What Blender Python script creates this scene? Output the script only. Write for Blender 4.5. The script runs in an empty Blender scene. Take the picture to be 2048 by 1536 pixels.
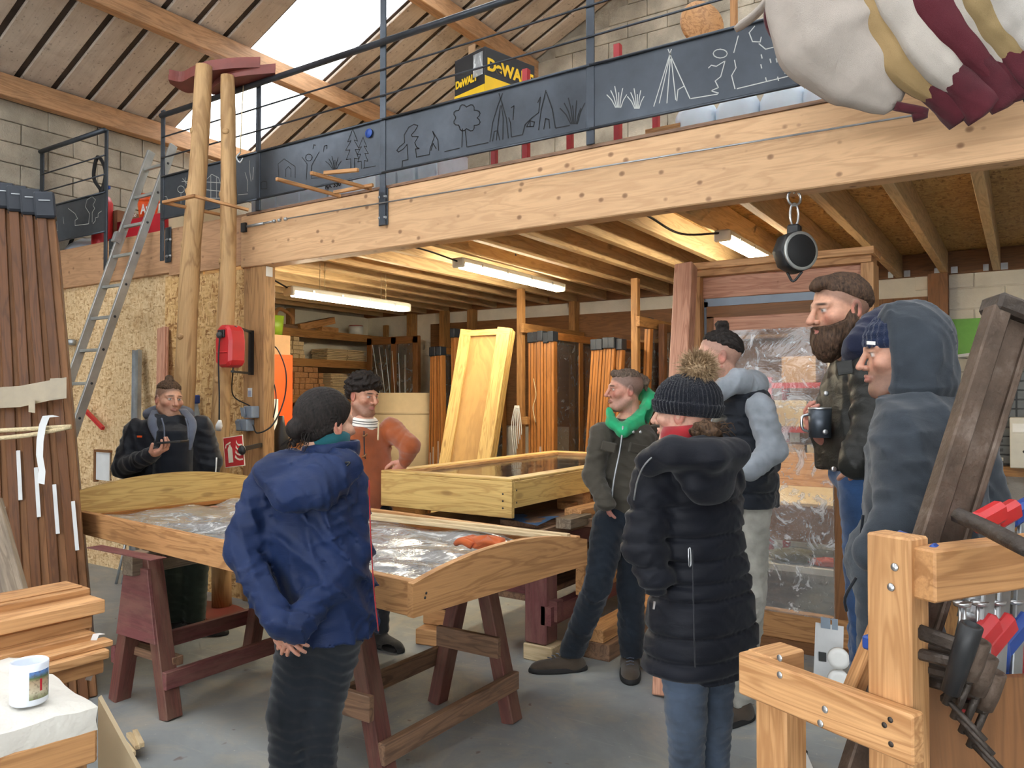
import bpy, math, random
import numpy as np
from mathutils import Vector, Matrix
random.seed(7); rng = np.random.default_rng(7)
scene = bpy.context.scene
COL = scene.collection
# ---------------------------------------------------------------- camera
F_PX, CX, CY = 1560.0, 1024.0, 768.0
YAW, PITCH, CAMH = math.radians(33.2), math.radians(0.955), 1.57
cam_d = bpy.data.cameras.new('camera'); cam = bpy.data.objects.new('camera', cam_d); COL.objects.link(cam)
cam_d.sensor_width = 36.0; cam_d.lens = F_PX / 2048 * 36.0; cam_d.clip_start = 0.05; cam_d.clip_end = 200
cam.location = (0, 0, CAMH); cam.rotation_euler = (math.pi/2 + PITCH, 0, YAW)
scene.camera = cam
# ---------------------------------------------------------------- sky, exposure
SKY_STRENGTH = 6.0
world = bpy.data.worlds.new('overcast_sky'); scene.world = world; world.use_nodes = True
bgn = world.node_tree.nodes['Background']; bgn.inputs[0].default_value = (0.95, 0.975, 1.0, 1); bgn.inputs[1].default_value = SKY_STRENGTH
scene.view_settings.view_transform = 'Standard'; scene.view_settings.look = 'None'
scene.view_settings.exposure = 0.3; scene.view_settings.gamma = 1.0; scene.view_settings.use_curve_mapping = False
scene.cycles.use_denoising = True
scene.cycles.max_bounces = 8; scene.cycles.diffuse_bounces = 4; scene.cycles.glossy_bounces = 3
scene.cycles.use_adaptive_sampling = True; scene.cycles.adaptive_threshold = 0.12; scene.cycles.adaptive_min_samples = 12
scene.cycles.transmission_bounces = 6; scene.cycles.transparent_max_bounces = 12
scene.cycles.caustics_reflective = False; scene.cycles.caustics_refractive = False
scene.cycles.sample_clamp_indirect = 6.0
def portal(name, loc, rot, sx, sy):
    l = bpy.data.lights.new(name, 'AREA'); l.shape = 'RECTANGLE'; l.size = sx; l.size_y = sy; l.cycles.is_portal = True
    o = bpy.data.objects.new(name, l); COL.objects.link(o); o.location = loc; o.rotation_euler = rot; o['kind'] = 'helper'
    return o
ROOF_S = math.atan(0.445)
SKYLIGHTS = [(5.30, 6.30), (0.1, 1.5), (-4.6, -3.2)]
def ZR(x): return 4.58 + 0.445 * (8.1 - abs(x))          # underside of the roof sheets, ridge at x = 0
for (y0, y1) in SKYLIGHTS:
    for s in (-1, 1):
        portal('skylight_portal', (s*4.05, (y0+y1)/2, ZR(4.05)+0.12), (0, s*ROOF_S, 0), 8.7, y1-y0)
portal('gate_portal', (0.0, -8.0, 2.2), (-math.pi/2, 0, 0), 11.0, 4.4)
# ---------------------------------------------------------------- projection helpers: pixel of the photograph + real depth -> place
FW = np.array([-math.sin(YAW), math.cos(YAW), 0.0]); RT = np.array([math.cos(YAW), math.sin(YAW), 0.0]); UP = np.array([0, 0, 1.0])
def _dir(px, py):
    x = (px - CX) / F_PX; y = (CY - py) / F_PX
    f = math.cos(PITCH) - y * math.sin(PITCH); u = math.sin(PITCH) + y * math.cos(PITCH)
    return FW + RT * (x / f) + UP * (u / f)
CAMP = np.array([0, 0, CAMH])
def P(px, py, t): return CAMP + _dir(px, py) * t
def G(px, py, z=0.0): d = _dir(px, py); return CAMP + d * ((z - CAMH) / d[2])
def onY(px, py, Y): d = _dir(px, py); return CAMP + d * (Y / d[1])
def onX(px, py, X): d = _dir(px, py); return CAMP + d * (X / d[0])
def V(*a): return np.array(a, float)
def nrm(v): v = np.asarray(v, float); return v / (np.linalg.norm(v) + 1e-12)
# ---------------------------------------------------------------- node materials
def lin(c):
    return tuple(((v/255)/12.92 if v/255 <= 0.04045 else ((v/255+0.055)/1.055)**2.4) for v in c) + (1.0,)
MATS = {}
class NT:
    def __init__(s, name):
        s.m = bpy.data.materials.new(name); s.m.use_nodes = True; s.t = s.m.node_tree; s.b = s.t.nodes['Principled BSDF']; MATS[name] = s.m
    def n(s, typ, **kw):
        x = s.t.nodes.new(typ)
        for k, v in kw.items():
            if k.startswith('i_'):
                key = k[2:]; key = int(key) if key.isdigit() else key.replace('_', ' ')
                x.inputs[key].default_value = v
            else: setattr(x, k, v)
        return x
    def l(s, a, b): s.t.links.new(a, b)
    def coord(s, kind='gc', scale=(1, 1, 1)):
        mp = s.n('ShaderNodeMapping'); mp.inputs['Scale'].default_value = scale
        if kind == 'gc': a = s.n('ShaderNodeAttribute', attribute_name='gc'); s.l(a.outputs['Vector'], mp.inputs['Vector'])
        elif kind == 'world': a = s.n('ShaderNodeNewGeometry'); s.l(a.outputs['Position'], mp.inputs['Vector'])
        else: a = s.n('ShaderNodeTexCoord'); s.l(a.outputs['Object'], mp.inputs['Vector'])
        return mp.outputs['Vector']
    def noise(s, vec, scale, detail=4, rough=0.55, dist=0.0):
        x = s.n('ShaderNodeTexNoise', i_Scale=scale, i_Detail=detail, i_Roughness=rough, i_Distortion=dist); s.l(vec, x.inputs['Vector']); return x.outputs['Fac']
    def ramp(s, fac, stops):
        r = s.n('ShaderNodeValToRGB'); el = r.color_ramp.elements
        while len(el) < len(stops): el.new(0.5)
        for e, (p, c) in zip(el, stops): e.position = p; e.color = c
        s.l(fac, r.inputs['Fac']); return r.outputs['Color']
    def mix(s, fac, a, b, mode='MIX'):
        x = s.n('ShaderNodeMix', data_type='RGBA', blend_type=mode)
        for v, k in ((fac, 0), (a, 6), (b, 7)):
            if hasattr(v, 'is_linked'): s.l(v, x.inputs[k])
            else: x.inputs[k].default_value = v
        return x.outputs[2]
    def bump(s, h, strength=0.3, dist=0.01):
        x = s.n('ShaderNodeBump', i_Strength=strength, i_Distance=dist); s.l(h, x.inputs['Height']); s.l(x.outputs['Normal'], s.b.inputs['Normal'])
    def color(s, c):
        if hasattr(c, 'is_linked'): s.l(c, s.b.inputs['Base Color'])
        else: s.b.inputs['Base Color'].default_value = c
    def set(s, rough=0.6, metal=0.0, spec=None, **kw):
        s.b.inputs['Roughness'].default_value = rough; s.b.inputs['Metallic'].default_value = metal
        if spec is not None: s.b.inputs['Specular IOR Level'].default_value = spec
        for k, v in kw.items(): s.b.inputs[k.replace('_', ' ')].default_value = v
def k(c, f): return tuple(max(0, min(255, v*f)) for v in c)
def wood(name, base, dark=None, rough=0.55, knots=0.0, streak=1.0, bump=0.15, rings=9.0, dirt=0.0, dirtc=(70, 62, 55), kfreq=(3.2, 9, 9)):
    g_ = lambda c: tuple(v*(1-.1)+.1*(.3*c[0]+.59*c[1]+.11*c[2]) for v in c)
    m = NT(name); dark = g_(dark or k(base, 0.72)); base = g_(base)
    v = m.coord('gc', (0.9, rings, rings)); a = m.noise(v, 1.6, 3, 0.5, 1.2)
    w = m.n('ShaderNodeMath', operation='SINE'); w2 = m.n('ShaderNodeMath', operation='MULTIPLY'); w2.inputs[1].default_value = 30.0
    m.l(a, w2.inputs[0]); m.l(w2.outputs[0], w.inputs[0])
    mr = m.n('ShaderNodeMapRange', i_1=-1.0, i_2=1.0); m.l(w.outputs[0], mr.inputs[0])
    col = m.ramp(mr.outputs[0], [(0.0, lin(k(base, 1.05))), (0.62, lin(base)), (1.0, lin(tuple(base[i]*(1-.55*streak)+dark[i]*.55*streak for i in range(3))))])
    f = m.noise(m.coord('gc', (4, 170, 170)), 1.0, 3, 0.6)
    col = m.mix(m.ramp(f, [(0.35, (0, 0, 0, 1)), (0.75, (0.45*streak,)*3 + (1,))]), col, lin(dark))
    big = m.noise(m.coord('gc', (0.8, 2.2, 2.2)), 1.0, 2)
    col = m.mix(m.ramp(big, [(0.3, (0, 0, 0, 1)), (0.75, (0.4,)*3 + (1,))]), col, lin(k(base, 0.85)))
    if knots:
        vo = m.n('ShaderNodeTexVoronoi', i_Scale=1.0, i_Randomness=1.0); m.l(m.coord('gc', kfreq), vo.inputs['Vector'])
        col = m.mix(m.ramp(vo.outputs['Distance'], [(0.0, (knots,)*3 + (1,)), (0.1, (knots*0.75,)*3 + (1,)), (0.17, (0, 0, 0, 1))]), col, lin((96, 58, 34)))
    if dirt:
        d = m.noise(m.coord('gc', (1.5, 5, 5)), 2.3, 5, 0.65)
        col = m.mix(m.ramp(d, [(0.42, (0, 0, 0, 1)), (0.62, (dirt,)*3 + (1,))]), col, lin(dirtc))
    m.color(col); m.bump(f, bump, 0.004); m.set(rough, spec=0.35); return m.m
def plain(name, c, rough=0.5, metal=0.0, var=0.12, scale=6.0, bump=0.0, bscale=60.0, spec=None, c2=None, **kw):
    m = NT(name); v = m.coord('world')
    n1 = m.noise(v, scale, 5, 0.6)
    m.color(m.ramp(n1, [(0.25, lin(k(c, 1-var))), (0.55, lin(c)), (0.8, lin(c2 if c2 else k(c, 1+var)))]))
    if bump: m.bump(m.noise(v, bscale, 3), bump, 0.01)
    m.set(rough, metal, spec, **kw); return m.m
def vcol(name, rough=0.6, bump=0.0, bscale=300, spec=0.3, sub=0.0):
    m = NT(name); a = m.n('ShaderNodeAttribute', attribute_name='col')
    n1 = m.noise(m.coord('obj'), 90, 3)
    m.color(m.mix(m.ramp(n1, [(0.3, (0, 0, 0, 1)), (0.8, (0.22,)*3 + (1,))]), a.outputs['Color'], lin((40, 25, 22))))
    if bump: m.bump(m.noise(m.coord('obj'), bscale, 3), bump, 0.004)
    m.set(rough, 0, spec)
    if sub: m.b.inputs['Subsurface Weight'].default_value = sub; m.b.inputs['Subsurface Radius'].default_value = (0.012, 0.005, 0.003)
    return m.m
def fabric(name, c, rough=0.85, weave=500, bump=0.25, var=0.18, sheen=0.2, fold=0.0):
    m = NT(name); v = m.coord('obj'); n1 = m.noise(v, 7, 4)
    col = m.ramp(n1, [(0.25, lin(k(c, 1-var))), (0.75, lin(k(c, 1+var)))])
    m.color(col); hgt = m.noise(v, weave, 2)
    if fold:
        big = m.noise(m.coord('obj', (1, 1, 2.2)), 14, 3, 0.5, 0.8)
        ad = m.n('ShaderNodeMath', operation='MULTIPLY_ADD'); ad.inputs[1].default_value = fold; m.l(big, ad.inputs[0])
        mu = m.n('ShaderNodeMath', operation='MULTIPLY'); mu.inputs[1].default_value = 0.06; m.l(hgt, mu.inputs[0]); m.l(mu.outputs[0], ad.inputs[2]); hgt = ad.outputs[0]
    m.bump(hgt, bump if not fold else 0.9, 0.01)
    m.set(rough, 0, 0.2); m.b.inputs['Sheen Weight'].default_value = sheen; return m.m
M = {}
M['beam'] = wood('glulam_spruce', (212, 168, 122), (182, 130, 84), knots=0.8, streak=0.4, rings=9, kfreq=(8, 10, 10))
M['beam_d'] = wood('spruce_weathered', (190, 144, 104), (148, 102, 68), knots=0.6, streak=0.5, rings=9, kfreq=(8, 10, 10))
M['joist'] = wood('spruce_joist', (204, 170, 122), (160, 122, 80), knots=0.3, streak=0.6)
M['purlin'] = wood('purlin_pine', (196, 148, 104), (150, 104, 66), knots=0.2, streak=0.7, dirt=0.25)
M['post'] = wood('post_pine', (188, 142, 92), (140, 98, 58), knots=0.4)
M['brownwood'] = wood('stained_brown_wood', (134, 88, 50), (92, 58, 30), streak=0.6)
M['rack'] = wood('rack_wood', (170, 120, 66), (120, 80, 42), knots=0.3)
M['amber'] = wood('amber_varnish_wood', (176, 112, 52), (130, 78, 34), rough=0.38, streak=0.7)
M['darkframe'] = wood('brown_varnished_frame', (112, 70, 40), (70, 42, 24), rough=0.35, streak=0.9)
M['yellow'] = wood('yellow_spruce', (214, 178, 104), (176, 130, 66), knots=0.45, rough=0.4)
M['ply'] = wood('plywood_face', (196, 150, 84), (166, 118, 62), streak=0.5, rings=3, rough=0.45)
M['larch'] = wood('larch', (196, 142, 88), (146, 94, 50), knots=0.35, streak=1.2, rings=8)
M['larch_l'] = wood('larch_light', (214, 160, 104), (168, 112, 62), knots=0.2, streak=1.3, rings=10)
M['oldlarch'] = wood('grey_brown_timber', (150, 112, 84), (98, 70, 52), streak=1.2, dirt=0.3)
M['greyend'] = wood('greyed_timber', (150, 132, 110), (104, 86, 68), streak=1.2, dirt=0.4)
M['redwood'] = wood('dark_red_trestle', (112, 62, 54), (72, 42, 38), dirt=0.5, dirtc=(118, 92, 74), streak=0.8)
M['redpaint'] = wood('worn_red_painted_timber', (120, 66, 66), (84, 44, 44), dirt=0.45, dirtc=(142, 106, 92), streak=0.6)
M['brick_end'] = wood('sawn_blocks', (184, 132, 86), (140, 92, 54), streak=0.9)
M['pale'] = wood('pale_sawn_timber', (214, 190, 148), (178, 148, 104), streak=0.8)
M['log'] = wood('peeled_log', (196, 156, 104), (150, 108, 66), knots=0.35, streak=1.0, rings=4, rough=0.6, bump=0.4)
M['rosewood'] = wood('reddish_planed_timber', (206, 150, 120), (166, 104, 78), knots=0.12, streak=1.1, rings=12)
M['redstain'] = plain('red_brown_stain', (128, 62, 54), 0.5, var=0.2, scale=3)
# surfaces that are not wood along the grain
def osb(name, base, dark, light, sc=1.0):
    m = NT(name); cols = []
    for i, (sx, sy) in enumerate(((22, 90), (80, 24), (50, 44))):
        vo = m.n('ShaderNodeTexVoronoi', i_Scale=1.0*sc, i_Randomness=1.0)
        d = m.n('ShaderNodeVectorMath', operation='ADD'); nz = m.n('ShaderNodeTexNoise', i_Scale=3.0, i_Detail=1.0); vv = m.coord('gc', (sx, sy, sy))
        m.l(vv, nz.inputs['Vector']); m.l(vv, d.inputs[0]); m.l(nz.outputs['Color'], d.inputs[1]); m.l(d.outputs[0], vo.inputs['Vector']); cols.append(vo.outputs['Color'])
    sep = m.n('ShaderNodeSeparateColor'); m.l(cols[0], sep.inputs[0]); sep2 = m.n('ShaderNodeSeparateColor'); m.l(cols[1], sep2.inputs[0]); sep3 = m.n('ShaderNodeSeparateColor'); m.l(cols[2], sep3.inputs[0])
    a = m.ramp(sep.outputs[0], [(0, lin(dark)), (0.3, lin(base)), (1, lin(light))]); b = m.ramp(sep2.outputs[0], [(0, lin(k(dark, .9))), (0.35, lin(base)), (1, lin(light))])
    sel = m.ramp(sep3.outputs[1], [(0.45, (0, 0, 0, 1)), (0.55, (1, 1, 1, 1))]); c = m.mix(sel, a, b)
    g = m.noise(m.coord('gc', (1, 1, 1)), 1.3, 3); c = m.mix(m.ramp(g, [(0.35, (0, 0, 0, 1)), (0.75, (0.35,)*3 + (1,))]), c, lin(k(base, .8)))
    m.color(c); m.bump(sep.outputs[0], 0.15, 0.003); m.set(0.6, spec=0.3); return m.m
M['osb'] = osb('osb_board', (212, 178, 132), (172, 130, 82), (236, 212, 170))
M['osb2'] = osb('osb_board_golden', (206, 162, 104), (154, 102, 54), (236, 202, 146), 0.8)
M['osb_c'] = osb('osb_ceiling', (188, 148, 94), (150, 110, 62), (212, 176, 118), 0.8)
def concrete():
    m = NT('painted_concrete_floor'); v = m.coord('obj')
    c = m.ramp(m.noise(v, 0.7, 5, 0.6), [(0.3, lin((122, 127, 127))), (0.5, lin((142, 147, 148))), (0.7, lin((156, 159, 157)))])
    d = m.noise(v, 2.4, 8, 0.72, 0.8); c = m.mix(m.ramp(d, [(0.47, (0, 0, 0, 1)), (0.68, (0.7,)*3 + (1,))]), c, lin((178, 168, 148)))
    d2 = m.noise(v, 1.1, 6, 0.65, 0.5); c = m.mix(m.ramp(d2, [(0.5, (0, 0, 0, 1)), (0.7, (0.55,)*3 + (1,))]), c, lin((108, 114, 116)))
    sc = m.noise(m.coord('obj', (1.2, 14, 1)), 2.2, 4, .7, .6); c = m.mix(m.ramp(sc, [(0.6, (0, 0, 0, 1)), (0.7, (0.3,)*3 + (1,))]), c, lin((182, 182, 176)))
    s = m.n('ShaderNodeTexVoronoi', i_Scale=5.5, i_Randomness=1.0); nz = m.n('ShaderNodeTexNoise', i_Scale=9.0, i_Detail=2.0); av = m.n('ShaderNodeVectorMath', operation='MULTIPLY_ADD')
    m.l(v, nz.inputs['Vector']); m.l(nz.outputs['Color'], av.inputs[0]); av.inputs[1].default_value = (.12,)*3; m.l(v, av.inputs[2]); m.l(av.outputs[0], s.inputs['Vector'])
    c = m.mix(m.ramp(s.outputs['Distance'], [(0.0, (0.85,)*3 + (1,)), (0.045, (0.6,)*3 + (1,)), (0.075, (0, 0, 0, 1))]), c, lin((106, 86, 76)))
    w = m.n('ShaderNodeTexVoronoi', i_Scale=17.0, i_Randomness=1.0); m.l(v, w.inputs['Vector'])
    c = m.mix(m.ramp(w.outputs['Distance'], [(0.0, (0.7,)*3 + (1,)), (0.05, (0.5,)*3 + (1,)), (0.08, (0, 0, 0, 1))]), c, lin((200, 196, 186)))
    m.color(c); m.bump(d, 0.12, 0.004); m.set(0.42, spec=0.45)
    rr = m.ramp(m.noise(v, 2.0, 4), [(0.3, (0.34,)*3 + (1,)), (0.7, (0.62,)*3 + (1,))]); m.l(rr, m.b.inputs['Roughness']); return m.m
M['floor'] = concrete()
M['block'] = plain('concrete_block', (176, 168, 152), 0.95, var=0.22, scale=2.2, bump=0.8, bscale=70, spec=0.1)
M['mortar'] = plain('mortar', (158, 151, 137), 0.95, var=0.15, scale=5, bump=0.5, bscale=90, spec=0.1)
M['whiteblock'] = plain('white_painted_block', (222, 216, 202), 0.85, var=0.07, scale=3, bump=0.35, bscale=60, spec=0.15)
def roofmat():
    m = NT('fibre_cement_sheet'); v = m.coord('world')
    c = m.ramp(m.noise(v, 1.1, 4), [(0.3, lin((176, 162, 148))), (0.55, lin((204, 192, 178))), (0.75, lin((216, 206, 194)))])
    d = m.noise(v, 1.5, 6, 0.7, 0.6); c = m.mix(m.ramp(d, [(0.5, (0, 0, 0, 1)), (0.75, (0.5,)*3 + (1,))]), c, lin((128, 112, 98)))
    e = m.noise(m.coord('world', (1, 16, 1)), 1.6, 5, 0.7); c = m.mix(m.ramp(e, [(0.45, (0, 0, 0, 1)), (0.8, (0.4,)*3 + (1,))]), c, lin((140, 116, 100)))
    sp = m.noise(v, 30, 3); c = m.mix(m.ramp(sp, [(0.62, (0, 0, 0, 1)), (0.7, (0.5,)*3 + (1,))]), c, lin((70, 60, 54)))
    m.color(c); m.bump(sp, 0.3, 0.006); m.set(0.9, spec=0.1); return m.m
M['roof'] = roofmat()
M['rib'] = plain('shadow_line_lap', (74, 64, 58), 0.95, var=0.3, scale=4)  # sheet laps, with the seam's shadow line put into the dark colour
M['steel'] = plain('blackened_steel', (70, 76, 84), 0.4, 0.6, var=0.25, scale=3.5, spec=0.5)
M['steelpanel'] = plain('raw_steel_sheet', (76, 82, 90), 0.36, 0.6, var=0.28, scale=1.6, spec=0.5)
M['cut_l'] = plain('pale_slot_light', (178, 180, 176), 0.45, 0.1, var=0.05)  # brightness behind the cut slots, put into a pale colour
M['cut_d'] = plain('dark_slot_shade', (22, 24, 27), 0.6, 0.3, var=0.1)  # shade behind the cut slots, put into a dark colour
M['galv'] = plain('galvanised_steel', (168, 172, 174), 0.4, 0.7, var=0.15, scale=9)
M['alu'] = plain('aluminium', (170, 172, 168), 0.42, 0.6, var=0.12, scale=5)
M['chrome'] = plain('zinc_screw', (196, 198, 200), 0.28, 0.9, var=0.08)
M['black'] = plain('black_plastic', (28, 29, 31), 0.5, var=0.2)
M['cap'] = plain('black_corner_cap', (36, 42, 52), 0.55, var=0.2)
M['rubber'] = plain('black_rubber', (22, 22, 23), 0.75, var=0.2)
M['red'] = plain('red_plastic', (196, 42, 46), 0.38, var=0.1, scale=4)
M['redsteel'] = plain('red_painted_steel', (168, 40, 46), 0.45, var=0.14)
M['blue'] = plain('blue_plastic', (36, 72, 150), 0.45, var=0.12)
M['orange'] = plain('orange_painted_metal', (226, 86, 30), 0.45, var=0.06)
M['white'] = plain('white_plastic', (232, 232, 228), 0.45, var=0.04)
M['paper'] = plain('white_paper', (214, 216, 216), 0.8, var=0.04)
M['greyp'] = plain('grey_blue_plastic', (142, 156, 170), 0.5, var=0.06)
M['tub'] = plain('milky_plastic_tub', (214, 224, 234), 0.4, var=0.05, Subsurface_Weight=0.1)
M['carton'] = plain('cardboard', (176, 140, 104), 0.85, var=0.08)
M['cartond'] = plain('cardboard_brown', (134, 94, 66), 0.85, var=0.1)
M['cartonp'] = plain('pale_cardboard', (200, 180, 146), 0.85, var=0.05)
M['redcard'] = plain('red_printed_card', (184, 30, 44), 0.5, var=0.06)
M['yel'] = plain('yellow_print', (240, 196, 30), 0.55, var=0.04)
M['blackcard'] = plain('black_print', (30, 30, 32), 0.5, var=0.1)
M['green'] = plain('green_board', (104, 170, 62), 0.5, var=0.1)
M['limegreen'] = plain('green_bucket', (122, 150, 36), 0.5, var=0.1)
M['foam'] = plain('dirty_white_foam', (214, 210, 200), 0.9, var=0.06, scale=5, bump=0.6, bscale=28, c2=(226, 224, 216))
M['ceramic'] = plain('white_ceramic', (226, 232, 242), 0.22, var=0.02)
M['rope'] = plain('pale_rope', (206, 188, 150), 0.9, var=0.12, scale=60, bump=0.7, bscale=150)
M['cable'] = plain('black_cable', (26, 26, 28), 0.55, var=0.1)
M['ironold'] = plain('rusty_iron', (96, 80, 68), 0.6, 0.45, var=0.35, scale=9, bump=0.5, bscale=45, c2=(140, 126, 116))
M['irondark'] = plain('dark_cast_iron', (72, 64, 58), 0.5, 0.6, var=0.3, scale=14, bump=0.4, bscale=60)
M['tape'] = plain('brown_packing_tape', (146, 130, 100), 0.3, var=0.12, scale=8)
M['signred'] = plain('sign_red', (196, 32, 40), 0.45, var=0.03)
M['cream'] = plain('sign_cream', (236, 226, 202), 0.6, var=0.03)
M['drawer'] = plain('grey_drawer_front', (96, 100, 100), 0.45, var=0.2, scale=4)
M['darkgrey'] = plain('dark_grey_metal', (62, 64, 64), 0.5, var=0.2)
M['stone'] = plain('beige_metal', (206, 204, 192), 0.5, var=0.05)
M['bluesheet'] = plain('blue_plastic_sheet', (58, 96, 142), 0.55, var=0.2)
def glow(name, c, s):
    m = NT(name); m.color(lin(c)); m.b.inputs['Emission Color'].default_value = lin(c); m.b.inputs['Emission Strength'].default_value = s; return m.m
M['tube'] = glow('fluorescent_tube', (255, 242, 210), 85.0)
def glassy(name, tint, alpha, rough, wrinkle=0.0, wscale=9.0, glint_streaks=False):
    m = NT(name); t = m.t; out = t.nodes['Material Output']
    gl = m.n('ShaderNodeBsdfGlossy', i_Roughness=rough); gl.inputs['Color'].default_value = (0.9, 0.92, 0.93, 1)
    tr = m.n('ShaderNodeBsdfTransparent'); tr.inputs['Color'].default_value = tint
    df = m.n('ShaderNodeBsdfDiffuse'); df.inputs['Color'].default_value = (0.75, 0.77, 0.78, 1)
    fr = m.n('ShaderNodeFresnel', i_IOR=1.5); mx = m.n('ShaderNodeMixShader'); mx2 = m.n('ShaderNodeMixShader', i_0=alpha)
    m.l(tr.outputs[0], mx2.inputs[1]); m.l(df.outputs[0], mx2.inputs[2]); m.l(fr.outputs[0], mx.inputs[0]); m.l(mx2.outputs[0], mx.inputs[1]); m.l(gl.outputs[0], mx.inputs[2])
    if wrinkle:
        v = m.coord('obj', (1, 1, 1)); h = m.noise(v, wscale, 5, 0.62, 1.4)
        bp = m.n('ShaderNodeBump', i_Strength=wrinkle, i_Distance=0.02); m.l(h, bp.inputs['Height'])
        for q in (gl, df, fr): m.l(bp.outputs['Normal'], q.inputs['Normal'])
        if glint_streaks:
            s2 = m.noise(m.coord('obj', (1, 1, 1)), wscale*1.7, 4, 0.7, 2.5)
            m.l(m.ramp(s2, [(0.0, (alpha*0.4,)*3 + (1,)), (0.55, (alpha,)*3 + (1,)), (0.64, (min(1, alpha*3.2+.1),)*3 + (1,)), (0.7, (alpha*1.1,)*3 + (1,))]), mx2.inputs[0])  # paler streaks: film scratches together with painted highlights
    m.l(mx.outputs[0], out.inputs['Surface']); return m.m
M['film'] = glassy('crinkled_film_on_glass', (0.8, 0.82, 0.82, 1), 0.22, 0.12, 0.45, 3.4, True)
M['film2'] = glassy('clear_packing_film', (0.92, 0.92, 0.92, 1), 0.42, 0.1, 0.5, 3.6, True)  # diffuse share raised to imitate the skylight's reflection
M['glassdark'] = glassy('window_glass_in_film', (0.5, 0.46, 0.42, 1), 0.08, 0.18, 0.2, 3.0, True)
M['pane'] = glassy('clear_glass', (0.85, 0.86, 0.85, 1), 0.05, 0.05, 0.1, 5.0)
def polycarb():
    m = NT('milky_skylight_sheet'); out = m.t.nodes['Material Output']
    tr = m.n('ShaderNodeBsdfTransparent'); tr.inputs['Color'].default_value = (0.97, 0.99, 1, 1); tl = m.n('ShaderNodeBsdfTranslucent'); tl.inputs['Color'].default_value = (0.95, 0.97, 1, 1)
    mx = m.n('ShaderNodeMixShader', i_0=0.25); m.l(tr.outputs[0], mx.inputs[1]); m.l(tl.outputs[0], mx.inputs[2]); m.l(mx.outputs[0], out.inputs['Surface']); return m.m
M['poly'] = polycarb()
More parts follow.
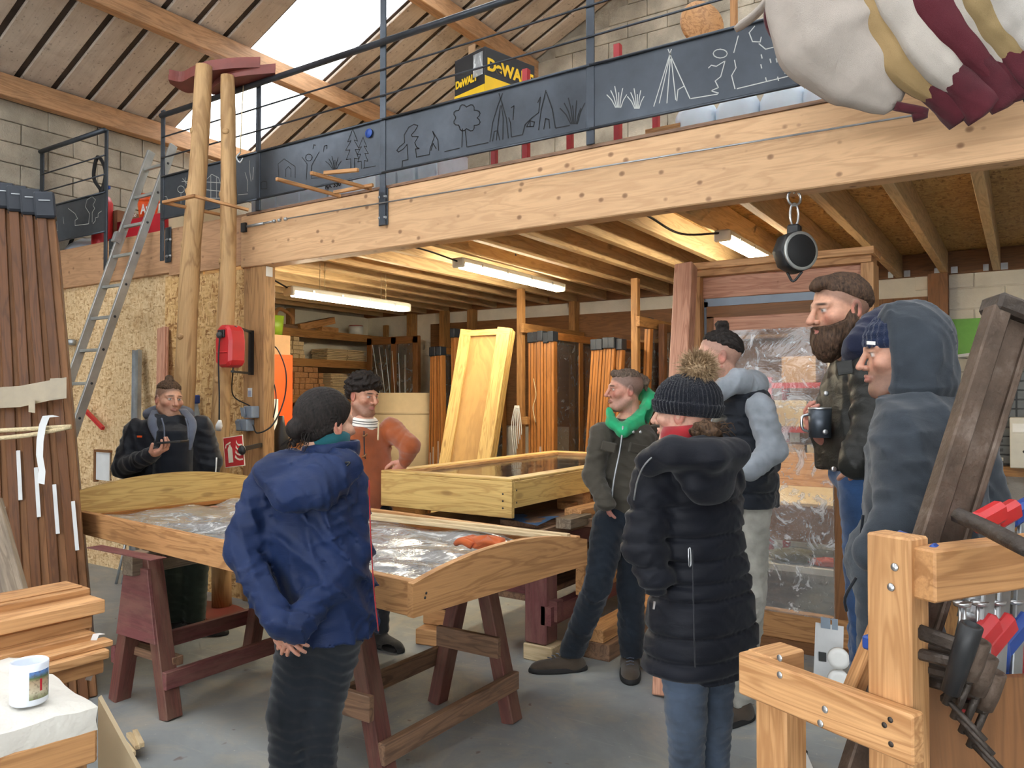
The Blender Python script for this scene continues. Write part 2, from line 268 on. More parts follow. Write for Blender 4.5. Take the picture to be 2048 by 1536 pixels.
# ---------------------------------------------------------------- mesh builder
def rotm(ax, ang):
    ax = nrm(ax); K = np.array([[0, -ax[2], ax[1]], [ax[2], 0, -ax[0]], [-ax[1], ax[0], 0]]); return np.eye(3) + math.sin(ang)*K + (1-math.cos(ang))*K@K
BOXF = [(0, 1, 3, 2), (4, 6, 7, 5), (0, 4, 5, 1), (2, 3, 7, 6), (0, 2, 6, 4), (1, 5, 7, 3)]
class MB:
    def __init__(s): s.v = []; s.f = []; s.g = []; s.sm = []; s.c = []; s.n = 0
    def add(s, v, f, g=None, smooth=False):
        v = np.asarray(v, float).reshape(-1, 3); s.v.append(v)
        s.g.append(np.asarray(g if g is not None else v, float)); s.f += [tuple(int(i)+s.n for i in q) for q in f]; s.sm += [smooth]*len(f); s.n += len(v); return s
    def frame(s, o, X, Y, Z, hx, hy, hz):
        L = np.array([(a, b, c) for a in (-1, 1) for b in (-1, 1) for c in (-1, 1)], float) * (hx, hy, hz)
        vv = np.asarray(o) + L[:, :1]*X + L[:, 1:2]*Y + L[:, 2:]*Z
        od = np.argsort([-hx, -hy, -hz], kind='stable'); gg = L[:, od] + rng.uniform(-9, 9, 3)
        return s.add(vv, BOXF, gg)
    def box(s, x0, x1, y0, y1, z0, z1, rz=0.0, c=None):
        o = V((x0+x1)/2, (y0+y1)/2, (z0+z1)/2); R = rotm((0, 0, 1), rz)
        return s.frame(o, R[:, 0], R[:, 1], R[:, 2], abs(x1-x0)/2, abs(y1-y0)/2, abs(z1-z0)/2)
    def beam(s, a, b, w, h, up=(0, 0, 1), off=0.0):
        a = np.asarray(a, float); b = np.asarray(b, float); X = nrm(b-a); Y = np.cross(up, X)
        Y = nrm(Y) if np.linalg.norm(Y) > 1e-6 else V(1, 0, 0); Z = np.cross(X, Y)
        return s.frame((a+b)/2 + Z*off, X, Y, Z, np.linalg.norm(b-a)/2, w/2, h/2)
    def tube(s, pts, r, n=8, cap=True, flat=1.0):
        pts = np.asarray(pts, float); m = len(pts); r = np.ones(m)*r if np.isscalar(r) else np.asarray(r, float)
        d = np.gradient(pts, axis=0); d /= np.linalg.norm(d, axis=1)[:, None] + 1e-12
        ref = V(0, 0, 1) if abs(d[0][2]) < 0.9 else V(1, 0, 0); u = nrm(np.cross(ref, d[0])); vs = []; gs = []; L = 0; o = rng.uniform(-9, 9, 3)
        for i in range(m):
            u = nrm(u - d[i]*np.dot(u, d[i])); w = np.cross(d[i], u)
            if i: L += np.linalg.norm(pts[i]-pts[i-1])
            for j in range(n):
                a = 2*math.pi*j/n; vs.append(pts[i] + r[i]*(math.cos(a)*u + flat*math.sin(a)*w)); gs.append((L, r[i]*math.cos(a), r[i]*math.sin(a)))
        f = [(i*n+j, i*n+(j+1) % n, (i+1)*n+(j+1) % n, (i+1)*n+j) for i in range(m-1) for j in range(n)]
        if cap: f += [tuple(range(n))[::-1], tuple((m-1)*n+j for j in range(n))]
        return s.add(vs, f, np.array(gs)+o, True)
    def lathe(s, prof, o=(0, 0, 0), axis=(0, 0, 1), n=20):
        Z = nrm(axis); X = nrm(np.cross((0, 1, 0) if abs(Z[1]) < .9 else (1, 0, 0), Z)); Y = np.cross(Z, X); o = np.asarray(o, float); m = len(prof)
        vs = [o + r*(math.cos(2*math.pi*j/n)*X + math.sin(2*math.pi*j/n)*Y) + z*Z for (r, z) in prof for j in range(n)]
        f = [(i*n+j, i*n+(j+1) % n, (i+1)*n+(j+1) % n, (i+1)*n+j) for i in range(m-1) for j in range(n)]
        f += [tuple(range(n))[::-1], tuple((m-1)*n+j for j in range(n))]
        return s.add(vs, f, None, True)
    def prism(s, poly, o, X, Y, dep):
        poly = np.asarray(poly, float); o = np.asarray(o, float); X = np.asarray(X, float); Y = np.asarray(Y, float); dep = np.asarray(dep, float); n = len(poly)
        a = o + poly[:, :1]*X + poly[:, 1:]*Y; vs = np.vstack([a, a+dep]); f = [tuple(range(n))[::-1], tuple(range(n, 2*n))] + [(i, (i+1) % n, n+(i+1) % n, n+i) for i in range(n)]
        g = np.vstack([np.c_[poly, np.zeros(n)], np.c_[poly, np.ones(n)*np.linalg.norm(dep)]]) + rng.uniform(-9, 9, 3)
        return s.add(vs, f, g)
    def grid(s, pts, smooth=True):
        pts = np.asarray(pts, float); a, b = pts.shape[:2]
        return s.add(pts.reshape(-1, 3), [(i*b+j, i*b+j+1, (i+1)*b+j+1, (i+1)*b+j) for i in range(a-1) for j in range(b-1)], None, smooth)
    def ribbon(s, pts, w, nor, lift=0.0015):
        pts = np.asarray(pts, float); nor = np.asarray(nor, float)
        for a, b in zip(pts[:-1], pts[1:]):
            d = nrm(b-a); q = np.cross(nor, d)*w/2; e = d*w*0.35; s.add([a-e-q+nor*lift, b+e-q+nor*lift, b+e+q+nor*lift, a-e+q+nor*lift], [(0, 1, 2, 3)])
        return s
    def mesh(s, name):
        me = bpy.data.meshes.new(name); v = np.vstack(s.v); me.from_pydata(v.tolist(), [], s.f)
        at = me.attributes.new('gc', 'FLOAT_VECTOR', 'POINT'); at.data.foreach_set('vector', np.vstack(s.g).astype(np.float32).ravel())
        if s.c:
            ca = me.attributes.new('col', 'FLOAT_COLOR', 'POINT'); ca.data.foreach_set('color', np.vstack(s.c).astype(np.float32).ravel())
        me.polygons.foreach_set('use_smooth', s.sm); me.validate(); me.update(); return me
ORG = {}
def new_obj(name, data, mat=None, parent=None, bevel=0.0, loc=(0, 0, 0)):
    o = bpy.data.objects.new(name, data); COL.objects.link(o); ORG[o.name] = Vector(loc); o.location = loc
    if mat is not None:
        if data.materials: data.materials[0] = M[mat]
        else: data.materials.append(M[mat])
    if parent is not None: o.parent = parent; o.location = Vector(loc) - ORG[parent.name]
    if bevel: b = o.modifiers.new('edge', 'BEVEL'); b.width = bevel; b.segments = 1; b.limit_method = 'ANGLE'; b.angle_limit = 0.7
    return o
def part(name, mb, mat, parent=None, bevel=0.0, label=None):
    o = new_obj(name, mb.mesh(name), mat, parent, bevel)
    if label: o['label'] = label
    return o
def tag(o, label=None, cat=None, group=None, kind=None):
    if label: o['label'] = label
    if cat: o['category'] = cat
    if group: o['group'] = group
    if kind: o['kind'] = kind
    return o
def thing(name, label, cat, loc=(0, 0, 0), group=None, kind=None):
    o = bpy.data.objects.new(name, None); COL.objects.link(o); o.location = Vector(loc); ORG[o.name] = Vector(loc); o.empty_display_size = 0.1
    return tag(o, label, cat, group, kind)
def struct(name, mb, mat, label=None, bevel=0.0):
    return tag(part(name, mb, mat, None, bevel), label, None, None, 'structure')
def one(name, mb, mat, label, cat, group=None, bevel=0.0): return tag(part(name, mb, mat, None, bevel), label, cat, group)
def text(name, body, size, o, X, Y, mat, parent, depth=0.0006, bold=0.0, shear=0.0, align='LEFT', wx=1.0):
    cu = bpy.data.curves.new(name, 'FONT'); cu.body = body; cu.size = size; cu.extrude = depth; cu.offset = bold; cu.shear = shear; cu.align_x = align
    ob = bpy.data.objects.new(name, cu); COL.objects.link(ob); cu.materials.append(M[mat]); X = nrm(X); Y = nrm(np.asarray(Y) - X*np.dot(X, Y)); Z = np.cross(X, Y)
    mw = Matrix(((X[0]*wx, Y[0], Z[0], o[0]), (X[1]*wx, Y[1], Z[1], o[1]), (X[2]*wx, Y[2], Z[2], o[2]), (0, 0, 0, 1)))
    dg = bpy.context.evaluated_depsgraph_get(); me = bpy.data.meshes.new_from_object(ob.evaluated_get(dg)); bpy.data.objects.remove(ob)
    ob = bpy.data.objects.new(name, me); COL.objects.link(ob); ob.parent = parent; ob.matrix_local = Matrix.Translation(-ORG[parent.name]) @ mw; return ob
def bez(pts, n=24):
    """smooth curve through points (Catmull-Rom)"""
    p = np.asarray(pts, float); q = np.vstack([2*p[0]-p[1], p, 2*p[-1]-p[-2]]); out = []; m = len(p)-1
    for i in range(m):
        for t in np.linspace(0, 1, max(2, n//m), endpoint=(i == m-1)):
            a, b, c, d = q[i:i+4]; out.append(0.5*((2*b)+(c-a)*t+(2*a-5*b+4*c-d)*t*t+(3*b-a-3*c+d)*t**3))
    return np.array(out)
# ================================================================ the building
XL, XRW, YB, YF = -8.15, 8.15, 8.5, -8.0
struct('floor', MB().box(XL-.3, XRW+.3, YF-6, YB+.3, -0.2, 0.0), 'floor', 'grey blue painted concrete workshop floor')
BEAM_Y0, BEAM_Y1, BZ0, BZ1 = 3.90, 4.02, 2.57, 2.97
def blocks(parent, mat, rows, cols, size, at, gap=0.007, keep=None, name='block'):
    w, d, h = size; me = None; n = 0
    for i in range(rows):
        for j in range(cols):
            p = at(i, j)
            if keep and not keep(p): continue
            if me is None: me = MB().box(-w/2+gap/2, w/2-gap/2, -d/2, d/2, -h/2+gap/2, h/2-gap/2).mesh(name); me.materials.append(M[mat])
            o = bpy.data.objects.new(name, me); COL.objects.link(o); o.parent = parent; o.location = Vector(p) - ORG[parent.name] + Vector((0, random.uniform(-.003, .003), 0))
            b = o.modifiers.new('edge', 'BEVEL'); b.width = 0.006; b.segments = 1; n += 1
            if parent.name.startswith('wall_left'): o.rotation_euler.z = math.pi/2
# left wall: mortar core with concrete blocks standing proud
wl = struct('wall_left', MB().box(XL-.2, XL, YF, YB, 0, 4.5), 'mortar', 'bare concrete block wall under the eaves')
blocks(wl, 'block', 9, 11, (0.5, 0.03, 0.2), lambda i, j: (XL+.012, 2.2+j*0.5+(i % 2)*0.25, 2.72+i*0.2), keep=lambda p: p[1] < 7.4)
# back gable
pts = [(XL-.2, 2.95), (XRW+.2, 2.95), (XRW+.2, 4.55), (0, ZR(0)), (XL-.2, 4.55)]
wb = struct('wall_back', MB().prism(pts, (0, YB, 0), (1, 0, 0), (0, 0, 1), (0, .2, 0)), 'mortar', 'grey block gable wall above the mezzanine')
blocks(wb, 'block', 17, 12, (0.5, 0.03, 0.2), lambda i, j: (-6.4+j*0.5+(i % 2)*0.25, YB-.012, 3.35+i*0.2), keep=lambda p: p[2] < ZR(p[0])-.15)
wbl = struct('wall_back_lower', MB().box(XL-.2, XRW+.2, YB, YB+.2, 0, 2.95), 'whiteblock', 'white painted block wall below the mezzanine')
blocks(wbl, 'whiteblock', 7, 5, (0.5, 0.02, 0.2), lambda i, j: (-.62+j*0.5+(i % 2)*.25, YB-.006, 1.5+i*0.2), gap=0.008)
struct('wall_left_lower', MB().box(XL, XL+.03, BEAM_Y1+.06, YB, 0, 2.74), 'whiteblock', 'white painted side wall behind the shelves')
struct('wall_right', MB().box(XRW, XRW+.2, YF, YB, 0, 4.5), 'mortar', 'block wall beside the workshop')
wf = MB()
wf.box(XL-.2, -5.5, YF-.2, YF, 0, 4.6).box(5.5, XRW+.2, YF-.2, YF, 0, 4.6).prism([(XL-.2, 4.4), (XRW+.2, 4.4), (0, ZR(0))], (0, YF-.2, 0), (1, 0, 0), (0, 0, 1), (0, .2, 0))
struct('wall_front', wf, 'mortar', 'gable wall with the open workshop gate')
# roof: fibre cement sheets with laps painted dark as shadow lines, milky skylight strips
roof = thing('roof', 'brown grey fibre cement roof sheets with dark shadow-line laps', None, (0, 0, 4.5), kind='structure')
def slope_box(mb, y0, y1, lift, th, side=-1, x0=8.3, x1=0.0):
    a = V(side*x0, (y0+y1)/2, ZR(x0)+lift); b = V(side*x1, (y0+y1)/2, ZR(x1)+lift)
    return mb.beam(a, b, y1-y0, th, (0, 0, 1))
edges = [YF-.3] + sorted(v for s in SKYLIGHTS for v in s) + [YB+.2]
for side in (-1, 1):
    for a, b in zip(edges[0::2], edges[1::2]):
        part('sheet_backing', slope_box(MB(), a, b, 0.06, 0.03, side), 'rib', roof)
for (a, b) in ((2.6, 5.30), (6.30, 8.5)):
    n = int(round((b-a)/0.335)); w = (b-a)/n
    for i in range(n):
        part('sheet', slope_box(MB(), a+i*w+.03, a+(i+1)*w-.03, 0.028, 0.03), 'roof', roof, 0.008)
part('sheet', slope_box(MB(), -3.2, .1, 0.03, 0.03), 'roof', roof); part('sheet', slope_box(MB(), 1.5, 2.6, 0.03, 0.03), 'roof', roof)
for n_, (a, b) in enumerate(SKYLIGHTS):
    for side in (-1, 1):
        mb = MB(); x0, x1 = 8.3, 0.0
        mb.add([(side*x0, a-.02, ZR(x0)+.05), (side*x0, b+.02, ZR(x0)+.05), (side*x1, b+.02, ZR(x1)+.05), (side*x1, a-.02, ZR(x1)+.05)], [(0, 1, 2, 3)])
        tag(part('window_%d' % (n_*2+(side > 0)+1), mb, 'poly'), ['bright milky skylight strip behind the railing', 'milky skylight strip on the opposite roof slope behind', 'milky skylight strip above the viewer', 'milky skylight strip above the viewer on the opposite slope', 'milky skylight strip near the gate', 'milky skylight strip near the gate on the opposite slope'][n_*2+(side > 0)], None, None, 'structure')
for i, x in enumerate((-8.02, -6.72, -5.2, -3.7, -2.2, -0.7)):
    struct('roof_beam', MB().box(x-.06, x+.06, YF, YB-.0, ZR(x)-.215, ZR(x)-.005), 'purlin', ['timber purlin resting on the block side wall', 'timber purlin passing behind the red curved log tops', 'timber purlin ending in the gable behind the tool box'][i] if i < 3 else ['fourth timber purlin up the roof slope', 'fifth timber purlin up the roof slope', 'timber purlin next to the ridge'][i-3], 0.006)
# mezzanine: front beams, joists, deck
gb = struct('mezzanine_beam', MB().box(-5.07, 3.2, BEAM_Y0, BEAM_Y1, BZ0, BZ1), 'beam', 'long knotty glulam beam carrying the mezzanine', 0.006)
part('edge_board', MB().box(-5.0, 3.2, BEAM_Y0-.006, BEAM_Y1+.1, BZ1, BZ1+.018), 'oldlarch', gb)
gl = struct('mezzanine_beam_side', MB().box(XL, -5.0, BEAM_Y0+.06, BEAM_Y1+.06, 2.63, 3.01), 'beam_d', 'weathered beam continuing above the chipboard wall', 0.006)
part('filler_strip', MB().box(-6.05, -5.06, BEAM_Y0+.03, BEAM_Y0+.06, 2.60, 2.67), 'beam_d', gl)
deck = struct('ceiling', MB().box(XL, 3.2, BEAM_Y1, YB, 2.955, 2.975), 'osb_c', 'chipboard mezzanine deck seen from below on spruce joists')
jm = None
for i in range(-19, 5):
    x = -.20 + i*0.4 + random.uniform(-.012, .012)
    if x < XL+.1: continue
    part('joist', MB().box(x-.031, x+.031, BEAM_Y1, YB-.04, 2.74, 2.952), 'joist', deck, 0.003)
part('header', MB().box(XL, 3.2, YB-.05, YB, 2.735, 2.95), 'brownwood', deck)
for x in (-.95, -.55, -.15):
    part('joist_hanger', MB().box(x-.005, x+.05, YB-.075, YB-.05, 2.74, 2.80).box(x-.145, x-.1, YB-.075, YB-.05, 2.74, 2.80), 'galv', deck)
posta = struct('mezzanine_post', MB().box(-5.05, -4.81, BEAM_Y0+.015, BEAM_Y1, 0, BZ0), 'post', 'pine post under the end of the glulam beam', 0.004)
part('angle_plate', MB().box(-4.812, -4.806, BEAM_Y0+.03, BEAM_Y0+.09, 2.49, 2.565), 'white', posta)
# chipboard wall under the side beam
wo = struct('wall_osb', MB().box(XL, -6.1, 4.0, 4.02, 0.0, 2.64), 'osb', 'pale chipboard wall below the side beam')
w2 = part('sheet', MB().box(-6.14, -5.62, 3.955, 3.975, 0, 2.6), 'osb2', wo); part('sheet', MB().box(-5.61, -5.06, 3.94, 3.96, 0, 2.57), 'osb2', wo)
fl = MB().box(XL+.1, -6.6, 3.99, 4.0, .55, .95)
# posts and rails of the racks on the back and side walls
for si, (x, y, w, z0, z1, mt) in enumerate(((-.66, 8.40, .17, 0, 2.74, 'brownwood'), (-4.6, 8.42, .085, 0, 2.74, 'rack'), (-6.15, 8.42, .08, 0, 2.74, 'rack'), (-6.57, 8.36, .085, 0, 2.74, 'rack'), (-7.2, 8.42, .09, 0, 2.74, 'rack'))):
    struct('wall_stud', MB().box(x-w/2, x+w/2, y-.06, y+.07, z0, z1), mt, ['broad brown stud beside the drawer cabinet', 'timber stud between the two amber frame racks', 'slim stud just behind the leaning yellow panel', 'slim stud behind the tall capped amber frame', 'timber stud in the far store corner'][si], 0.003)
for y in (5.35, 7.0):
    struct('wall_stud', MB().box(XL+.03, XL+.12, y-.04, y+.04, 0, 2.74), 'rack', 'timber stud on the white side wall %s' % ('by the orange cabinet' if y < 6 else 'behind the shelves'), 0.003)
tr = MB().box(-6.9, -1.95, YB-.03, YB-.005, 1.2, 2.585)
struct('wall_panel', tr, 'brownwood', 'brown board lining the back wall behind the racks')
struct('wall_panel_side', MB().box(-1.95, -.76, YB-.03, YB-.005, 0.6, 2.54), 'brownwood', 'brown board lining beside the white blocks')
struct('trim_1', MB().box(-4.55, -2.0, YB-.28, YB-.03, 2.18, 2.22), 'rack', 'narrow shelf board along the back wall', 0.003)
# ================================================================ railing with cut-out steel panels
RY = 3.88
def c1(x, y): return (x/2.926, y/2.926)
def c2(x, y): return (500+x/2.926, y/2.926)
def c3(x, y): return (1150+x/2.281, y/2.281)
def circ(cx, cy, r, n=12, ry=None): return [(cx+r*math.cos(2*math.pi*i/n), cy+(ry or r)*math.sin(2*math.pi*i/n)) for i in range(n+1)]
def cloud(cx, cy, r, b, n):
    return [(cx+(r+b*abs(math.sin(n*a/2)))*math.cos(a), cy+(r+b*abs(math.sin(n*a/2)))*math.sin(a)) for a in np.linspace(0, 2*math.pi, 40)]
def pine(x, y, s):
    L = [(0, 0), (-28, 70), (-8, 64), (-40, 120), (-14, 118), (-36, 175), (-10, 170), (-10, 225)]
    return [[(x+a*s, y+b*s) for a, b in L], [(x-a*s+2, y+b*s-4) for a, b in L]]
def tuft(x, y, h, n=5, sp=12): return [[(x+(i-n/2)*sp*.4, y), (x+(i-n/2)*sp*.9, y-h*(.6+.4*((i*7) % 5)/4)*.6), (x+(i-n/2)*sp*1.5, y-h*(.6+.4*((i*7) % 5)/4))] for i in range(n)]
DR = {0: (c1, [[(290, 1230), (305, 1260), (310, 1350), (340, 1350), (332, 1280)], [(375, 1310), (370, 1270)], [(400, 1220), (440, 1250), (455, 1280), (440, 1290), (440, 1320), (520, 1310), (525, 1250), (500, 1210), (510, 1170), (540, 1150), (560, 1170), (545, 1200), (555, 1220), (540, 1245), (540, 1300)], [(545, 1310), (560, 1290), (560, 1275), (575, 1270), (575, 1250), (595, 1235)]]),
      1: (c1, [[(1060, 1190), (1060, 1130)], circ(1060, 1108, 20), [(985, 1175), (975, 1150), (965, 1150)], [(1085, 1040), (1085, 1085)], [(1065, 1062), (1105, 1062)], [(1070, 1045), (1100, 1080)], [(1205, 1160), (1200, 1060), (1240, 1020), (1280, 1040), (1300, 1100), (1300, 1160), (1205, 1160)], [(1200, 1110), (1300, 1120)], [(1205, 1065), (1290, 1070)], [(1235, 1022), (1235, 1160)], [(1268, 1035), (1268, 1160)], [(1395, 1140), (1450, 1135)], [(1450, 1120), (1450, 1060), (1435, 1010)], [(1470, 1060), (1460, 990), (1462, 940)], [(1480, 1050), (1485, 980)]]),
      2: (c2, [*pine(600, 760, 1.0), *pine(660, 808, .8), *tuft(498, 990, 75, 6, 12), [(170, 1040), (165, 960), (200, 930), (265, 975), (265, 1040)], [(210, 1035), (210, 990), (225, 975), (240, 990), (240, 1035)], [(330, 1050), (335, 960), (305, 920)], [(360, 1040), (360, 970), (405, 890)], circ(345, 922, 20), [(370, 870), (372, 848), (385, 850)], [(430, 890), (435, 855), (450, 850), (450, 870)], [(65, 1105), (65, 1070), (80, 1060), (100, 1065), (100, 1105), (65, 1105)], [(360, 1045), (445, 1035)], [(662, 985), (735, 972)]]),
      3: (c2, [[(890, 980), (893, 942), (925, 935), (920, 845), (900, 870), (870, 890), (860, 880), (875, 860), (905, 835), (903, 790), (930, 745), (960, 728), (982, 735), (970, 760), (945, 790), (950, 800), (985, 800), (965, 835), (975, 860), (990, 870), (970, 872), (975, 920), (1050, 905), (1055, 870)], [(1055, 870), (1080, 800), (1070, 770), (1100, 820), (1105, 880)], [(1060, 880), (1072, 840), (1090, 870)], [(1140, 888), (1225, 868)], [(1240, 860), (1245, 755)], [(1270, 860), (1260, 760)], cloud(1270, 690, 60, 22, 8), [(1405, 830), (1420, 720), (1450, 620), (1478, 548)], [(1512, 808), (1500, 690), (1480, 620), (1458, 548)], [(1442, 820), (1455, 700), (1465, 620)], [(1480, 815), (1482, 690), (1472, 620)], [(1420, 825), (1430, 770), (1450, 765), (1462, 820)], [(1530, 800), (1525, 720), (1515, 690)], [(1540, 700), (1545, 620), (1530, 630)], [(1275, 860), (1395, 835)], [(1532, 802), (1590, 790)], [(1595, 790), (1610, 730), (1650, 690), (1690, 660)], [(1620, 742), (1638, 707), (1665, 715), (1660, 740), (1620, 742)], [(1640, 707), (1640, 742)], [(1690, 760), (1705, 640), (1732, 530)], [(1787, 745), (1770, 640), (1735, 540)], [(1720, 755), (1730, 695), (1750, 700), (1755, 750)], [(1685, 600), (1700, 570), (1690, 660)], [(1790, 750), (1870, 735)], *tuft(1900, 725, 150, 7, 16)]),
      4: (c3, [*tuft(200, 490, 95, 6, 12), *tuft(285, 495, 90, 6, 10), [(360, 485), (440, 225)], [(385, 470), (437, 240)], [(420, 470), (435, 270)], [(460, 455), (440, 270)], [(525, 450), (440, 262), (425, 225)], [(465, 460), (470, 410), (495, 395)], [(530, 450), (650, 430)], circ(663, 245, 32, 12, 20), [(610, 310), (622, 298), (645, 303), (685, 278)], [(685, 278), (665, 350), (640, 370), (655, 400), (620, 415), (655, 425)], [(728, 275), (735, 310), (715, 345), (730, 405)], [(725, 240), (745, 165)], [(740, 405), (1130, 310)], [(820, 120), (795, 150), (810, 190), (845, 192), (850, 170)], [(840, 200), (870, 225), (910, 215)], *[[(x, y), (x+4, y+16)] for x, y in ((850, 250), (890, 270), (918, 268), (848, 295), (955, 320), (1010, 325), (870, 355), (925, 352), (1030, 285))]])}
rail = thing('steel_railing', 'black steel railing with cut-out picture panels on the mezzanine edge', 'railing', (-1.5, RY, 2.97))
posts_px = [(213, 300), (326, 280), (517, 250), (766, 300), (1181, 250), (1705, 200)]
pxx = [onY(a, b, RY)[0] for a, b in posts_px]
for i, x in enumerate(pxx):
    top = [3.99, 4.0, 3.95, 5.2, 5.0, 4.3][i]
    part('post', MB().box(x-.025, x+.025, RY-.006, RY+.006, (2.72 if i in (0, 1, 3) else 2.985), top), 'steel', rail, 0.002)
    if i in (0, 1, 3):
        z0 = 2.72 if i < 2 else 2.72; yf = BEAM_Y0 + (.058 if i < 2 else -.002)
        pl = part('base_plate', MB().box(x-.045-(.02 if i < 2 else .0), x+.035-(.02 if i < 2 else 0), yf-.012, yf-.002, z0, z0+.25 if i == 3 else z0+.3), 'steel', rail, 0.002)
        part('bolt', MB().lathe([(.014, 0), (.014, .006), (.007, .008), (.007, .016)], (x-.028, yf-.012, z0+.05), (0, -1, 0), 8), 'galv', pl); part('bolt', MB().lathe([(.014, 0), (.014, .006), (.007, .008), (.007, .016)], (x+.018, yf-.012, z0+.05), (0, -1, 0), 8), 'galv', pl)
        part('bolt', MB().lathe([(.014, 0), (.014, .006), (.007, .008), (.007, .016)], (x-.028, yf-.012, z0+.19), (0, -1, 0), 8), 'galv', pl); part('bolt', MB().lathe([(.014, 0), (.014, .006), (.007, .008), (.007, .016)], (x+.018, yf-.012, z0+.19), (0, -1, 0), 8), 'galv', pl)
xw = XL+.06
part('post', MB().box(xw-.05, xw+.03, RY-.006, RY+.006, 3.05, 4.0), 'steel', rail)
for a, b, z in ((xw, pxx[0], 3.99), (pxx[1], 3.0, 3.945)):
    part('handrail', MB().tube([(a, RY-.02, z), (b, RY-.02, z)], .022, 12), 'steel', rail)
    for zz in (3.59, 3.765): part('rod', MB().tube([(a, RY-.01, zz), (b, RY-.01, zz)], .0065, 6), 'steel', rail)
spans = [(xw, pxx[0]), (pxx[1], pxx[2]), (pxx[2], pxx[3]), (pxx[3], pxx[4]), (pxx[4], pxx[5])]
for i, (a, b) in enumerate(spans):
    pn = part('picture_panel', MB().box(a+.02, b-.02, RY-.0, RY+.004, 3.07, 3.43).tube([(a, RY-.008, 3.07), (b, RY-.008, 3.07)], .008, 6).tube([(a, RY-.008, 3.43), (b, RY-.008, 3.43)], .008, 6), 'steelpanel', rail)
    fn, polys = DR[i]; mb = MB()
    for pl in polys: mb.ribbon([onY(*fn(*q), RY) for q in pl], .0052 if i != 3 else .007, (0, -1, 0))
    part('cut_out_drawing', mb, 'cut_d' if i in (2, 3) else 'cut_l', pn, label='cut-out line drawing painted pale for the light behind' if i not in (2, 3) else 'cut-out line drawing painted dark for the shade behind')
mb = MB().lathe([(.0, 0), (.03, .002), (.032, .008), (.03, .012)], onY(739, 267, RY-.001), (0, -1, 0), 14); part('round_plug', mb, 'blue', rail)
# safety wire along the beam
wr = thing('wire_rope', 'thin steel wire rope stretched along the glulam beam with a turnbuckle', 'wire', onY(485, 455, 3.9))
part('wire', MB().tube([onY(575, 437, 3.865), onY(1180, 337, 3.865), onY(1838, 229, 3.865)], .005, 6), 'galv', wr)
part('anchor_plate', MB().box(*[v for c, d in zip(onY(488, 455, 3.89), (.025, .012, .035)) for v in (c-d, c+d)]), 'black', wr)
a, b = onY(495, 453, 3.866), onY(577, 437, 3.865)
part('turnbuckle', MB().tube([a, a+(b-a)*.4], .011, 6).tube([a+(b-a)*.42, a+(b-a)*.62], .008, 6), 'galv', wr)
for f in (.66, .78, .93): part('rope_clip', MB().lathe([(.012, -.01), (.014, 0), (.012, .012)], a+(b-a)*f, (1, 0, .1), 8), 'galv', wr)
# ---------------------------------------------------------------- things stored on the mezzanine deck
DZ = 2.975
def crate(name, px, y, w, d, h, mat, label, cat, rz=0.0, z=DZ, group=None, py=330, lid=None, flap=False):
    x = onY(px, py, y)[0]; t = thing(name, label, cat, (x, y, z), group)
    part('box_body', MB().box(x-w/2, x+w/2, y-d/2, y+d/2, z, z+h, rz), mat, t, 0.004)
    if lid: part('lid', MB().box(x-w/2-.006, x+w/2+.006, y-d/2-.006, y+d/2+.006, z+h, z+h+.02, rz), lid, t, 0.004)
    if flap: part('tape_strip', MB().box(x-.03, x+.03, y-d/2-.002, y+d/2+.002, z+h*.7, z+h+.002, rz), 'tape', t)
    return t
for i, (px, w) in enumerate(((562, .30), (610, .27), (660, .30), (715, .26), (806, .22), (846, .22), (884, .2))):
    t = crate('storage_box', px, 4.38, w, .36, .34, 'tub', ['white storage box beside the lathwork near the logs', 'white storage box second along from the logs', 'white storage box carrying black lettering', 'white storage box behind the bolted railing post', 'white storage box just past the bolted railing post', 'white storage box between post and red metal shelf', 'white storage box touching the red metal shelf'][i], 'box', group='white boxes along the mezzanine edge', lid='tub')
    if i == 2: q = onY(650, 378, 4.19); text('lettering', 'RX 330', .055, q, (1, 0, 0), (0, 0, 1), 'blackcard', t, bold=.001)
for i, (px, py) in enumerate(((1395, 235), (1478, 225), (1568, 205), (1655, 190))):
    x = onY(px, py, 4.5)[0]; t = thing('jerrycan', ['milky jerrycan beside the stacked slats', 'milky jerrycan second from the stacked slats', 'milky jerrycan next to the canvas bundle', 'milky jerrycan half behind the canvas bundle'][i], 'canister', (x, 4.5, DZ), 'milky canisters on the mezzanine')
    prof = [(.0, 0), (.115, .0), (.13, .02), (.135, .15), (.13, .27), (.10, .33), (.05, .35)]
    part('canister_body', MB().lathe(prof, (x, 4.5, DZ), n=20), 'tub', t); part('screw_cap', MB().lathe([(.0, .35), (.045, .35), (.045, .385), (0, .385)], (x, 4.5, DZ), n=14), 'white', t)
# red angle-iron shelf unit
t = thing('metal_shelf', 'low red angle-iron shelf unit with wire decks behind the railing', 'shelf', onY(1060, 320, 4.75))
xa, xb, ya, yb = onY(893, 330, 4.35)[0], onY(1236, 290, 4.35)[0], 4.35, 4.95
for x in (xa, (xa+xb)/2, xb):
    for y in (ya, yb): part('upright', MB().box(x-.02, x+.02, y-.02, y+.02, DZ, 3.74 if x > xa else 3.6), 'redsteel', t)
for z in (3.035, 3.55):
    for y in (ya, yb): part('side_rail', MB().box(xa, xb, y-.015, y+.015, z-.03, z+.03), 'redsteel', t)
    for x in (xa, xb): part('end_rail', MB().box(x-.015, x+.015, ya, yb, z-.03, z+.03), 'redsteel', t)
    w = MB()
    for i in range(26): x = xa+(xb-xa)*(i+.5)/26; w.box(x-.004, x+.004, ya, yb, z+.02, z+.028)
    part('wire_deck', w, 'redsteel', t)
